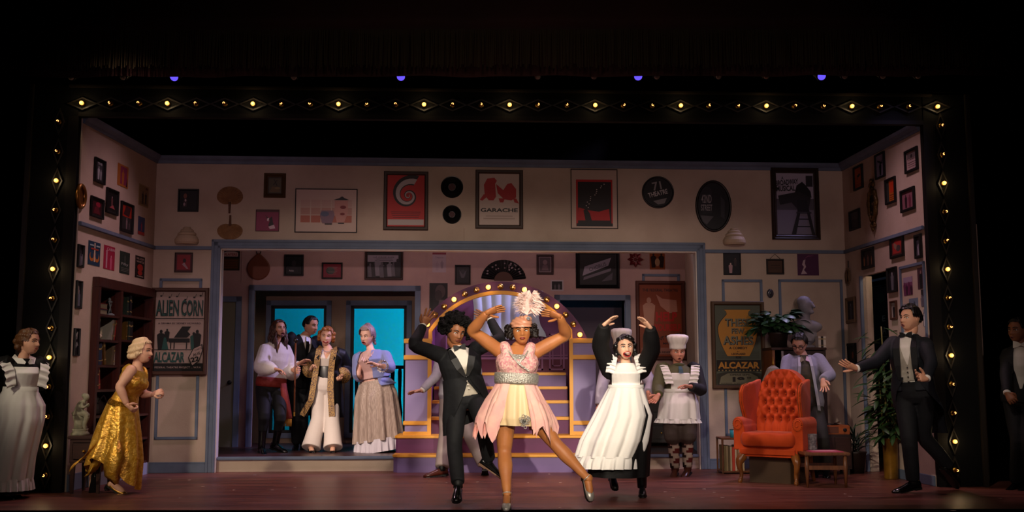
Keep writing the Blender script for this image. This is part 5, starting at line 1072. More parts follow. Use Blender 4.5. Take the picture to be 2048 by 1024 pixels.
# wings and rolled arms
for s in (-1, 1):
    prof = [(.62, bz0 + .1), (.16, bz0 + .16), (.19, .60), (.12 + .05, .66), (.14, .74), (.13, .86), (.20, .96), (.34, 1.0), (.60, 1.04), (.68, 1.0)]
    prof = [(.60, .50), (.24, .56), (.21, .62), (.17, .70), (.12, .80), (.12, .90), (.18, .965), (.30, .985), (.44, 1.0), (.66, 1.03), (.66, .8)]
    w = MB(); th = .055
    def wp(y, z, off): fl = .07 * max(0, (.5 - y)) / .5; return V((s * (hb + .005 + off + fl), y, z))
    ins_ = [wp(y, z, 0) for y, z in prof]; out = [wp(y, z, th) for y, z in prof]
    ib = [V((p.x + s * .012, lerp(p.y, .42, .06), lerp(p.z, .78, .06))) for p in ins_]; w.loft([ins_, out]); wm = obj('wing', remesh(w, .012, 5), M_or, wc, smooth=True)
    t_ = MB(); pp = [wp(y - .004, z, th * .5) for y, z in prof[1:8]]
    for i in range(len(pp) - 1):
        L_ = (pp[i + 1] - pp[i]).length; k_ = max(2, int(L_ / .013))
        for q in range(k_): c_ = pp[i].lerp(pp[i + 1], q / k_); t_.ell(c_ + V((s * .014, -.002, 0)), (.005, .004, .005), nu=6, nv=4); t_.ell(c_ + V((-s * .014, -.002, 0)), (.005, .004, .005), nu=6, nv=4)
    nl = obj('nailhead_trim', t_, mat('nail_brass', '#7a5020', .35, .8), wm, smooth=True); nl['kind'] = 'stuff'
    am = MB(); am.box(s * hw - .07, s * hw + .07, .03, .58, SZ - .04, SZ + .2); am.lathe([(.02, .012), (.055, .012), (.068, .026), (.07, .04), (.07, .56), (.05, .58)], 24, (s * (hw + .012), 0, SZ + .22), axis='Y')
    arm = obj('arm', remesh(am, .011, 3), M_or, wc, smooth=True)
    ri = MB(); ri.tube([((.052 - .004 * k_) * cos(k_ * .55) + s * (hw + .012), .008, (.052 - .004 * k_) * sin(k_ * .55) + SZ + .22) for k_ in range(11)], .007, 8, sub=2); obj('scroll', ri, MC['nail_brass'] if False else M_or, arm, smooth=True)
    nt_ = MB()
    for k_ in range(18): a_ = 2 * pi * k_ / 18; nt_.ell((s * (hw + .012) + .058 * cos(a_), .012, SZ + .22 + .058 * sin(a_)), (.0045, .004, .0045), nu=6, nv=4)
    nn = obj('nailhead_trim', nt_, MC['nail_brass'], arm, smooth=True); nn['kind'] = 'stuff'
    lg = MB(); x = s * (hw - .04); lg.tube([(x, .06, SZ - .09), (x + s * .03, .02, SZ - .14), (x + s * .035, .005, .17), (x + s * .015, .02, .10), (x + s * .02, .015, .045), (x + s * .025, -.005, .018), (x + s * .028, -.03, .012)], [.055, .052, .036, .024, .022, .028, .014], 14, sub=4); obj('leg', lg, M_leg, wc, smooth=True)
    lr = MB(); lr.tube([(x, .58, SZ - .09), (x + s * .01, .62, .15), (x + s * .02, .68, .0)], [.04, .028, .022], 12, sub=3); obj('leg', lr, M_leg, wc, smooth=True)
# box under the chair
t = thing('plywood_box', 'dark brown plywood box standing under the orange wing chair', 'box', CF @ M.Translation((0, .14, 0))); mb = MB(); p = [(-.28, 0), (.24, 0), (.3, .1), (.3, .42), (-.28, .42)]; M_ply = mat('brown_ply', '#3c2a1c', .7, col2='#463220', scale=5)
for i in range(5):
    (xa, ya), (xb, yb) = p[i], p[(i + 1) % 5]; mb = MB(); mb.bar((xa, ya, .125), (xb, yb, .125), .014, .25); obj('side_board', mb, M_ply, t)
mb = MB(); mb.loft([[V((x, y, .235)) for x, y in p], [V((x, y, .25)) for x, y in p]]); obj('lid', mb, M_ply, t)
# record stand with turquoise mug
rp = floor_pt(1462, 948); rtop = at(1462, 876, rp.y).z
t = thing('record_stand', 'low walnut record stand left of the orange armchair', 'side table', V((rp.x, rp.y, 0)))
xw0 = at(1443, 900, rp.y).x - rp.x; xw1 = xw0 + .42; h0 = at(1462, 942, rp.y).z
mb = MB(); mb.box(xw0, xw1, 0, .34, rtop - .02, rtop); obj('top', mb, M_walnut, t, bevel=.006); mb = MB(); mb.box(xw0 + .01, xw1 - .01, .01, .33, h0 - .02, h0); obj('shelf', mb, M_walnut, t, bevel=.004)
for x in (xw0 + .015, xw1 - .015):
    for y in (.015, .325): obj('leg', MB().tube([(x, y, 0), (x, y, rtop - .02)], [.009, .013], 8), M_walnut, t)
u = xw0 + .03
for i, (c, cn, w) in enumerate((('#6a5a34', 'olive', .022), ('#8c7a54', 'tan', .02), ('#5a4a30', 'brown', .018), ('#a89878', 'buff', .02), ('#b8402c', 'red', .03), ('#c8bca0', 'cream', .016), ('#8c6a48', 'russet', .018), ('#d0c4ac', 'ivory', .016), ('#4a3424', 'dark brown', .02), ('#b09a70', 'straw', .02))):
    tt = thing('record_album', '%s record album standing on the record stand, %s from the left' % (cn, ORD[i]), 'record sleeve', V((rp.x + u + w / 2, rp.y + .015, h0 + .001)), 'albums on the record stand'); hh = random.uniform(.255, .285)
    obj('sleeve', MB().box(-w / 2, w / 2, 0, .28, 0, hh), mc(c), tt); obj('disc', MB().box(-.002, .002, .004, .27, .004, hh + .003), MC['vinyl'], tt); u += w + .003
mp_ = V((at(1469, 872, rp.y + .12).x, rp.y + .12, rtop)); t = thing('mug', 'turquoise enamel mug with a dark rim on the record stand', 'mug', mp_)
obj('body', MB().lathe([(.045, 0), (.05, .004), (.054, .085), (.05, .085), (.046, .01)], 24), mat('turquoise_enamel', '#2f8fa0', .35, spec=.5), t, smooth=True); obj('rim', MB().lathe([(.05, .083), (.055, .085), (.055, .091), (.05, .091)], 24), mc('#1c2a30', .4), t)
obj('handle', MB().tube([(.052, 0, .07), (.085, 0, .065), (.085, 0, .03), (.05, 0, .02)], .007, 8, sub=3), MC['turquoise_enamel'], t, smooth=True)
# side table with a pink record sleeve
tp = floor_pt(1655, 975); tz = at(1655, 905, tp.y).z
t = thing('side_table', 'low walnut side table right of the orange armchair', 'side table', V((tp.x, tp.y, 0))); tx0 = at(1608, 905, tp.y).x - tp.x; tx1 = at(1700, 905, tp.y).x - tp.x
mb = MB(); mb.box(tx0, tx1, -.02, .42, tz - .03, tz); obj('top', mb, M_walnut, t, bevel=.008)
for x, s in ((tx0 + .03, 1), (tx1 - .045, -1)):
    for y in (.02, .36): obj('leg', MB().tube([(x, y, 0), (x, y, tz * .55), (x, y, tz - .03)], [.012, .022, .017], 10), M_walnut, t, smooth=True)
for y in (.02, .36): mb = MB(); mb.box(tx0 + .03, tx1 - .045, y - .01, y + .01, tz * .50, tz * .62); obj('stretcher', mb, M_walnut, t)
t = thing('record_sleeve', 'pink record sleeve lying flat on the low side table', 'record sleeve', V((tp.x + .02, tp.y + .17, tz))); obj('sleeve', MB().box(-.16, .16, -.15, .15, 0, .006), mc('#a83a5c', .4), t); obj('cover_print', MB().box(-.1, .12, -.1, .1, .006, .0066), mc('#d08aa0', .4), t)
# cabinet behind with record player, glass block
CYY = 12.02; cp = V((at(1668, 900, CYY).x, CYY, 0)); cz = at(1665, 869, CYY).z; cx0 = at(1634, 860, CYY).x - cp.x; cx1 = at(1702, 860, CYY).x - cp.x
t = thing('record_cabinet', 'dark wooden cabinet under the record player', 'cabinet', cp); M_cab = mat('cabinet_dark', '#24130d', .5)
mb = MB(); mb.box(cx0, cx1, 0, .34, .06, cz); obj('body', mb, M_cab, t, bevel=.005)
for a, b in ((cx0 + .015, (cx0 + cx1) / 2 - .004), ((cx0 + cx1) / 2 + .004, cx1 - .015)): dd = obj('door', MB().box(a, b, -.015, 0, .09, cz - .03), M_dark, t, bevel=.004); obj('knob', MB().ell((b - .02 if a < (cx0 + cx1) / 2 - .02 else a + .02, -.022, cz * .6), .009), M_brass, dd)
for x in (cx0 + .03, cx1 - .03):
    for y in (.03, .31): obj('leg', MB().tube([(x, y, 0), (x, y, .07)], .014, 8), M_cab, t)
t = thing('record_player', 'orange wooden record player with turntable on the dark cabinet', 'record player', V((cp.x, cp.y, cz))); rh = .10
obj('case', MB().box(cx0 + .0, cx1 - .01, .0, .33, 0, rh), mat('teak', '#8c4620', .35, col2='#a0562a', scale=6, stretch=(1, 8, 8)), t, bevel=.006)
obj('grille', MB().box(cx0 + .02, cx0 + .24, -.004, 0, .015, rh - .015), mc('#5c3018', .6), t); obj('knob', MB().lathe([(.02, 0), (.02, -.015), (.012, -.02)], 16, (cx1 - .07, 0, rh / 2), axis='Y'), M_can, t); obj('platter', MB().lathe([(.13, rh), (.13, rh + .012), (.01, rh + .014)], 32, ((cx0 + cx1) / 2 - .02, .18, 0)), MC['vinyl'], t); obj('tone_arm', MB().tube([(cx1 - .06, .28, rh + .03), (cx1 - .08, .15, rh + .03), (cx1 - .16, .08, rh + .018)], .006, 8), mat('chrome', '#b8b8bc', .15, 1.0), t)
gp = V((at(1625, 895, 11.55).x, 11.55, 0)); gz = at(1625, 901, 11.0).z
t = thing('glass_vase', 'tall clear cut-glass vase between armchair and side table', 'vase', V((at(1626, 900, tp.y + .3).x, tp.y + .32, tz))); obj('body', MB().lathe([(.04, 0), (.05, .01), (.045, .06), (.052, .16), (.048, .165), (.04, .07)], 14), mat('cut_glass', '#4c4a50', .1, spec=.9, col2='#7a787c', scale=40), t); obj('foot', MB().lathe([(.05, 0), (.052, .006), (.03, .01)], 14), MC['cut_glass'], t)
# tall cabinet behind the cardigan man: plant, bust, books on it
KB = Frame(WB.m @ V((0, -.42, 0)), WB.m @ V((WB.L, -.42, 0))); ku0 = KB.uv(1545, 720)[0]; ku1 = KB.uv(1652, 720)[0]; kz = KB.uv(1600, 695)[1]
t = thing('display_cabinet', 'dark display cabinet against the back wall behind the armchair', 'cabinet', KB.at(ku0, 0)); kw = ku1 - ku0
mb = MB(); mb.box(0, .03, 0, .38, 0, kz); obj('side', mb, mat('honey_wood', '#6a3c1c', .45, col2='#7c4a24', scale=5, stretch=(8, 8, 1)), t); obj('side', MB().box(kw - .03, kw, 0, .38, 0, kz), M_cab, t); obj('top', MB().box(-.01, kw + .01, -.01, .39, kz - .03, kz), M_dark, t, bevel=.005); obj('back', MB().box(.03, kw - .03, .35, .37, 0, kz - .03), M_cab, t)
for z in (.05, .42, .8): obj('shelf', MB().box(.03, kw - .03, .01, .36, z, z + .025), M_cab, t)
dd = obj('door', MB().box(.1, kw - .03, -.02, 0, .05, kz - .04), M_cab, t, bevel=.004); obj('stile', MB().box(.1, .125, -.026, -.02, .05, kz - .04), mc('#8c847c'), dd)
M_leaf = mat('dark_leaf', '#1f3a22', .45, col2='#2c4f2c', scale=9, spec=.4)
def leaf_mesh(L, w, nm, m_):
    mb = MB(); n = 6; rows_ = []
    for i in range(n + 1):
        f = i / n; ww = w * sin(pi * min(1, f * .92 + .06)) ** .8; dz = -.35 * L * f * f; rows_.append([V((f * L, -ww, dz - .0)), V((f * L, 0, dz + ww * .35)), V((f * L, ww, dz))])
    mb.loft(rows_, cap=False, closed=False); return mb.mesh(nm, m_, True, fix=False)
lf = leaf_mesh(.14, .05, 'leaf', M_leaf)
def scatter_leaf(par, p, yaw_, pit, s, me):
    o = obj('leaf', None, None, par, me=me); o.location = p; o.rotation_euler = (random.uniform(-.4, .4), pit, yaw_); o.scale = (s, s, s); return o
pu, pz_ = KB.uv(1566, 692)
t = thing('potted_plant', 'bushy dark green potted plant on the display cabinet', 'plant', KB.at(pu, kz, -.16)); obj('pot', MB().lathe([(.07, 0), (.09, .01), (.11, .15), (.12, .16), (.12, .18), (.1, .18), (.09, .14)], 20), mat('dark_pot', '#241812', .5), t, smooth=True)
for i in range(150):
    a_ = random.uniform(0, 2 * pi); e = random.uniform(-.35, 1.4); r = random.uniform(.05, .25); p = V((r * 1.25 * cos(a_) * cos(e * .8), r * .5 * sin(a_) * cos(e * .8) - .04, .24 + r * .85 * sin(e))); scatter_leaf(t, p, a_ + random.uniform(-.5, .5), random.uniform(-.5, .7), random.uniform(.6, 1.15), lf)
for i in range(7): a_ = 2 * pi * i / 7; obj('stem', MB().tube([(0, 0, .15), (.08 * cos(a_), .06 * sin(a_), .25), (.16 * cos(a_), .1 * sin(a_), .34)], .005, 6), mc('#2a3a20'), t)
bu, bz_ = KB.uv(1622, 690)
t = thing('portrait_bust', 'grey plaster bust of a man on the display cabinet', 'bust', KB.at(bu, kz, -.2) @ M.Scale(1.25, 4)); mb = MB()
mb.tube([(0, 0, .06), (.0, 0, .17), (.0, 0, .23)], [.075, .06, .055], 14, sub=3); mb.ell((0, 0, .2), (.175, .085, .07)); mb.ell((0, 0, .12), (.12, .07, .1)); mb.tube([(0, 0, .22), (.01, -.01, .34)], [.05, .043], 12)
mb.ell((.01, -.01, .40), (.066, .078, .09)); mb.ell((.03, -.03, .36), (.045, .05, .05)); mb.tube([(.055, -.075, .41), (.07, -.095, .375)], [.012, .017], 8); mb.ell((.05, -.06, .335), (.025, .025, .02)); mb.ell((.045, -.06, .425), (.035, .02, .01)); mb.ell((0, .0, .44), (.066, .075, .055))
M_bust = mat('plaster_grey', '#8c8890', .7, col2='#7a7680', scale=12); obj('bust', remesh(mb, .007, 4), M_bust, t, smooth=True); obj('plinth', MB().lathe([(.09, 0), (.095, .015), (.06, .03), (.05, .07), (.06, .09)], 20), M_bust, t, smooth=True)
for i, px in enumerate((1640, 1645, 1650)):
    bu2 = KB.uv(px, 690)[0]; book(KB.at(bu2, kz + .001, -.01), .03, .13, .1, ('#b8b0a4', '#2a2624', '#c4bcae')[i], 0, ('pale', 'black', 'white')[i] + ' slim book upright on the display cabinet, %s from the plant' % ORD[i], 'books on the display cabinet')
# small table lamp behind the armchair
lp = V((at(1547, 760, 11.75).x, 11.75, 0)); lz1 = at(1547, 731, 11.75).z; lz0 = at(1547, 756, 11.75).z
t = thing('floor_lamp', 'small pleated grey shade lamp behind the armchair, unlit', 'lamp', lp); obj('base', MB().lathe([(.12, 0), (.12, .02), (.03, .035)], 20), M_brass, t, smooth=True); obj('pole', MB().tube([(0, 0, .03), (0, 0, lz1)], .011, 10), M_brass, t)
mb = MB(); rg = []
for z, r in ((lz0 - .1, .13), (lz0 - .02, .115), (lz1 - .03, .06), (lz1, .012)): rg.append([V(((r + .004 * (i % 2)) * cos(2 * pi * i / 36), (r + .004 * (i % 2)) * sin(2 * pi * i / 36), z)) for i in range(36)])
mb.loft(rg, cap=False); obj('shade', mb, mat('grey_shade', '#6c6656', .8), t); obj('finial', MB().lathe([(.004, lz1), (.014, lz1 + .02), (.006, lz1 + .05), (.002, lz1 + .1)], 10), M_brass, t)
# small fern by the wall
fp = floor_pt(1712, 946); t = thing('fern', 'small dark feathery fern in a pot near the right corner', 'plant', V((fp.x, fp.y, 0))); obj('pot', MB().lathe([(.09, 0), (.12, .22), (.13, .24), (.11, .24)], 18), MC['dark_pot'], t, smooth=True)
fl = leaf_mesh(.26, .014, 'frond', mat('fern_green', '#142418', .6))
for i in range(40): o = obj('frond', None, None, t, me=fl); o.location = (random.uniform(-.04, .04), random.uniform(-.04, .04), .2 + random.uniform(0, .2)); o.rotation_euler = (0, random.uniform(-1.3, -.3), random.uniform(0, 6.28)); s_ = random.uniform(.6, 1.1); o.scale = (s_, s_, s_)
# tall bamboo palm in a brass pot
bp_ = floor_pt(1783, 958); t = thing('bamboo_palm', 'tall leafy bamboo palm in a brass cylinder pot at the right doorway', 'plant', V((bp_.x, bp_.y, 0))); phz = at(1784, 876, bp_.y).z
obj('pot', MB().lathe([(.07, 0), (.073, .01), (.078, phz - .015), (.086, phz - .01), (.086, phz), (.072, phz), (.066, phz - .05)], 26), mat('brass_pot', '#8a6420', .3, .35, col2='#5c3f12', scale=6), t, smooth=True)
M_cane = mat('cane', '#7a6c34', .5, col2='#4c5426', scale=12, stretch=(1, 1, 3)); canes = []
for i, (dx, dy, H) in enumerate(((-.02, 0, 1.62), (.03, .02, 1.45), (-.04, .02, 1.1), (.04, -.02, 1.2), (.0, .03, .95))):
    top = V((dx * 2.2, dy, H)); pts_ = [V((dx, dy, .1)), V((dx * 1.5, dy, H * .5)), top]; obj('cane', MB().tube(pts_, [.014, .012, .007], 8, sub=4), M_cane, t, smooth=True); canes.append(pts_)
lfp = leaf_mesh(.18, .024, 'leaf', mat('palm_leaf', '#26401f', .45, col2='#35552a', scale=8, spec=.4))
for i in range(215):
    c = random.choice(canes); f = random.choice([random.uniform(.30, .42), random.uniform(.55, 1.0), random.uniform(.6, .8)]); p = c[0].lerp(c[2], f) + V((random.uniform(-.02, .02), random.uniform(-.02, .02), 0))
    a_ = random.uniform(0, 2 * pi); r = random.uniform(.02, .18); p += V((r * cos(a_), r * sin(a_) * .8, r * .4))
    if p.x > .08 and cos(a_) > 0: a_ = pi - a_; p.x = .16 - p.x
    scatter_leaf(t, p, a_ + random.uniform(-.6, .6), random.uniform(-.4, .5), random.uniform(.7, 1.2), lfp)
# shelves of the hall: low dark sideboard seen behind the chefs
hb0 = WI.m @ V((WI.uv(1263, 880)[0], -.45, 0)); t = thing('sideboard', 'low dark sideboard behind the chefs under the red poster', 'sideboard', M.Translation((hb0.x, hb0.y, PZ))); sw = .62
obj('body', MB().box(0, sw, 0, .4, .05, .62), mat('ebony', '#17110f', .45), t, bevel=.006); obj('top', MB().box(-.02, sw + .02, -.02, .42, .62, .65), MC['ebony'], t, bevel=.006)
for z in (.1, .28, .45): dd = obj('drawer', MB().box(.03, sw - .03, -.014, 0, z, z + .15), mat('ebony_b', '#221a17', .4), t, bevel=.004); obj('knob', MB().ell((sw / 2, -.02, z + .075), .012), M_brass, dd)
for x in (.03, sw - .03): obj('foot', MB().box(x - .025, x + .025, .02, .38, 0, .05), MC['ebony'], t)
# ================================================================== PEOPLE
def sstep(a, b, x): t = max(0., min(1., (x - a) / (b - a))); return t * t * (3 - 2 * t)
def G(x, s): return exp(-(x / s) ** 2)
SKIN = {}
def skin(name, c, c2=None): return mat('skin_' + name, c, .5, col2=c2 or c, scale=9, spec=.35)
MT = [(-.16, .10, .085, 0), (-.05, .155, .115, 0), (.06, .165, .12, 0), (.22, .155, .112, 0), (.42, .14, .1, 0), (.62, .158, .118, .01), (.8, .165, .112, .005), (.92, .125, .085, 0), (.97, .09, .07, 0), (1.0, .066, .06, 0), (1.03, .058, .056, 0)]
FT = [(-.16, .10, .085, 0), (-.05, .165, .12, 0), (.06, .175, .125, 0), (.25, .15, .11, 0), (.44, .122, .092, 0), (.62, .142, .112, .015), (.74, .148, .13, .02), (.86, .135, .095, 0), (.94, .10, .07, 0), (.99, .066, .055, 0), (1.02, .052, .05, 0)]
class Person:
    def __init__(s, name_label, base, H, yaw, pel, nb, head, hrot, sk, fem=False, z=0.0, build=1.0, dpel=0.0, dnb=0.0, hs=None, lean_lat=None, hh=None, Y=None, ph=0.0):
        bp = floor_pt(base[0], base[1], z); s.Y = Y if Y else bp.y; bp = at(base[0], base[1], s.Y); bp.z = z
        s.root = thing('person', name_label, 'person', V((bp.x, s.Y, z))); s.H = H; s.fem = fem; s.b = build; s.sk = sk; s.z = z
        s.PC = at(pel[0], pel[1], s.Y + dpel); s.NB = at(nb[0], nb[1], s.Y + dnb)
        s.up = (s.NB - s.PC); s.L = s.up.length; s.up.normalize()
        l = V((cos(yaw), sin(yaw), 0)); l = l - s.up * l.dot(s.up); s.lat = l.normalized(); s.fr = s.lat.cross(s.up).normalized()
        hs = (hs or (.098 if fem else .112) * H); s.hs = hs; hp = .052 * H
        s.S = {-1: s.NB - s.lat * hs - s.up * .035, 1: s.NB + s.lat * hs - s.up * .035}
        s.Hp = {-1: s.PC - s.lat * hp, 1: s.PC + s.lat * hp}
        s.HC = at(head[0], head[1], s.Y + dnb + ph); s.hr = (M.Rotation(hrot[0], 3, 'Z') @ M.Rotation(hrot[1], 3, 'X') @ M.Rotation(hrot[2] if len(hrot) > 2 else 0, 3, 'Y'))
        s.hh = hh or H / 7.5
        s.E = {}; s.W = {}; s.K = {}; s.A = {}; s.skin = MB(); s.raw = MB()
    def ray_ik(s, a, px, py, L, near):
        d = ray(px, py).normalized(); o = CAM - a; b = o.dot(d); c = o.dot(o) - L * L; q = b * b - c
        if q < 0: return CAM + d * (-b)
        return CAM + d * (-b - near * sqrt(q))
    def arm(s, side, e, w, ne=1, nw=1, r=1.0, body=True, sh=None, ed=None, wd=None):
        if sh: s.S[side] = at(sh[0], sh[1], s.S[side].y)
        s.E[side] = s.ray_ik(s.S[side], e[0], e[1], .175 * s.H, ne); s.W[side] = s.ray_ik(s.E[side], w[0], w[1], .15 * s.H, nw)
        if ed is not None: s.E[side] = at(e[0], e[1], s.S[side].y + ed); s.W[side] = at(w[0], w[1], s.S[side].y + wd)
        a, b, c = s.S[side], s.E[side], s.W[side]
        if body: s.skin.tube([a, a.lerp(b, .35), a.lerp(b, .8), b, b.lerp(c, .3), b.lerp(c, .75), c], [.05 * r, .05 * r, .041 * r, .039 * r, .041 * r, .03 * r, .025], 12, sub=3); s.skin.ell(a, .052 * r)
    def leg(s, side, k, a, nk=1, na=-1, r=1.0, body=True, kd=None, ad=0):
        s.K[side] = s.ray_ik(s.Hp[side], k[0], k[1], .245 * s.H, nk); s.A[side] = s.ray_ik(s.K[side], a[0], a[1], .235 * s.H, na)
        if kd is not None: s.K[side] = at(k[0], k[1], s.PC.y + kd); s.A[side] = at(a[0], a[1], s.PC.y + ad)
        h, k_, a_ = s.Hp[side], s.K[side], s.A[side]
        if body: s.skin.tube([h, h.lerp(k_, .3), h.lerp(k_, .75), k_, k_.lerp(a_, .3), k_.lerp(a_, .7), a_], [.085 * r, .085 * r, .062 * r, .052 * r, .056 * r, .038 * r, .03], 14, sub=3)
    def lc(s, a, t, f): return s.PC + s.lat * a + s.up * (t * s.L) + s.fr * f
    def tc(s, p):
        r = p - s.PC; return r.dot(s.lat), r.dot(s.up) / s.L, r.dot(s.fr)
    def torso(s, mb, prof=None, k=1.0, add=0.0, t0=-9, t1=9, n=24):
        prof = prof or (FT if s.fem else MT); rings = []
        for t, rx, ry, fo in prof:
            if not t0 <= t <= t1 + .05: continue
            rx = rx * k * s.b * s.H / 1.72 + add; ry = ry * k * s.b * s.H / 1.72 + add; c = s.PC + s.up * (t * s.L) + s.fr * fo
            rings.append([c + s.lat * (rx * cos(2 * pi * i / n)) + s.fr * (ry * sin(2 * pi * i / n)) for i in range(n)])
        mb.loft(rings); return mb
    def hand(s, side, tip, n, thumb=1, dy=0.0, curl=.25, spread=.12, fist=False, size=1.0):
        """tip: pixel the fingers point to; n: palm normal; thumb=+1 puts the thumb on the d x n side"""
        w = s.W[side]; d = (at(tip[0], tip[1], w.y + dy) - w).normalized(); n = V(n); n = (n - d * n.dot(d)).normalized(); t = d.cross(n) * thumb; k = size * s.H / 1.72
        m = s.raw; rings = []
        for f, hw, ht in ((-.012, .024, .02), (.01, .027, .02), (.035, .036, .017), (.065, .041, .015), (.088, .04, .012)):
            c = w + d * (f * k); rings.append([c + t * (hw * k * cos(2 * pi * i / 12)) + n * (ht * k * sin(2 * pi * i / 12)) for i in range(12)])
        m.loft(rings)
        for i, (off, L, sp) in enumerate(((.031, .074, .9), (.0105, .083, .3), (-.0105, .077, -.3), (-.031, .06, -1.0))):
            p = w + d * (.082 * k) + t * (off * k); dd = (d + t * (spread * sp)).normalized(); pts = [p]; a = 0; cc = 1.25 if fist else curl * (1 + .15 * i)
            for j, fr_ in enumerate((.42, .33, .25)):
                a += cc * (1.0 if j else .7); q = dd * cos(a) + n * sin(a); p = p + q * (L * fr_ * k); pts.append(p)
            m.tube(pts, [.0095 * k, .009 * k, .008 * k, .006 * k], 8, sub=2)
        p = w + d * (.022 * k) + t * (.026 * k); q = (d * .62 + t * .75 + n * (.35 if not fist else .7)).normalized(); q2 = (d * .85 + t * .35 + n * (.3 if not fist else .9)).normalized() if not fist else (d * .6 - t * .3 + n * .7).normalized()
        m.tube([p, p + q * (.036 * k), p + q * (.036 * k) + q2 * (.03 * k), p + q * (.036 * k) + q2 * (.052 * k)], [.014 * k, .012 * k, .0105 * k, .007 * k], 8, sub=2)
    def hp(s, x, y, z): return s.HC + s.hr @ (V((x, y, z)) * s.hh)
    def face_y(s, x, z):
        """front surface of the face (head units, face towards -Y)"""
        if abs(z) >= .5: return 0
        jw = 1 - .24 * sstep(-.02, -.48, z); xx = min(1.0, abs(x) / (.345 * jw)); zz = abs(z) / .5
        y = .42 * sqrt(max(0, 1 - xx ** 2.2 - zz ** (2.6 if z > 0 else 4.5)))
        if y < .05: return y
        y += .09 * sstep(.12, -.11, z) * sstep(-.175, -.125, z) * G(x, .05 + .03 * sstep(.1, -.12, z)) + .015 * G(x, .09) * G(z + .12, .05)
        y -= .05 * G(abs(x) - .145, .075) * G(z - .03, .06); y += .02 * G(z - .11, .045) * G(abs(x) - .11, .1); y += .02 * G(abs(x) - .19, .09) * G(z + .09, .09)
        y += .025 * G(x, .1) * G(z + .25, .05) + .035 * G(x, .1) * G(z + .43, .07) - .012 * G(x, .08) * G(z + .335, .03)
        return y
    def surf(s, d):
        z = .5 * d.z; jw = 1 - .24 * sstep(-.02, -.48, z) * (1 if d.y < .2 else .7); x = .345 * d.x * jw; c = cos(math.asin(max(-1, min(1, d.z))))
        if d.y < 0:
            f = -d.y / max(c, .02); y = -lerp(.42 * f * c, s.face_y(x, z), sstep(0, .3, f))
        else: y = .46 * d.y * (1 - .35 * sstep(-.05, -.4, z))
        return V((x, y, z))
    def head(s, lips='#8a4a44', brow='#241a16', eye='#2a1a12', mouth='closed', blush=None, lid=None, beard=None):
        nl, nt = 56, 46; rings = []; H = s.hh
        for j in range(nt + 1):
            la = -pi / 2 + pi * j / nt; la = max(-pi / 2 + .02, min(pi / 2 - .02, la)); ring = []
            for i in range(nl):
                a = 2 * pi * i / nl; lo = a - .45 * sin(a); ring.append(s.hp(*s.surf(V((sin(lo) * cos(la), -cos(lo) * cos(la), sin(la))))))
            rings.append(ring)
        s.raw.loft(rings)
        for sd in (-1, 1):
            R = s.hr @ M.Rotation(sd * .35, 3, 'Z'); s.raw.ell(s.hp(sd * .335, .03, -.02), (.022 * H, .065 * H, .105 * H), R, 10, 8)
        s.raw.tube([s.hp(0, .08, -.3), s.hp(0, .1, -.45), s.NB + s.up * .0 - s.fr * .005, s.NB - s.up * .05], [.05, .05 * (1 if not s.fem else .88), .055 * (1 if not s.fem else .9), .07], 14, sub=2)
        nm = {}
        for sd in (-1, 1):
            ex, ez = sd * .142, .03; mb = MB(); y = -s.face_y(ex, ez) - .012
            for k_, (rr, mi, push) in enumerate(((1, 0, 0), (.52, 1, .024), (.26, 2, .030))):
                mb.ell(s.hp(ex, y + .03 - push, ez), (.068 * H * rr, .045 * H * (rr if k_ == 0 else .45), (.040 if k_ == 0 else .068 * rr) * H), s.hr, 14, 10, mi)
            obj('eye', mb, [mc('#e6ddd6', .3), mc(eye, .2), mc('#080606', .2)], s.root, smooth=True, world=True)
            mb = MB(); mb.tube([s.hp(sd * (.142 + dx), -s.face_y(sd * (.142 + dx), ez + dz) - .02, ez + dz) for dx, dz in ((-.075, -.005), (-.04, .032), (0, .042), (.045, .03), (.08, -.004))], .011 * H, 6, sub=3)
            obj('eyelid', mb, mc(lid or brow), s.root, smooth=True, world=True)
            mb = MB(); mb.tube([s.hp(sd * x, -s.face_y(sd * x, z) - .006, z) for x, z in ((.055, .115), (.12, .145), (.19, .14), (.24, .105))], [.016 * H, .02 * H, .016 * H, .006 * H], 6, sub=3)
            obj('eyebrow', mb, mc(brow), s.root, smooth=True, world=True)
        mb = MB(); mz = -.245
        if mouth == 'closed':
            mb.tube([s.hp(x, -s.face_y(x, mz) - .006, mz + .012 + dz) for x, dz in ((-.11, -.006), (-.05, .01), (0, .004), (.05, .01), (.11, -.006))], [.006 * H, .018 * H, .016 * H, .018 * H, .006 * H], 8, sub=3)
            mb.tube([s.hp(x, -s.face_y(x, mz) - .006, mz - .02 + dz) for x, dz in ((-.1, .012), (-.05, -.004), (0, -.008), (.05, -.004), (.1, .012))], [.006 * H, .018 * H, .022 * H, .018 * H, .006 * H], 8, sub=3)
            obj('lips', mb, mc(lips, .35), s.root, smooth=True, world=True)
        else:
            w_, h_ = {'open': (.1, .075), 'laugh': (.155, .105), 'o': (.06, .05), 'smile': (.15, .045)}[mouth]
            ring = [s.hp(w_ * cos(a), -s.face_y(w_ * cos(a), mz - .03 + h_ * sin(a)) - .034, mz - .03 + h_ * sin(a) * (1 if sin(a) < 0 else .8) + (.03 * abs(cos(a)) ** 2 if mouth in ('laugh', 'smile') else 0)) for a in [2 * pi * k_ / 20 for k_ in range(21)]]
            mb.tube(ring, .019 * H, 8, cap=False); obj('lips', mb, mc(lips, .35), s.root, smooth=True, world=True)
            mb = MB(); mb.add(ring[:-1], [list(range(20))]); obj('mouth', mb, mc('#3a0c0c', .5), s.root, world=True)
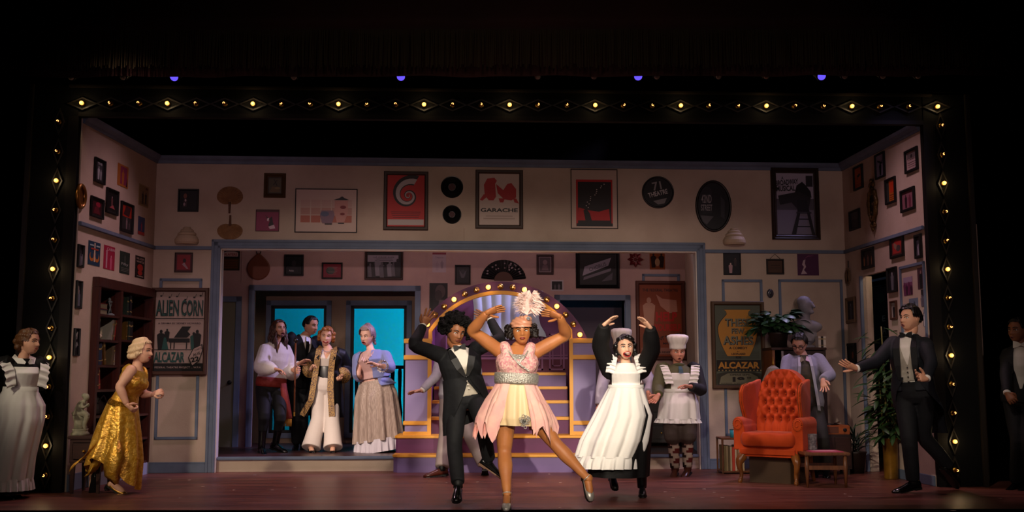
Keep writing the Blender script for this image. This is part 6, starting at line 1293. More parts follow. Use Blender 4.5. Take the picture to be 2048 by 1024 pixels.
            if mouth in ('laugh', 'smile'):
                mb = MB(); mb.tube([s.hp(x, -s.face_y(x, mz) - .03, mz - .03 + h_ * .5 + .03 * (x / w_) ** 2 * 1.0) for x in (-w_ * .75, -w_ * .3, 0, w_ * .3, w_ * .75)], [.015 * H, .022 * H, .024 * H, .022 * H, .015 * H], 8, sub=2); obj('teeth', mb, mc('#e8e0d4', .3), s.root, smooth=True, world=True)
        if blush:
            pass
    def body(s, voxel=.009, fill=True):
        """continuous body: trunk and limbs merged, with head and hands"""
        if fill: s.torso(s.skin, k=.93); s.skin.ell(s.PC, (.13, .1, .1))
        m = remesh(s.skin, voxel, 4); m.join(s.raw); return obj('body', m, s.sk, s.root, smooth=True, world=True)
    def add(s, name, mb, m_, smooth=True, parent=None): return obj(name, mb, m_, parent or s.root, smooth=smooth, world=True)
    def garment(s, name, mb, m_, voxel=.009, it=4, cut=None): return s.add(name, remesh(mb, voxel, it, cut=cut), m_)
    def sleeves(s, mb, r=(.075, .066, .058, .05, .042), sides=(-1, 1), end=.96):
        for sd in sides:
            a, b, c = s.S[sd], s.E[sd], s.W[sd]; mb.tube([a - s.up * .01 - s.lat * sd * .03, a, a.lerp(b, .5), b, b.lerp(c, .5), b.lerp(c, end)], [r[0] * .9, r[0], r[1], r[2], r[3], r[4]], 14, sub=3)
    def cuffs(s, m_, r=.037, sides=(-1, 1), a=.9, b=1.02):
        for sd in sides:
            e, w = s.E[sd], s.W[sd]; mb = MB(); mb.tube([e.lerp(w, a), e.lerp(w, b)], [r, r], 14); s.add('cuff', mb, m_)
    def legs_cloth(s, mb, r=(.095, .085, .07, .066, .06), sides=(-1, 1), end=1.0):
        for sd in sides:
            h, k, a = s.Hp[sd], s.K[sd], s.A[sd]; e = k.lerp(a, end); mb.tube([h + s.up * .04, h, h.lerp(k, .5), k, k.lerp(e, .5), e], [r[0] * .95, r[0], r[1], r[2], r[3], r[4]], 16, sub=3)
    def shoe(s, side, toe, m_, heel=0.0, L=.26, w=.045, sole=None, dy=0.0, boot=0.0, name='shoe', open_=False):
        """toe: pixel of the toe tip"""
        a = s.A[side]; f = (at(toe[0], toe[1], a.y + dy) - a); f = f.normalized(); kz = V((0, 0, 1)); u = kz - f * kz.dot(f)
        if u.length < .2: u = s.fr * 1.0 - f * s.fr.dot(f)
        # foot axis: sole direction tilts with the ankle-toe line
        f2 = (f + u.normalized() * .33).normalized() if not heel else f; u = (u - f2 * u.dot(f2)).normalized() if u.length > .01 else kz
        sd = f2.cross(u).normalized(); hb = .075 if not heel else .05; mb = MB(); rings = []
        for x, hw, z0, z1 in ((-.06, .018, .012, .05), (-.055, .03, .0, .075), (-.02, .034, 0, .085), (.03, .035, 0, .08), (.08, .04, .0, .062), (.13, .045, 0, .048), (.17, .042, 0, .04), (.2, .026, .003, .03), (.207, .012, .01, .024)):
            if heel: z1 = {-.06: .05, -.055: .06, -.02: .05, .03: .026, .08: .034, .13: .05, .17: .046}.get(x, z1)
            x *= L / .26; hw *= w / .045; c = a - u * hb + f2 * x; ring = []
            for i in range(14):
                t = 2 * pi * i / 14; zz = (z0 + z1) / 2 + (z1 - z0) / 2 * sin(t); ring.append(c + sd * (hw * cos(t) * (1 if sin(t) < 0 else .9)) + u * zz)
            rings.append(ring)
        mb.loft(rings)
        if boot: k = s.K[side]; e = a.lerp(k, boot); mb.tube([a - u * .03, a.lerp(e, .4), e], [.042, .046, .06 if boot > .4 else .05], 14, sub=2)
        o = s.add(name, mb, m_)
        if heel:
            fm = MB(); fm.tube([a + u * .03, a - u * .005, a - u * .012 + f2 * .04 * L / .26, a - u * (hb - .032) + f2 * .09 * L / .26, a - u * (hb - .022) + f2 * .14 * L / .26], [.031, .034, .032, .032, .026], 12, sub=3); fm.ell(a - u * .02 - f2 * .03, (.03, .03, .03)); s.add('foot', fm, s.sk)
        elif not boot: k = (s.K[side] - a).normalized(); fm = MB(); fm.tube([a - u * .03, a, a + k * .09], [.042, .04, .043], 12); s.add('sock', fm, mc('#0d0d0f'))
        sm = MB(); rings = []
        for x, hw in ((-.06, .02), (-.04, .034), (.03, .034), (.1, .042), (.15, .046), (.19, .034), (.208, .014)):
            x *= L / .26; hw *= w / .045; c = a - u * (hb + .006) + f2 * x; rings.append([c - sd * hw, c + sd * hw, c + sd * hw + u * .012, c - sd * hw + u * .012])
        sm.loft(rings)
        if heel: hc = a - u * hb - f2 * .045; sm.tube([hc, hc - u * heel * .6 - f2 * .004, hc - (u * .85 - f2 * .3) * heel], [.022, .013, .011], 10)
        else: c = a - u * (hb + .014) - f2 * .03; sm.loft([[c + f2 * x + sd * y for x, y in ((-.03, -.03), (.035, -.032), (.035, .032), (-.03, .03))], [c + u * .014 + f2 * x + sd * y for x, y in ((-.03, -.03), (.035, -.032), (.035, .032), (-.03, .03))]])
        obj('sole', sm, sole or mc('#0c0a09', .5), o, world=True); return o
    def hair_shell(s, m_, th, keep, name='hair', nl=150, nt=64, wave=None, strand=.010):
        """hair grown as a shell over the skull: th = thickness in head units, keep(x,y,z) masks it"""
        rings = []; kp = []
        for j in range(nt + 1):
            la = -pi / 2 + pi * j / nt; la = max(-pi / 2 + .03, min(pi / 2 - .03, la)); ring = []; kr = []
            for i in range(nl):
                lo = 2 * pi * i / nl; d = V((sin(lo) * cos(la), -cos(lo) * cos(la), sin(la))); p = s.surf(d)
                t = th(d) if callable(th) else th; w_ = (wave(d) if wave else 0) + strand * sin(lo * 36 + 7 * sin(la * 3.1) + 3 * noise.noise(d * 3)); jz = (1 if strand else 0) * .10 * noise.noise(V((lo * 9, la * 2, 3))) + (.03 * sin(lo * 31) if strand else 0)
                ed = keep(d.x, d.y, d.z - .16); ring.append(s.hp(*(p + d * ((t + w_) * (1 if ed else .55))))); kr.append(keep(d.x, d.y, d.z + jz * .6))
            rings.append(ring); kp.append(kr)
        vs = [p for r in rings for p in r]; fs = []
        for j in range(nt):
            for i in range(nl):
                q = (i + 1) % nl
                if kp[j][i] and kp[j][q] and kp[j + 1][i] and kp[j + 1][q]: fs.append((j * nl + i, j * nl + q, (j + 1) * nl + q, (j + 1) * nl + i))
        used = sorted({i for f in fs for i in f}); ix = {o: n for n, o in enumerate(used)}
        mb = MB(); mb.add([vs[i] for i in used], [[ix[i] for i in f] for f in fs]); return s.add(name, mb, m_)
    def blob_hair(s, pts, m_, name='hair', voxel=.009, jit=0.0, it=2):
        mb = MB()
        for x, y, z, r in pts: mb.ell(s.hp(x, y, z), r * s.hh, nu=10, nv=8)
        o = remesh(mb, voxel, it)
        if jit: o.v = [p + noise.noise_vector(p * 60) * jit for p in o.v]
        return s.add(name, o, m_)
    def skirt(s, rings, folds, amp, m_, name='skirt', n=120, hem=None, seed=0, rows=24, jag=None, smooth=True, closed=True, a0=0, a1=2 * pi, ret=False):
        """rings: (centre V, rx, ry) from waist to hem, lat/front aligned; folds deepen downwards"""
        rnd = random.Random(seed); phs = [rnd.uniform(0, 6.28) for _ in range(4)]; k = len(rings); out = []
        for j in range(rows + 1):
            f = j / rows * (k - 1); i0 = min(int(f), k - 2); g = f - i0; c0, x0, y0 = rings[i0]; c1, x1, y1 = rings[i0 + 1]; c = c0.lerp(c1, g); rx = lerp(x0, x1, g); ry = lerp(y0, y1, g); t = j / rows; row = []
            for i in range(n + (0 if closed else 1)):
                a = a0 + (a1 - a0) * i / n; w_ = amp * (t ** .7) * (sin(folds * a + phs[0] + .6 * sin(2 * a + phs[1])) * .7 + .3 * sin(folds * 1.7 * a + phs[2]))
                p = c + s.lat * ((rx + w_) * cos(a)) + s.fr * ((ry + w_) * sin(a))
                if jag: p = p + V((0, 0, jag(a) * max(0, t - .55) / .45))
                row.append(p)
            out.append(row)
        mb = MB(); mb.loft(out, cap=False, closed=closed)
        return out if ret else s.add(name, mb, m_, smooth)
    def cutaway(s, rings, w, m_, drop, name='coat_skirt', n=60, rows=16, amp=.012, off=0.0):
        """open coat skirt: half-opening angle w(t) in front, hem drop(a, t) added downwards"""
        out = []; k = len(rings)
        for j in range(rows + 1):
            t = j / rows; f = t * (k - 1); i0 = min(int(f), k - 2); g = f - i0; c = rings[i0][0].lerp(rings[i0 + 1][0], g); rx = lerp(rings[i0][1], rings[i0 + 1][1], g); ry = lerp(rings[i0][2], rings[i0 + 1][2], g); row = []
            for i in range(n + 1):
                a = pi / 2 + off + w(t) + (2 * pi - 2 * w(t)) * i / n; q = amp * t * sin(7 * a); row.append(c + s.lat * ((rx + q) * cos(a)) + s.fr * ((ry + q) * sin(a)) - V((0, 0, drop(a, t))))
            out.append(row)
        mb = MB(); mb.loft(out, cap=False, closed=False); inner = MB(); inner.loft([[p + (rings[0][0] - p).normalized() * .008 for p in r][::-1] for r in out], cap=False, closed=False); mb.join(inner); return s.add(name, mb, m_)
    def bow(s, c, m_, w=.055, h=.028, name='bow_tie'):
        mb = MB()
        for sd in (-1, 1): mb.loft([[c + s.lat * (sd * x) + s.up * z + s.fr * y for z, y in ((-hh, .008), (hh, .008), (hh, -.008), (-hh, -.008))] for x, hh in ((.004, h * .3), (w * .5, h * .8), (w, h))])
        mb.ell(c + s.fr * .004, (.011, .011, .011)); return s.add(name, mb, m_, False)
    def strip(s, pts, w, m_, name, th=.004, nrm=None):
        """flat ribbon along world points, facing nrm"""
        mb = MB(); n = nrm or s.fr; rings = []
        for i, p in enumerate(pts):
            d = (pts[min(i + 1, len(pts) - 1)] - pts[max(i - 1, 0)]).normalized(); sd = d.cross(n).normalized(); ww = w[i] if isinstance(w, (list, tuple)) else w
            rings.append([p - sd * ww / 2, p + sd * ww / 2, p + sd * ww / 2 + n * th, p - sd * ww / 2 + n * th])
        mb.loft(rings); return s.add(name, mb, m_, False)
def vneck(P, t_lo, t_hi, w_hi, off=0.0, lo2=None, w_lo=0.0):
    """cut for an open-fronted garment: V from t_lo (closed) up to t_hi, and an inverted V below lo2"""
    def f(p):
        a, t, b = P.tc(p); a -= off
        if b < .0: return False
        if t > t_lo: return abs(a) < w_hi * (t - t_lo) / (t_hi - t_lo)
        if lo2 is not None and t < lo2: return abs(a) < w_lo * (lo2 - t) / (lo2 + .2)
        return False
    return f
M_blk = mat('black_suiting', '#0e0f12', .75, col2='#131418', scale=30, spec=.25, bump=.12, bscale=14)
M_satin = mat('black_satin', '#0c0c0f', .35, spec=.5)
M_shirt = mat('white_shirt', '#d8d0c6', .7, bump=.12, bscale=18, spec=.25)
M_vest = mat('pale_grey_vest', '#a8a092', .6, col2='#9c9486', scale=30, spec=.3)
M_shoe = mat('black_patent', '#0a0a0b', .15, spec=.7)
M_apron = mat('white_cotton', '#e2dedA', .75, bump=.15, bscale=16, spec=.2)
M_hat = mat('chef_white', '#ddd6d0', .75, bump=.12, bscale=12, spec=.2)
# ---- the star in the pink feathered dress
P = Person('person in pink beaded flapper dress and plumed turban dancing in the spotlight', (1013, 1013), 1.64, 0.05, (1031, 810), (1035, 693), (1043, 663.5), (.06, .02, -.03), skin('caramel', '#a8683e', '#b0703f'), fem=True, build=1.22, hs=.165, hh=.228)
P.arm(-1, (944, 662), (973, 626), 1, 1, 1.22); P.arm(1, (1132, 670), (1120, 633), 1, 1, 1.22)
P.leg(-1, (1009, 906), (1014, 991), 1, 1, 1.13); P.leg(1, (1112, 889), (1176, 958), 1, 1, 1.1)
P.skin.tube([P.Hp[1], P.Hp[1].lerp(P.K[1], .5)], [.1, .09], 14)
P.hand(-1, (1013, 612), (.25, -.6, -.7), 1, .02, .12, .16, size=1.05); P.hand(1, (1082, 622), (-.2, -.6, -.7), -1, .02, .12, .16, size=1.05)
P.head(lips='#7c2a2c', brow='#1c100c', eye='#24140c'); P.body(.0085)
DR = mat('pink_beaded', '#e2b8ae', .6, col2='#c9808a', scale=55, bump=.4, bscale=70, spec=.4, contrast=(.42, .62)); PK = mat('pink_chiffon', '#e6a9a6', .7, col2='#ecbcae', scale=10, spec=.25); CRM = mat('cream_satin', '#e0c79c', .45, spec=.4); SIL = mat('silver_beads', '#a8a49c', .35, .6, col2='#cfcac0', scale=90, bump=.6, bscale=90)
mb = MB(); P.torso(mb, k=1.05, add=.006, t0=.38, t1=.87)
for sd in (-1, 1): mb.tube([P.lc(sd * .08, .78, .08), P.lc(sd * .10, .93, .06), P.lc(sd * .115, 1.0, .0), P.lc(sd * .1, .86, -.075)], [.055, .05, .046, .05], 12, sub=3); mb.ell(P.lc(sd * .075, .69, .085), (.095, .075, .085))
P.garment('bodice', mb, DR, .008, 7)
mb = MB(); rg = []
for t, k in ((.36, 1.0), (.40, 1.03), (.52, 1.03), (.55, 1.0)):
    r0, r1 = .150 * P.b * P.H / 1.72 * k + .01, .118 * P.b * P.H / 1.72 * k + .012; rg.append([P.lc(r0 * cos(2 * pi * i / 36), t, r1 * sin(2 * pi * i / 36) + .005) for i in range(36)])
mb.loft(rg); P.add('belt', mb, SIL)
mb = MB(); P.strip([P.lc(x, t, f) for x, t, f in ((-.10, .97, .085), (-.04, .8, .17), (.02, .68, .19), (.1, .58, .165))], .014, SIL, 'bead_trim', .006); P.strip([P.lc(x, t, f) for x, t, f in ((.1, .97, .085), (.05, .82, .168), (.0, .70, .19))], .014, SIL, 'bead_trim', .006)
mb = MB(); mb.add([P.lc(x, t, f) for x, t, f in ((-.05, .86, .125), (.055, .86, .125), (.04, .78, .165), (.0, .69, .185), (-.035, .78, .165))], [(0, 1, 2, 3, 4)]); P.add('lace_inset', mb, SIL, False)
wc0 = P.lc(0, .40, .0); H0 = at(1032, 858, P.Y)
P.skirt([(wc0, .16, .13), (P.lc(0, .1, 0), .205, .175), (at(1031, 836, P.Y), .235, .2), (at(1032, 850, P.Y), .22, .19)], 12, .024, CRM, 'underskirt', seed=2)
for sd, x0, x1, nm in ((-1, 958, 1012, 1), (1, 1056, 1112, 2)):
    for lay in range(3):
        rnd = random.Random(sd * 5 + lay); pts = [rnd.uniform(-.13, -.02) if i % 2 else rnd.uniform(.03, .07) for i in range(14)]
        def jag(a, pts=pts): x = a * 14 / (2 * pi) * 1.9 % 14; i = int(x); g = x - i; return lerp(pts[i], pts[(i + 1) % 14], g)
        ca = (pi if sd < 0 else 0); tz = lay * .10
        P.skirt([(P.lc(0, .40 - tz, 0), .165 + lay * .02, .138 + lay * .02), (P.lc(sd * .01, .12 - tz * .5, 0), .225 + lay * .018, .2 + lay * .01), (at(1031 + sd * 6, 836, P.Y), .275 + .014 * lay, .235), (at(1031 + sd * 7, 850 + lay * 5, P.Y), .288 + .014 * lay, .235)], 9, .03, PK, 'petal_panel', 90, seed=lay + sd, jag=jag, closed=False, a0=ca - 1.22 + .05 * lay, a1=ca + 1.22 - .05 * lay)
mb = MB(); rs = random.Random(4)
for i in range(26): a = rs.uniform(0, 6.28); r = rs.uniform(0, .05); c = at(1048 + r * 260 * cos(a), 843 + r * 260 * sin(a), P.Y - .22); mb.tube([c + V((.012 * cos(q), 0, .012 * sin(q))) for q in [k * .8 for k in range(9)]], .003, 5)
P.add('lace_rosette', mb, SIL)
# turban, plume, brooch, curls
TB = mat('peach_satin', '#cf9478', .4, col2='#c08468', scale=14, bump=.3, bscale=12, spec=.5)
P.hair_shell(TB, lambda d: .085 + .06 * G(d.z - .5, .35), lambda x, y, z: z > .27 - .12 * max(0, y), 'turban', wave=lambda d: .016 * sin(20 * d.z + 9 * d.x), strand=0)
P.blob_hair([(.22, -.3, .42, .12), (.16, -.28, .5, .12), (.28, -.2, .46, .12)], TB, 'turban_knot', .008)
mb = MB()
for i in range(8): a = 2 * pi * i / 8; mb.ell(P.hp(.24 + .05 * cos(a), -.46, .48 + .05 * sin(a)), .006, nu=8, nv=6)
mb.ell(P.hp(.24, -.48, .48), .009); P.add('brooch', mb, mat('rhinestone', '#dfe4ea', .05, .8))
FEA = mat('ostrich_plume', '#ead2ca', .8, col2='#e2bdb4', scale=30, spec=.2); mb = MB(); rs = random.Random(9)
q0, q1, q2, q3 = P.hp(.2, -.36, .62), at(1060, 624, P.Y - .04), at(1057, 605, P.Y - .05), at(1063, 590, P.Y - .08)
qs = [q0, q1, q2, q3]
for f_ in range(900):
    t = rs.random() ** .8; i = min(2, int(t * 3)); g = t * 3 - i; p = qs[i].lerp(qs[i + 1], g); L = (.06 + .085 * sin(pi * min(1, t * .9 + .1))) * rs.uniform(.6, 1.15); sd = rs.choice((-1, -1, 1)); th = rs.uniform(-.3, 1.1)
    d = V((sd * cos(th), rs.uniform(-.6, .5), .3 + .6 * sin(th))).normalized(); m = p + d * (L * .55) + V((0, 0, .012)); e = p + d * L - V((0, 0, .045 * rs.random() + .01)); wv = V((.0022, 0, .0022)); mb.add([p - wv, p + wv, m + wv * 1.5, m - wv * 1.5, e], [(0, 1, 2, 3), (3, 2, 4)])
pl_ = P.add('plume', mb, FEA, False); mb = MB(); mb.tube(qs, [.006, .005, .004, .002], 6, sub=4); obj('quill', mb, FEA, pl_, world=True)
CU = mat('dark_curls', '#160e0c', .5, spec=.3, bump=.5, bscale=60)
P.blob_hair([(sd * (.42 + rs.uniform(-.05, .15)), rs.uniform(-.2, .28), rs.uniform(-.18, .20), rs.uniform(.06, .13)) for sd in (-1, 1) for _ in range(30)] + [(rs.uniform(-.3, .3), .42, rs.uniform(-.25, .25), .13) for _ in range(14)], CU, 'hair', .007, .016, 1)
SS = mat('silver_shoe', '#b4b0aa', .3, .5, col2='#d0ccc4', scale=30)
P.shoe(-1, (1012, 1012), SS, .045, .23, .04, dy=-.16); o = P.shoe(1, (1184, 990), SS, .06, .23, .04, dy=-.06)
for sd in (-1, 1): mb = MB(); a = P.A[sd]; k = (P.K[sd] - a).normalized(); u = k.orthogonal().normalized(); v = k.cross(u); mb.tube([a + k * .015 + (u * cos(2 * pi * i / 16) + v * sin(2 * pi * i / 16)) * .035 for i in range(17)], .005, 6, cap=False); P.add('ankle_strap', mb, SS)

# ---- dancing man in tailcoat with big curly hair
P = Person('person in black tailcoat with big curly hair dancing, one leg kicked behind', (913, 996), 1.72, .28, (932, 799), (915, 696), (911, 663), (.45, .33, .12), skin('brown', '#8a5638', '#94603f'), hs=.175)
P.arm(-1, (828, 690), (846, 652), 1, -1); P.arm(1, (1000, 678), (981, 640), -1, -1)
P.leg(-1, (909, 891), (916, 968), 1, 1); P.leg(1, (964, 846), (978, 920), 1, -1)
P.hand(-1, (862, 622), (.3, -.8, -.2), -1, -.02, .1, .32, size=1.08); P.hand(1, (936, 616), (-.1, -.6, -.7), 1, .02, .1, .2, size=1.08)
P.head(lips='#6a3630', brow='#0e0a09', eye='#1c100c', lid='#3a2018'); P.body(.01)
mb = MB(); P.torso(mb, k=1.02, add=.006, t0=.0, t1=.97); P.garment('shirt', mb, M_shirt, .01)
mb = MB(); P.torso(mb, k=1.06, add=.009, t0=.06, t1=.9); P.garment('waistcoat', mb, M_vest, .009, cut=vneck(P, .5, .9, .09))
mb = MB(); P.torso(mb, k=1.1, add=.022, t0=.05, t1=.98); P.sleeves(mb)
for sd in (-1, 1): mb.ell(P.S[sd], .075)
P.garment('tailcoat', mb, M_blk, .0085, 4, vneck(P, .42, .97, .11, 0, .40, .17))
P.strip([P.lc(-.1, .98, .09), P.lc(-.085, .8, .142), P.lc(-.05, .6, .15), P.lc(-.01, .43, .148)], [.03, .065, .06, .02], M_satin, 'lapel', .008); P.strip([P.lc(.1, .98, .09), P.lc(.085, .8, .142), P.lc(.05, .6, .15), P.lc(.01, .43, .148)], [.03, .065, .06, .02], M_satin, 'lapel', .008)
mb = MB(); mb.ell(P.lc(0, .42, .15), (.012, .008, .012)); P.add('button', mb, M_satin)
def tail(P, pts, name='coat_tail', m_=None, th=.02):
    mb = MB(); rings = []
    for c, hw, nrm in pts: sd = V(hw); n_ = V(nrm).normalized() * th; rings.append([c - sd, c - sd * .3 - n_, c + sd * .3 - n_, c + sd, c + sd * .3 + n_, c - sd * .3 + n_])
    mb.loft(rings); return P.add(name, mb, m_ or M_blk)
P.cutaway([(P.lc(0, .42, 0), .185, .15), (P.lc(0, .15, 0), .2, .165), (P.lc(-.01, -.15, 0), .225, .19), (P.lc(-.02, -.42, -.01), .225, .2)], lambda t: .03 + 1.25 * t ** 1.2, M_blk, lambda a, t: t * (.04 + .05 * cos(a + pi)), off=-.12)
mb = MB(); P.torso(mb, k=1.04, add=.008, t0=-.2, t1=.35); P.legs_cloth(mb, end=.97); P.garment('trousers', mb, M_blk, .01, 5)
P.cuffs(M_shirt, .036); P.bow(P.lc(0, 1.0, .085), M_satin)
mb = MB(); mb.tube([P.lc(.05 * cos(a), .995 + .02 * sin(a), .01 + .06 * sin(a)) for a in [2 * pi * k / 16 for k in range(17)]], .014, 8, cap=False); P.add('collar', mb, M_shirt)
for i, t in enumerate((.34, .27, .2)): mb = MB(); mb.ell(P.lc(-.0 + .004 * i, t, .148), (.008, .006, .008)); P.add('waistcoat_button', mb, mc('#d8d0c4', .3))
AF = mat('afro_black', '#0b0909', .8, spec=.15, bump=.8, bscale=70); mb = MB(); rs = random.Random(3)
def afro(c, n=420):
    for i in range(n):
        z = rs.uniform(-.45, 1); a = rs.uniform(0, 6.28); r = sqrt(max(0, 1 - z * z)); d = V((r * cos(a), r * sin(a), z)); R = rs.uniform(.52, .68)
        if d.y < -.45 and d.z < .45: continue
        p = V((d.x * R, d.y * R + .1, d.z * R + .12)); mb.ell(P.hp(*p), rs.uniform(.055, .10) * P.hh, nu=7, nv=5)
afro(None); mb.ell(P.hp(0, .12, .16), (.5 * P.hh, .46 * P.hh, .46 * P.hh)); o = remesh(mb, .008, 1); o.v = [p + noise.noise_vector(p * 55) * .014 for p in o.v]; P.add('hair', o, AF)
P.shoe(-1, (913, 997), M_shoe, 0, .27, dy=-.14); P.shoe(1, (1001, 951), M_shoe, 0, .27, dy=.02, sole=mc('#6a4a34'))

# ---- man in pale grey suit, mostly hidden behind the tailcoat dancer
P = Person('person in light grey suit mostly hidden behind the curly haired dancer', (888, 949), 1.70, .2, (912, 794), (908, 699), (908, 668), (.1, .1), skin('fair_a', '#c08a72', '#c89680'))
P.arm(-1, (872, 752), (844, 781), 1, 1, sh=(884, 712)); P.arm(1, (955, 745), (935, 775), -1, 1, sh=(940, 712)); P.leg(-1, (893, 868), (884, 936), 1, 1); P.leg(1, (938, 862), (970, 930), 1, -1)
P.hand(-1, (815, 785), (0, -.3, -.95), 1, -.02, .15, .2); P.hand(1, (930, 790), (0, -.3, -.95)); P.head(); P.body(.011)
M_grey = mat('grey_suiting', '#8d8792', .75, col2='#98929c', scale=20, bump=.12, bscale=14)
mb = MB(); P.torso(mb, k=1.1, add=.02, t0=-.05, t1=.98); P.sleeves(mb); P.garment('jacket', mb, M_grey, .01, 4, vneck(P, .5, .97, .09)); mb = MB(); P.torso(mb, k=1.02, add=.006, t0=.0, t1=.97); P.garment('shirt', mb, M_shirt, .011)
mb = MB(); P.torso(mb, k=1.04, add=.008, t0=-.2, t1=.3); P.legs_cloth(mb, (.1, .095, .085, .085, .08), end=.98); P.garment('trousers', mb, mat('taupe_suiting', '#9a8c88', .75, bump=.15, bscale=14), .01, 5)
P.hair_shell(mat('hair_brown', '#2c1a10', .5), .05, lambda x, y, z: z > (.66 if y < -.4 else -.2 - .3 * y)); P.cuffs(M_shirt, .034)
BRS = mat('oxblood_leather', '#4a1f16', .3, spec=.5); P.shoe(-1, (856, 950), BRS, 0, .27, dy=-.05); P.shoe(1, (970, 948), BRS, 0, .27, dy=.12)

# ---- dancing maid, laughing
P = Person('person in black maid dress and white apron laughing with both arms raised', (1286, 994), 1.58, -.08, (1252, 800), (1251, 727), (1249.5, 696), (.1, -.02, -.06), skin('fair', '#d8a488', '#deae92'), fem=True, hs=.145, hh=.222)
P.L = P.L; P.arm(-1, (1201, 692), (1208, 650), 1, 1, sh=(1218, 742)); P.arm(1, (1303, 700), (1301, 656), 1, 1, sh=(1284, 742))
P.leg(1, (1280, 890), (1284, 968), 1, -1); P.leg(-1, (1230, 900), (1225, 945), -1, -1)
P.hand(-1, (1242, 623), (.3, -.3, -.9), 1, -.02, .1, .06); P.hand(1, (1271, 624), (-.3, -.3, -.9), -1, -.02, .1, .06)
P.head(lips='#a81c1e', brow='#1c100e', eye='#24140e', mouth='laugh'); P.body(.009)
BD = mat('black_dress', '#0e0d0f', .7, spec=.25, bump=.15, bscale=10)
mb = MB(); P.torso(mb, k=1.06, add=.012, t0=.0, t1=.96); P.sleeves(mb, (.075, .078, .08, .076, .05), end=1.0); P.garment('dress_top', mb, BD, .009)
sk = [(P.lc(0, .35, 0), .15, .125), (at(1250, 830, P.Y), .26, .22), (at(1240, 905, P.Y), .275, .235), (at(1237, 952, P.Y), .275, .24)]
P.skirt(sk, 8, .012, BD, 'dress_skirt', seed=5)
mb = MB(); P.torso(mb, k=1.12, add=.02, t0=.2, t1=1.0); P.garment('apron_bib', mb, M_apron, .008, 3, lambda p: P.tc(p)[2] < .0 or P.tc(p)[1] > 1.0 or abs(P.tc(p)[0]) > .125)
P.skirt([(P.lc(0, .38, .0), .155, .135), (at(1247, 830, P.Y), .27, .25), (at(1230, 880, P.Y), .31, .29), (at(1219, 912, P.Y), .30, .28)], 12, .034, M_apron, 'apron_skirt', seed=7, closed=False, a0=.05, a1=pi + .35)
r_ = P.skirt([(at(1219, 909, P.Y), .30, .285), (at(1216, 922, P.Y), .325, .30), (at(1215, 934, P.Y), .33, .31)], 26, .018, M_apron, 'hem_ruffle', 200, seed=8, closed=False, a0=.05, a1=pi + .35, rows=8)
mb = MB(); rg = [[P.lc(r0 * cos(2 * pi * i / 32), t, r1 * sin(2 * pi * i / 32)) for i in range(32)] for t, r0, r1 in ((.30, .162, .14), (.33, .166, .143), (.42, .162, .14))]; mb.loft(rg); P.add('waistband', mb, M_apron)
def ruffle(P, pts, w, m_, amp=.012, n=60, k=14, out=None, name='ruffle'):
    mb = MB(); A_, B_, C_ = [], [], []; m = len(pts) - 1
    for i in range(n + 1):
        f = i / n * m; j = min(int(f), m - 1); p = pts[j].lerp(pts[j + 1], f - j); o = (out if out is not None else P.lat); wv = sin(i / n * k * 2 * pi) * amp
        A_.append(p); B_.append(p + o * w * .6 + P.fr * wv * .7); C_.append(p + o * w + P.fr * wv - P.up * .01)
    mb.loft([A_, B_, C_], cap=False, closed=False); return P.add(name, mb, m_)
for sd in (-1, 1): ruffle(P, [P.lc(sd * .105, .7, .13), P.lc(sd * .09, .95, .12), P.lc(sd * .075, 1.14, .08), P.lc(sd * .085, 1.22, .0)], .085, M_apron, .02, 60, 7, (P.lat * sd + P.up * .35).normalized())
HB = mat('black_hair', '#0f0b0b', .35, spec=.5)
P.hair_shell(HB, lambda d: .07 + .06 * G(d.z + .1, .35) * (abs(d.x)), lambda x, y, z: (z > .68 - .25 * max(0, -x - .1) if y < -.5 else z > -.55 if y > -.2 else z > -.62 + .0), 'hair', wave=lambda d: .02 * sin(14 * d.z + 3 * d.x))
P.blob_hair([(sd * .40, y, z, .12) for sd in (-1, 1) for y, z in ((-.1, -.25), (.05, -.3), (-.05, -.1), (.1, .0), (-.12, .1))] + [(.18, -.36, .38, .12), (.05, -.38, .44, .1), (.28, -.28, .32, .1)], HB, 'hair_curls', .008)
P.shoe(1, (1286, 995), mat('black_boot', '#0e0d0f', .4), .0, .23, .038, dy=-.2, boot=.3, name='boot'); P.shoe(-1, (1228, 960), MC['black_boot'], .0, .23, .038, dy=-.06, boot=.3, name='boot')

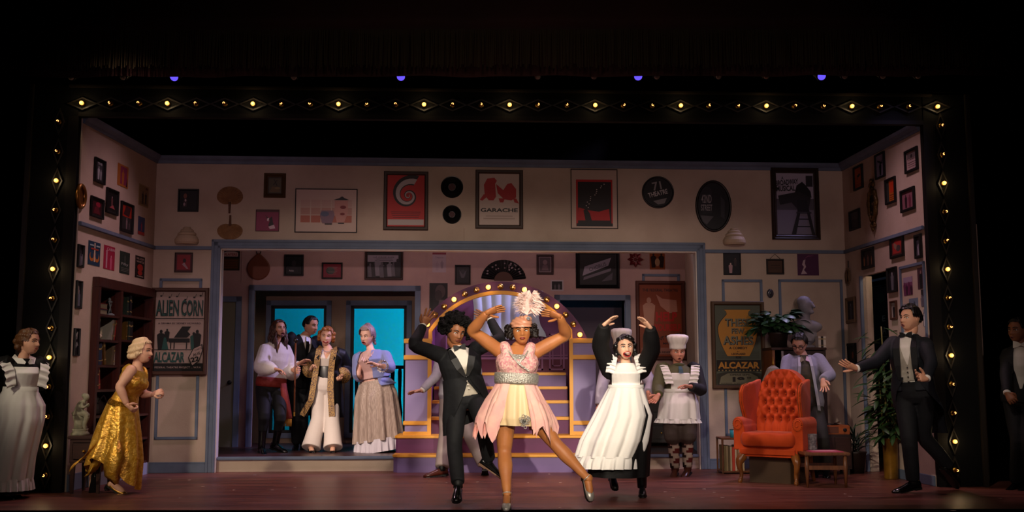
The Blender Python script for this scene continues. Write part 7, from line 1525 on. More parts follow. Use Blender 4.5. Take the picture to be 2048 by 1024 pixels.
# ---- two chefs
def chef(label, base, H, yaw, pel, nb, head, hrot, hat, arms, hands, knees, ankles, toes, shirt, shirt2, ap_shift=0, face='o', sh=None):
    P = Person(label, base, H, yaw, pel, nb, head, hrot, skin('ruddy', '#c08068', '#ca8c74'), hh=.222)
    for sd in (-1, 1): P.arm(sd, arms[sd][0], arms[sd][1], 1, 1, sh=(sh or {}).get(sd)); P.leg(sd, knees[sd], ankles[sd], 1, -1)
    for sd in (-1, 1): P.hand(sd, hands[sd][0], hands[sd][1], hands[sd][2], -.03, .35, .15)
    P.head(lips='#8a4a40', brow='#4a2c1c', mouth=face, eye='#24303a'); P.body(.01)
    mb = MB(); P.torso(mb, k=1.1, add=.018, t0=-.02, t1=.99); P.sleeves(mb, (.08, .075, .066, .06, .05), sides=(-1,) if shirt2 else (-1, 1)); P.garment('shirt', mb, shirt, .0095)
    if shirt2: mb = MB(); P.sleeves(mb, (.083, .078, .068, .06, .05), sides=(1,)); P.garment('dark_sleeve', mb, shirt2, .0095)
    BR = mat('brown_breeches', '#3c302a', .8, bump=.15, bscale=12); mb = MB(); P.torso(mb, k=1.08, add=.012, t0=-.2, t1=.3); P.legs_cloth(mb, (.11, .112, .10, .085, .06), end=.16); P.garment('breeches', mb, BR, .0095, 5)
    for sd in (-1, 1):
        k, a = P.K[sd], P.A[sd]; mb = MB(); n = 16; rings = []
        for j in range(13): f = .05 + .95 * j / 12; c = k.lerp(a, f); r = lerp(.07, .052, f); rings.append([c + V((r * cos(2 * pi * i / n), r * sin(2 * pi * i / n), 0)) for i in range(n)])
        mb.loft(rings); mb.mi = []; 
        for j in range(12):
            for i in range(n): mb.mi.append(((j // 2 + 0) % 2) if ((i + (j % 4 if j % 4 < 3 else 1)) // 4 + j // 2) % 2 else 2)
        mb.mi += [0, 0]; P.add('argyle_sock', mb, [mc('#5c1f1c'), mc('#2c1c18'), mc('#b0a090')], True)
        P.shoe(sd, toes[sd], mat('brown_boot', '#4a2418', .35, spec=.5), 0, .25, .044, dy=-.13, boot=.18, name='boot')
    # apron
    mb = MB(); P.torso(mb, k=1.2, add=.022, t0=.2, t1=.86); P.garment('apron_bib', mb, M_apron, .008, 3, lambda p: P.tc(p)[2] < .02 or abs(P.tc(p)[0]) > .1)
    P.skirt([(P.lc(0, .34, .0), .165, .14), (P.lc(-.01, .0, .02), .215, .19), (P.lc(-.02, -.42, .03), .235, .21)], 9, .02, M_apron, 'apron_skirt', seed=3, closed=False, a0=-.1, a1=pi + .1)
    P.skirt([(P.lc(-.02, -.40, .03), .235, .21), (P.lc(-.02, -.52, .03), .255, .23)], 22, .016, M_apron, 'hem_ruffle', 160, seed=4, closed=False, a0=-.1, a1=pi + .1, rows=6)
    mb = MB(); rg = [[P.lc(r0 * cos(2 * pi * i / 32), t, r1 * sin(2 * pi * i / 32)) for i in range(32)] for t, r0, r1 in ((.28, .18, .155), (.32, .182, .157), (.38, .178, .152))]; mb.loft(rg); P.add('apron_band', mb, M_apron)
    for sd in (-1, 1): ruffle(P, [P.lc(sd * .08, .5, .17), P.lc(sd * .11, .8, .155), P.lc(sd * .13, 1.0, .06), P.lc(sd * .12, .98, -.04)], .095, M_apron, .02, 60, 8, (P.lat * sd + P.up * .1 + P.fr * .15).normalized())
    mb = MB(); mb.tube([P.lc(.055 * cos(a), 1.0 + .03 * sin(a), .01 + .065 * sin(a)) for a in [2 * pi * k / 16 for k in range(17)]], .018, 8, cap=False); P.add('collar', mb, shirt)
    P.strip([P.lc(0, .98, .09), P.lc(0, .9, .15), P.lc(0, .8, .172)], [.03, .045, .05], mc('#24424a'), 'necktie', .008)
    # toque
    mb = MB(); n = 40; rings = []
    for z, r, w in ((.12, .405, 0), (.2, .41, 0), (.36, .415, 0), (.38, .42, .01), (.5, .47, .03), (.68, .52, .035), (.78, .5, .03), (.84, .36, .02), (.86, .1, 0)): rings.append([P.hp((r + w * sin(13 * 2 * pi * i / n)) * cos(2 * pi * i / n), (r + .05 + w * sin(13 * 2 * pi * i / n)) * sin(2 * pi * i / n) + .02, .06 + hat * z) for i in range(n)])
    mb.loft(rings); P.add('chef_hat', mb, M_hat); return P
OL = mat('olive_shirt', '#4e4c30', .8, bump=.15, bscale=14); LV = mat('grey_lavender_shirt', '#a298a8', .8, bump=.15, bscale=14)
chef('person in tall chef hat, olive shirt and ruffled apron with argyle socks', (1360, 951), 1.6, 0.0, (1358, 806), (1357, 731), (1355.5, 705), (.05, .08), 1.0, {-1: ((1315, 775), (1317, 790)), 1: ((1402, 780), (1381, 773))}, {-1: ((1303, 808), (.4, -.2, .8), 1), 1: ((1362, 770), (0, -.2, -.95), -1)}, {-1: (1346, 873), 1: (1375, 872)}, {-1: (1350, 936), 1: (1375, 934)}, {-1: (1346, 955), 1: (1368, 953)}, OL, mat('black_sleeve', '#17161a', .8))
chef('person in chef hat and lavender shirt half hidden behind the laughing maid', (1247, 947), 1.6, .1, (1246, 806), (1246, 727), (1243, 700), (.1, .05), 1.25, {-1: (((1204, 772)), (1198, 812)), 1: ((1303, 768), (1296, 785))}, {-1: ((1196, 830), (.5, -.5, 0), 1), 1: ((1300, 800), (-.6, -.4, 0), -1)}, {-1: (1236, 872), 1: (1262, 872)}, {-1: (1234, 934), 1: (1270, 930)}, {-1: (1230, 952), 1: (1276, 948)}, LV, None, face='closed', sh={-1: (1214, 737), 1: (1282, 735)})
# ---- maid waiting in the dark wing, left edge
P = Person('person in maid uniform with white apron and collar in the dark left wing', (22, 986), 1.66, .75, (38, 822), (46, 719), (57, 684), (1.35, .06), skin('fair_b', '#c89478', '#d09e84'), fem=True, hh=.225, Y=9.8)
P.arm(-1, (4, 760), (-8, 800), -1, -1); P.arm(1, (68, 770), (50, 800), -1, -1); P.leg(-1, (24, 905), (8, 980), kd=-.02, ad=0); P.leg(1, (30, 905), (18, 980), kd=.04, ad=.08)
P.hand(-1, (-14, 820), (1, 0, 0)); P.hand(1, (45, 822), (-1, 0, 0)); P.head(lips='#8a3c38', brow='#4a2c18'); P.body(.011)
mb = MB(); P.torso(mb, k=1.06, add=.012, t0=.2, t1=.97); P.sleeves(mb, (.075, .07, .062, .055, .045)); P.garment('dress_top', mb, BD, .01)
P.skirt([(P.lc(0, .38, 0), .13, .11), (P.lc(0, .1, 0), .19, .15), (at(28, 860, P.Y), .18, .15), (at(17, 920, P.Y), .18, .165), (at(10, 986, P.Y), .2, .18)], 8, .01, BD, 'dress_skirt', seed=1)
mb = MB(); P.torso(mb, k=1.05, add=.016, t0=.3, t1=.86); P.garment('apron_bib', mb, M_apron, .009, 3, lambda p: P.tc(p)[2] < -.02 or abs(P.tc(p)[0]) > .12)
P.skirt([(P.lc(0, .38, .0), .155, .135), (P.lc(0, .12, 0), .222, .175), (P.lc(0, -.15, 0), .222, .19), (at(17, 915, P.Y), .225, .21), (at(10, 958, P.Y), .23, .21)], 11, .018, M_apron, 'apron_skirt', seed=2, closed=False, a0=-.4, a1=pi + .4)
P.skirt([(at(10, 955, P.Y), .235, .215), (at(9, 979, P.Y), .245, .225)], 26, .014, M_apron, 'hem_ruffle', 180, seed=3, closed=False, a0=-.4, a1=pi + .4, rows=6)
mb = MB(); rg = [[P.lc(r0 * cos(2 * pi * i / 32), t, r1 * sin(2 * pi * i / 32)) for i in range(32)] for t, r0, r1 in ((.32, .155, .135), (.36, .157, .137), (.47, .15, .13))]; mb.loft(rg); P.add('waistband', mb, M_apron)
for sd in (-1, 1): ruffle(P, [P.lc(sd * .09, .5, .15), P.lc(sd * .11, .8, .14), P.lc(sd * .14, .99, .05), P.lc(sd * .12, .95, -.06)], .085, M_apron, .018, 60, 6, (P.lat * sd - P.up * .25).normalized())
for sd in (-1, 1): P.strip([P.lc(sd * .015, .93, .11), P.lc(sd * .055, .97, .085), P.lc(sd * .075, 1.03, .02), P.lc(sd * .05, 1.05, -.05)], [.02, .06, .06, .05], M_apron, 'collar', .006)
HBR = mat('brown_waves', '#4a2c16', .45, col2='#5c3a1e', scale=14, bump=.5, bscale=30)
P.hair_shell(HBR, lambda d: .06 + .05 * max(0, d.y), lambda x, y, z: (z > .66 if y < -.5 else z > -.35 if y > -.1 else z > .05), wave=lambda d: .022 * sin(13 * d.z + 6 * d.x))
P.blob_hair([(sd * .3, .25, -.22, .15) for sd in (-1, 1)] + [(0, .42, -.2, .19), (0, .3, -.35, .15), (-.2, .4, .0, .16), (.2, .4, 0, .16)], HBR, 'bun', .009)
P.shoe(-1, (36, 994), M_shoe, .03, .23, .038, dy=-.05); P.shoe(1, (46, 993), M_shoe, .03, .23, .038, dy=-.04)

# ---- woman striding in gold lame
P = Person('person in gold lame dress with blonde finger waves striding to the right', (233, 987), 1.60, 1.12, (240, 829), (275, 733), (283, 702), (1.42, .1), skin('fair_c', '#d09a80', '#d8a68c'), fem=True, dnb=0, hh=.226, build=.96)
P.arm(-1, (239, 774), (254, 809), sh=(262, 741), ed=-.07, wd=-.07, r=1.05); P.arm(1, (284, 788), (305, 789), sh=(284, 745), ed=0, wd=-.03)
P.leg(1, (252, 896), (229, 968), kd=.07, ad=.02); P.leg(-1, (222, 903), (186, 955), kd=.08, ad=.08)
P.hand(-1, (266, 820), (.3, .6, .5), 1, 0, .3, .05, True); P.hand(1, (318, 784), (0, .7, -.6), -1, 0, .3, .05, True)
P.head(lips='#8a2624', brow='#6a4828', lid='#2a1a14', eye='#3a4a52'); P.body(.0095)
GL = mat('gold_lame', '#c98f22', .35, .55, col2='#e0b04a', scale=26, bump=.5, bscale=38, spec=.6)
mb = MB(); P.torso(mb, k=1.06, add=.008, t0=.25, t1=.9)
for sd in (-1, 1): mb.tube([P.lc(sd * .075, .82, .07), P.lc(sd * .085, .94, .04), P.lc(sd * .09, .98, -.02), P.lc(sd * .075, .85, -.07)], [.03, .022, .022, .03], 10, sub=3); mb.ell(P.lc(sd * .055, .7, .085), (.06, .06, .06))
P.garment('bodice', mb, GL, .0085, 6)
mb = MB(); rg = [[P.lc(r0 * cos(2 * pi * i / 32), t, r1 * sin(2 * pi * i / 32)) for i in range(32)] for t, r0, r1 in ((.16, .165, .125), (.2, .165, .128), (.27, .15, .118))]; mb.loft(rg); P.add('sequin_belt', mb, mat('gold_sequin', '#a8741c', .3, .8, col2='#5c3c0c', scale=120, bump=.6, bscale=120))
def gj(a): return .09 * sin(2 * a + 2.2) - .03 * abs(sin(4 * a))
P.skirt([(P.lc(0, .2, 0), .16, .13), (at(240, 858, P.Y), .20, .21), (at(234, 900, P.Y), .23, .26), (at(226, 936, P.Y), .25, .27)], 9, .03, GL, 'skirt', seed=6, jag=gj)
tail(P, [(at(224, 846, P.Y - .1), (.015, .01, .015), (0, -1, .2)), (at(196, 885, P.Y - .14), (.075, .03, .075), (0, -1, .2)), (at(168, 915, P.Y - .14), (.06, .02, .06), (0, -1, .2)), (at(142, 936, P.Y - .13), (.02, 0, .04), (0, -1, .2))], 'skirt_train', GL, .012)
tail(P, [(at(234, 868, P.Y - .2), (.012, .0, .0), (0, -1, 0)), (at(226, 920, P.Y - .27), (.09, .0, .02), (0, -1, 0)), (at(222, 948, P.Y - .26), (.06, 0, .02), (0, -1, 0)), (at(233, 968, P.Y - .22), (.02, 0, .01), (0, -1, 0))], 'skirt_panel', GL, .01)
tail(P, [(at(222, 862, P.Y - .14), (.012, .01, .01), (0, -1, 0)), (at(198, 918, P.Y - .18), (.08, .0, .05), (0, -1, 0)), (at(184, 946, P.Y - .16), (.05, 0, .03), (0, -1, 0)), (at(172, 950, P.Y - .15), (.02, 0, .02), (0, -1, 0))], 'skirt_panel', GL, .01)
BW = mat('blonde_waves', '#c9a882', .45, col2='#d8ba96', scale=16, bump=.3, bscale=24, spec=.4)
P.hair_shell(BW, lambda d: .07 + .05 * G(d.z + .2, .4) * (d.y > -.3), lambda x, y, z: (z > .64 if y < -.45 else z > -.55 if y > .0 else z > -.2), wave=lambda d: .028 * sin(15 * d.z + 5 * d.y))
P.blob_hair([(sd * .33, y, z, .13) for sd in (-1, 1) for y, z in ((-.02, -.1), (.1, -.22), (.22, -.25), (.0, .1))] + [(0, .42, -.2, .18), (.18, .38, -.25, .15), (-.18, .38, -.25, .15), (0, .46, 0, .16)], BW, 'curls', .008)
GS = mat('gold_shoe', '#a87a30', .3, .6); P.shoe(1, (257, 987), GS, .05, .24, .038); P.shoe(-1, (184, 977), GS, .05, .23, .038, dy=.02)
mb = MB(); a = P.A[1]; k = (P.K[1] - a).normalized(); u = k.orthogonal().normalized(); v = k.cross(u); mb.tube([a + k * .02 + (u * cos(2 * pi * i / 16) + v * sin(2 * pi * i / 16)) * .034 for i in range(17)], .004, 6, cap=False); P.add('ankle_strap', mb, GS)

# ---- long-haired man in white poet shirt with a cane, on the platform
P = Person('person with long dark curls in a white poet shirt and red sash', (540, 904), 1.68, .45, (541, 777), (551, 686), (557, 659), (.75, -.08), skin('olive', '#b07c62', '#b8866c'), z=PZ)
P.arm(-1, (523, 734), (551, 738), 1, 1, sh=(531, 698)); P.arm(1, (584, 745), (585, 740), -1, 1, sh=(569, 698))
P.leg(-1, (528, 830), (523, 893), 1, -1); P.leg(1, (561, 832), (551, 886), 1, -1)
P.hand(-1, (575, 745), (.0, -.3, -.9), 1, -.03, .3, .15); P.hand(1, (592, 741), (.7, .6, 0), 1, -.04, .9, .05, True)
P.head(lips='#7c4238', brow='#17100e', mouth='open', eye='#24160f'); P.body(.011)
mb = MB(); P.torso(mb, k=1.06, add=.02, t0=.14, t1=.99); P.sleeves(mb, (.08, .09, .098, .09, .048)); P.garment('poet_shirt', mb, mat('poet_white', '#cfc6c2', .8, bump=.5, bscale=9, spec=.2), .0095, 4, vneck(P, .72, 1.02, .05))
P.cuffs(MC['poet_white'], .04, a=.88, b=1.0)
SA = mat('red_sash', '#7c2418', .7, bump=.4, bscale=20); mb = MB(); rg = [[P.lc(r0 * cos(2 * pi * i / 32), t + .01 * sin(3 * i), r1 * sin(2 * pi * i / 32)) for i in range(32)] for t, r0, r1 in ((.05, .185, .145), (.1, .192, .152), (.2, .188, .15), (.24, .178, .142))]; mb.loft(rg); P.add('sash', mb, SA)
tail(P, [(at(566, 766, P.Y - .1), (.035, .02, 0), (0, -1, 0)), (at(571, 800, P.Y - .1), (.045, .02, 0), (0, -1, 0)), (at(575, 838, P.Y - .08), (.055, .02, .01), (0, -1, 0))], 'sash_tail', SA, .01)
mb = MB()
for i in range(14): c = at(567 + i * 1.2, 838, P.Y - .08); mb.tube([c, c + V((random.uniform(-.006, .006), 0, -.09))], [.006, .004], 6)
P.add('gold_fringe', mb, mat('gold_fringe', '#a8742c', .5, .3))
M_trs = mat('black_trousers', '#0e0e10', .7, spec=.25, bump=.1, bscale=12); mb = MB(); P.torso(mb, k=1.05, add=.01, t0=-.2, t1=.2); P.legs_cloth(mb, (.1, .09, .072, .062, .056), end=.5); P.garment('breeches', mb, M_trs, .0105)
for sd, t in ((-1, (528, 910)), (1, (566, 900))): P.shoe(sd, t, M_shoe, 0, .28, dy=-.14 if sd < 0 else -.08, boot=.72, name='boot')
LH = mat('long_dark_curls', '#2c1710', .45, col2='#462618', scale=30, spec=.4)
P.hair_shell(LH, .07, lambda x, y, z: (z > .68 if y < -.5 else z > -.6 if y > -.15 else z > -.1))
mb = MB(); rs = random.Random(11)
for i in range(70):
    a = rs.uniform(-.9, pi + .9); x0, y0 = .36 * cos(a), .32 * sin(a) + .06; L = rs.uniform(1.0, 1.75) * (1 if y0 > -.1 else .9); pts = []; ph = rs.uniform(0, 6); out = rs.uniform(1.0, 1.45)
    for j in range(12): f = j / 11; pts.append(P.hp(x0 * (1 + (out - 1) * min(1, f * 2)) + .03 * sin(f * 16 + ph), y0 * (1 + (out - 1) * min(1, f * 2)) + .03 * cos(f * 16 + ph), .22 - L * f))
    mb.tube(pts, [.012] + [.013] * 9 + [.009, .003], 6)
P.add('long_curls', mb, LH)
P.blob_hair([(x, -.36 + abs(x) * .4, z, .055) for x, z in ((-.12, -.4), (0, -.44), (.12, -.4), (-.2, -.33), (.2, -.33), (0, -.37), (-.07, -.19), (.07, -.19))], LH, 'beard', .007)
ct, cb = at(591.5, 681, P.W[1].y - .05), at(588.5, 829, P.W[1].y - .05); t = thing('walking_cane', 'dark knobbed walking cane held by the long haired man', 'cane', cb)
obj('shaft', MB().tube([cb, ct], [.009, .012], 10), mat('cane_wood', '#5a2f18', .35), t, smooth=True, world=True); obj('knob', MB().ell(ct, (.03, .03, .034)), mc('#1a1210', .3), t, smooth=True, world=True); obj('ferrule', MB().tube([cb - V((0, 0, .02)), cb + V((0, 0, .03))], .0105, 10), M_brass, t, world=True)

# ---- man in dark suit behind them
P = Person('person in dark suit leaning in behind the long haired man', (602, 893), 1.76, .7, (592, 770), (608, 673), (621, 651), (1.0, .2), skin('fair_d', '#b88468', '#c08e72'), z=PZ, Y=13.75)
P.arm(-1, (582, 725), (596, 728), 1, 1); P.arm(1, (640, 720), (640, 745), -1, 1); P.leg(-1, (592, 828), (592, 884)); P.leg(1, (606, 828), (606, 884))
P.hand(-1, (616, 718), (0, -.3, -.9), 1, 0, .2, .1); P.hand(1, (640, 760), (-1, 0, 0)); P.head(brow='#17100e'); P.body(.012)
mb = MB(); P.torso(mb, k=1.1, add=.02, t0=-.12, t1=.98); P.sleeves(mb); P.garment('jacket', mb, M_blk, .011, 4, vneck(P, .5, .98, .08)); mb = MB(); P.torso(mb, k=1.02, add=.006, t0=.2, t1=.98); P.garment('shirt', mb, M_shirt, .011)
mb = MB(); P.torso(mb, k=1.04, add=.008, t0=-.2, t1=.2); P.legs_cloth(mb); P.garment('trousers', mb, M_blk, .011); P.strip([P.lc(0, 1.0, .075), P.lc(0, .85, .125), P.lc(0, .6, .135)], [.03, .045, .05], M_satin, 'necktie', .008)
P.hair_shell(mat('short_black_hair', '#0d0b0b', .45), .05, lambda x, y, z: (z > .68 if y < -.45 else z > -.25 if y > .1 else z > .12)); P.cuffs(M_shirt, .034)
for sd in (-1, 1): P.shoe(sd, (598 + sd * 8, 897), M_shoe, 0, .28, dy=-.1)

# ---- woman in white with a gold-banded kimono
P = Person('person in white jumpsuit under a black kimono with gold brocade bands', (650, 901), 1.66, .08, (651, 775), (656, 696), (653, 673), (.12, .12, .1), skin('fair_e', '#cc9a80', '#d4a48a'), fem=True, z=PZ, hh=.23)
P.arm(-1, (614, 742), (622, 739), -1, 1, sh=(632, 708)); P.arm(1, (694, 740), (684, 752), -1, 1, sh=(680, 708)); P.leg(-1, (637, 838), (622, 893), 1, 1); P.leg(1, (664, 838), (666, 893), 1, 1)
P.hand(-1, (627, 732), (.6, -.5, .2), 1, -.03, .5, .1, True); P.hand(1, (681, 757), (-.5, -.6, .3), -1, -.04, .5, .1, True); P.head(lips='#a8302c', brow='#5a3418', mouth='smile'); P.body(.01)
M_wht = mat('ivory_crepe', '#d2c6be', .6, bump=.25, bscale=9, spec=.3)
mb = MB(); P.torso(mb, k=1.04, add=.007, t0=.2, t1=.93); P.garment('blouse', mb, M_wht, .009, 4, vneck(P, .66, .98, .07))
mb = MB(); P.torso(mb, k=1.06, add=.012, t0=-.2, t1=.4)
for sd in (-1, 1): h, k, a = P.Hp[sd], P.K[sd], P.A[sd]; mb.tube([h, h.lerp(k, .5), k, k.lerp(a, .6), a - V((0, 0, .02))], [.1, .092, .092, .105, .12], 20, sub=3)
P.garment('wide_trousers', mb, M_wht, .0095, 5)
mb = MB(); rg = [[P.lc(r0 * cos(2 * pi * i / 32), t - .12 * G(cos(2 * pi * i / 32), .25) * max(0, sin(2 * pi * i / 32)) * (t < .4), r1 * sin(2 * pi * i / 32)) for i in range(32)] for t, r0, r1 in ((.26, .15, .125), (.3, .15, .125), (.52, .142, .122), (.54, .138, .118))]; mb.loft(rg); P.add('black_corset_belt', mb, M_satin)
KM = mat('black_kimono', '#0f0f14', .55, spec=.3, bump=.15, bscale=9); BRC = mat('gold_brocade', '#b08a4a', .5, .2, col2='#3a2430', scale=140, contrast=(.46, .54))
mb = MB(); P.torso(mb, k=1.14, add=.03, t0=.1, t1=.99); P.sleeves(mb, (.085, .095, .10, .10, .10), end=.92); P.garment('kimono', mb, KM, .0095, 4, lambda p: P.tc(p)[2] > .0 and abs(P.tc(p)[0]) < .095)
P.skirt([(P.lc(0, .3, 0), .185, .15), (at(648, 800, P.Y), .235, .19), (at(641, 833, P.Y), .275, .21)], 7, .02, KM, 'kimono_skirt', seed=4, closed=False, a0=pi * .68, a1=2 * pi + pi * .30)
P.strip([P.lc(.075, 1.03, -.02), P.lc(.09, .95, .1), P.lc(.075, .7, .155), P.lc(.07, .4, .15), P.lc(.075, .0, .175), at(664, 833, P.Y - .2)], .075, BRC, 'brocade_band', .008)
P.strip([P.lc(-.075, 1.03, -.02), P.lc(-.1, .95, .1), P.lc(-.11, .7, .15), P.lc(-.12, .4, .14), at(622, 800, P.Y - .19), at(604, 831, P.Y - .17)], .07, BRC, 'brocade_band', .008)
for sd in (-1, 1): mb = MB(); e, w_ = P.E[sd], P.W[sd]; mb.tube([e.lerp(w_, .8), e.lerp(w_, .95)], [.104, .106], 18); P.add('sleeve_band', mb, BRC)
AU = mat('auburn_waves', '#8a5226', .45, col2='#a86a34', scale=18, bump=.4, bscale=28)
P.hair_shell(AU, .08, lambda x, y, z: (z > .66 if y < -.5 else z > -.4 if y > -.1 else z > -.15), wave=lambda d: .02 * sin(14 * d.z + 5 * d.x))
P.blob_hair([(sd * .38, y, z, .13) for sd in (-1, 1) for y, z in ((-.12, .0), (0, -.15), (.1, -.2), (-.1, .2))] + [(x, .4, -.15, .17) for x in (-.2, 0, .2)] + [(-.15, -.3, .42, .1), (.1, -.32, .42, .1)], AU, 'curls', .008)
mb = MB()
for i in range(15): a = pi * (i / 14); mb.ell(P.lc(.06 * cos(a), .99 - .09 * sin(a), .05 + .06 * sin(a)), .006, nu=6, nv=4)
P.add('necklace', mb, MC['rhinestone'])
for sd, t in ((-1, (626, 904)), (1, (664, 904))): P.shoe(sd, t, M_shoe, .02, .23, .038, dy=-.16)

# ---- woman in lavender jacket and full skirt
P = Person('person in lavender period jacket and full striped skirt on the platform', (752, 903), 1.64, -.3, (752, 776), (741, 700), (735, 672), (-.45, .22, .05), skin('fair_f', '#cc9c8c', '#d4a696'), fem=True, z=PZ, build=1.2, hh=.232)
P.arm(-1, (716, 748), (722, 762), 1, -1, sh=(718, 716)); P.arm(1, (780, 735), (757, 731), 1, 1, sh=(770, 713)); P.leg(-1, (742, 838), (742, 888), 1, -1); P.leg(1, (760, 838), (764, 888), 1, -1)
P.hand(-1, (722, 775), (1, 0, 0)); P.hand(1, (738, 724), (0, -.3, -.9), -1, -.03, .2, .12); P.head(lips='#a85048', brow='#6a4a3a', mouth='open'); P.body(.011)
LJ = mat('lavender_wool', '#6f76a6', .75, bump=.15, bscale=16, sheen=.2); PKV = mat('dusty_pink_silk', '#b89490', .6, bump=.3, bscale=16)
mb = MB(); P.torso(mb, k=1.05, add=.012, t0=.15, t1=.95); P.garment('stomacher', mb, PKV, .0095)
mb = MB(); P.torso(mb, k=1.13, add=.024, t0=.13, t1=.96); P.sleeves(mb, (.085, .08, .072, .065, .062), end=.45); P.garment('jacket', mb, LJ, .009, 4, lambda p: P.tc(p)[2] > .04 and -.1 < P.tc(p)[0] + .02 < .075)
P.skirt([(P.lc(0, .26, 0), .185, .155), (P.lc(0, .12, 0), .225, .19), (P.lc(.02, .04, 0), .24, .2)], 5, .008, LJ, 'jacket_peplum', seed=5, closed=False, a0=-pi * .95, a1=pi * .32)
ruffle(P, [P.lc(-.08, .97, .06), P.lc(-.06, .86, .15), P.lc(0, .8, .17), P.lc(.07, .9, .14), P.lc(.09, 1.0, .05)], .05, PKV, .018, 60, 8, (P.fr * .6 - P.up * .7).normalized(), 'neck_ruffle')
e, w_ = P.E[1], P.W[1]; mb = MB(); rg = []
for f, r, am in ((.42, .06, 0), (.55, .066, .003), (.72, .074, .006)): c = e.lerp(w_, f); dd = (w_ - e).normalized(); u = dd.orthogonal().normalized(); v = dd.cross(u); rg.append([c + (u * cos(2 * pi * i / 112) + v * sin(2 * pi * i / 112)) * (r + am * sin(14 * 2 * pi * i / 112 * 1.0 + .8 * sin(i * .3))) for i in range(112)])
mb.loft(rg, cap=False); P.add('sleeve_ruffle', mb, M_apron)
SK = mat('striped_taffeta', '#b09c90', .5, col2='#8a786e', scale=14, stretch=(9, 9, .4), bump=.2, spec=.35)
P.skirt([(P.lc(0, .2, 0), .2, .16), (at(752, 790, P.Y), .265, .23), (at(755, 840, P.Y), .29, .27), (at(757, 880, P.Y), .31, .29)], 12, .032, SK, 'skirt', seed=9)
P.skirt([(at(757, 876, P.Y), .30, .28), (at(758, 902, P.Y), .315, .295)], 24, .02, mat('lilac_cotton', '#c4bcc6', .75, bump=.2, bscale=18), 'hem_ruffle', 200, seed=2, rows=6)
LH2 = mat('ash_lilac_hair', '#7c6468', .5, col2='#8f767a', scale=14, bump=.4, bscale=26)
P.hair_shell(LH2, lambda d: .08 + .06 * max(0, d.z), lambda x, y, z: (z > .66 if y < -.45 else z > -.45 if y > 0 else z > .0)); P.blob_hair([(0, .1, .5, .22), (-.15, .05, .45, .17), (.15, .1, .45, .17), (0, .4, .1, .2), (.15, .42, -.3, .1), (.2, .4, -.48, .09), (.1, .44, -.4, .09)], LH2, 'updo', .009)
BS = mat('blue_satin_shoe', '#3a86b8', .35, spec=.5); P.shoe(1, (769, 906), BS, .03, .25, .042, dy=-.3); P.shoe(-1, (736, 902), BS, .03, .24, .04, dy=-.1)

# ---- man in cardigan and glasses behind the armchair
P = Person('person in grey cardigan and glasses looking down behind the armchair', (1640, 952), 1.70, -.12, (1612, 810), (1606, 713), (1599, 688), (-.5, .5, .08), skin('fair_g', '#c08c74', '#c8967e'), hs=.165, Y=11.85)
P.arm(-1, (1568, 762), (1580, 790), 1, 1); P.arm(1, (1660, 750), (1646, 760), 1, 1); P.leg(-1, (1628, 876), (1630, 938)); P.leg(1, (1645, 876), (1652, 938))
P.hand(-1, (1585, 808), (1, 0, 0)); P.hand(1, (1650, 780), (-.5, -.6, .4), -1, -.05, .25, .35); P.head(lips='#8a5248', brow='#17110f'); P.body(.011)
CG = mat('grey_cardigan', '#7d7c8c', .85, bump=.2, bscale=40, sheen=.2); mb = MB(); P.torso(mb, k=1.03, add=.01, t0=-.05, t1=.98); P.garment('plaid_shirt', mb, mat('dark_check', '#33302c', .8, col2='#4c4430', scale=18), .0105)
mb = MB(); P.torso(mb, k=1.1, add=.022, t0=-.16, t1=.98); P.sleeves(mb, (.072, .068, .064, .06, .052)); P.garment('cardigan', mb, CG, .0095, 4, lambda p: P.tc(p)[2] > .02 and abs(P.tc(p)[0]) < .05 + .06 * (1 - P.tc(p)[1]))
for sd in (-1, 1): P.strip([P.lc(sd * .055, .99, .08), P.lc(sd * .065, .8, .15), P.lc(sd * .085, .5, .15), P.lc(sd * .11, .0, .16), P.lc(sd * .12, -.15, .12)], .03, mc('#a09ea8'), 'cardigan_edge', .006)
P.strip([P.lc(.05, .99, .075), P.lc(.03, .9, .12)], .05, mc('#b89aa8'), 'collar', .006); P.strip([P.lc(-.05, .99, .075), P.lc(-.03, .9, .12)], .05, mc('#6a6048'), 'collar', .006)
mb = MB(); P.torso(mb, k=1.04, add=.008, t0=-.2, t1=.2); P.legs_cloth(mb); P.garment('trousers', mb, mat('charcoal_trousers', '#26241f', .8), .011)
P.hair_shell(MC['short_black_hair'], lambda d: .06 + .04 * max(0, d.z), lambda x, y, z: (z > .68 if y < -.45 else z > -.25 if y > .1 else z > .1), wave=lambda d: .012 * sin(17 * d.x))
mb = MB()
for sd in (-1, 1): mb.tube([P.hp(sd * .145 + .11 * cos(a), -.44, .02 + .075 * sin(a)) for a in [2 * pi * k / 16 for k in range(17)]], .0035, 6, cap=False); mb.tube([P.hp(sd * .25, -.42, .04), P.hp(sd * .34, .0, .04)], .003, 6)
mb.tube([P.hp(-.04, -.45, .03), P.hp(.04, -.45, .03)], .003, 6); P.add('eyeglasses', mb, mc('#0e0c0c', .3))
for sd, t in ((-1, (1628, 954)), (1, (1654, 954))): P.shoe(sd, t, M_shoe, 0, .28, dy=-.16)

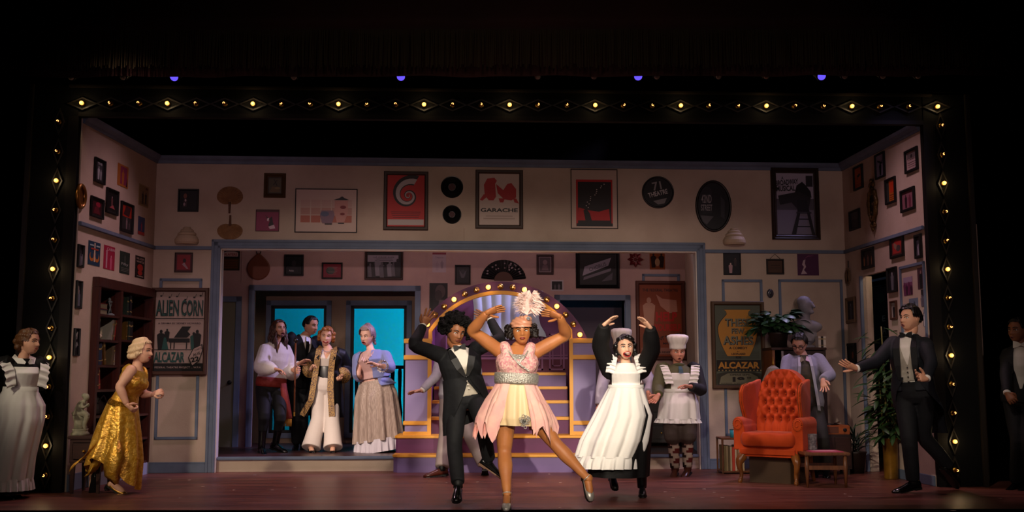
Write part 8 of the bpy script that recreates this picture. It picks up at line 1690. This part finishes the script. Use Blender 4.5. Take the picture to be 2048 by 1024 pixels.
# ---- tailcoated man entering from the right
P = Person('person in black tailcoat and pale waistcoat striding in from the right', (1815, 985), 1.74, -.62, (1828, 788), (1817, 672), (1821, 638), (-1.12, -.03, 0), skin('fair_h', '#cc9474', '#d49e80'), hs=.185)
P.arm(-1, (1752, 723), (1713, 737), 1, 1, sh=(1787, 688)); P.arm(1, (1862, 726), (1853, 757), 1, 1, sh=(1850, 690))
P.leg(-1, (1818, 876), (1826, 962), 1, -1); P.leg(1, (1848, 872), (1898, 934), -1, -1)
P.hand(-1, (1664, 717), (-.3, -.6, -.7), -1, -.04, -.12, .12, size=1.05); P.hand(1, (1828, 752), (-.3, -.8, .3), 1, -.06, .3, .25, size=1.05)
P.head(lips='#a0605a', brow='#120c0b', mouth='o'); P.body(.01)
mb = MB(); P.torso(mb, k=1.02, add=.006, t0=.0, t1=.97); P.garment('shirt', mb, M_shirt, .01); mb = MB(); P.torso(mb, k=1.06, add=.01, t0=.1, t1=.88); P.garment('waistcoat', mb, M_vest, .009, cut=vneck(P, .45, .95, .08))
NV = mat('midnight_suiting', '#0f1218', .7, col2='#14171f', scale=30, spec=.3, bump=.1, bscale=14); mb = MB(); P.torso(mb, k=1.1, add=.022, t0=.05, t1=.98); P.sleeves(mb, (.08, .07, .06, .052, .044))
for sd in (-1, 1): mb.ell(P.S[sd], .078)
P.garment('tailcoat', mb, NV, .0085, 4, lambda p: P.tc(p)[2] > .03 and -.075 < P.tc(p)[0] < .06 - .0)
for sd, o in ((-1, -.085), (1, .075)): P.strip([P.lc(o * .9, 1.0, .07), P.lc(o, .8, .14), P.lc(o, .5, .15), P.lc(o * .9, .25, .15)], [.03, .06, .055, .02], M_satin, 'lapel', .008)
for i in range(4): mb = MB(); mb.ell(P.lc(-.0, .46 - .08 * i, .145), (.008, .006, .008)); P.add('waistcoat_button', mb, mc('#3a3632', .3))
P.cutaway([(P.lc(0, .3, 0), .19, .155), (P.lc(0, .05, 0), .205, .17), (P.lc(.03, -.25, -.02), .22, .19), (at(1866, 868, P.Y + .12), .14, .13)], lambda t: .35 + 1.6 * t ** 1.3, NV, lambda a, t: 0, off=-.1)
mb = MB(); P.torso(mb, k=1.04, add=.008, t0=-.2, t1=.3); P.legs_cloth(mb, (.1, .09, .076, .07, .062), end=.98); P.garment('trousers', mb, M_blk, .01, 5); P.cuffs(M_shirt, .036); P.bow(P.lc(0, 1.02, .085), M_satin)
mb = MB(); mb.tube([P.lc(.052 * cos(a), 1.01 + .02 * sin(a), .01 + .062 * sin(a)) for a in [2 * pi * k / 16 for k in range(17)]], .018, 8, cap=False); P.add('collar', mb, M_shirt)
P.hair_shell(mat('dark_brown_hair', '#120d0b', .4, spec=.4), lambda d: .07 + .07 * max(0, d.z) * (1 if d.y < .3 else .6), lambda x, y, z: (z > .68 if y < -.45 else z > -.3 if y > .15 else z > .1), wave=lambda d: .018 * sin(13 * d.x + 7 * d.z))
P.shoe(-1, (1790, 985), M_shoe, 0, .29, dy=-.03); P.shoe(1, (1914, 974), M_shoe, 0, .28, dy=.05)

# ---- man waiting in the dark wing, right edge
P = Person('person in dark suit with pale bow tie standing in the dark right wing', (2040, 978), 1.74, -.55, (2046, 800), (2044, 692), (2036, 661), (-1.05, .05), skin('brown_b', '#8a563c', '#925e42'), hs=.18)
P.arm(-1, (2012, 748), (2014, 786), 1, 1, sh=(2018, 708)); P.arm(1, (2075, 750), (2070, 790), -1, 1); P.leg(-1, (2036, 884), (2032, 964)); P.leg(1, (2056, 884), (2058, 964))
P.hand(-1, (2024, 800), (.5, .2, -.5), 1, -.04, .5, .1, True); P.hand(1, (2066, 810), (-1, 0, 0)); P.head(lips='#7c4640', brow='#100b0a', mouth='o'); P.body(.011)
mb = MB(); P.torso(mb, k=1.03, add=.008, t0=.0, t1=.97); P.garment('shirt', mb, M_shirt, .011); mb = MB(); P.torso(mb, k=1.1, add=.022, t0=-.1, t1=.98); P.sleeves(mb); P.garment('jacket', mb, M_blk, .01, 4, lambda p: P.tc(p)[2] > .03 and abs(P.tc(p)[0]) < .07 * min(1, max(0, (P.tc(p)[1] - .1) * 2)))
mb = MB(); P.torso(mb, k=1.04, add=.008, t0=-.2, t1=.2); P.legs_cloth(mb); P.garment('trousers', mb, M_blk, .011); P.bow(P.lc(0, 1.02, .085), M_shirt, .07, .035); P.cuffs(M_shirt, .034)
P.hair_shell(MC['short_black_hair'], .05, lambda x, y, z: (z > .68 if y < -.45 else z > -.25 if y > .1 else z > .12))
for sd, t in ((-1, (2018, 982)), (1, (2044, 982))): P.shoe(sd, t, M_shoe, 0, .28, dy=-.1)
bpy.data.scenes.remove(TMP)
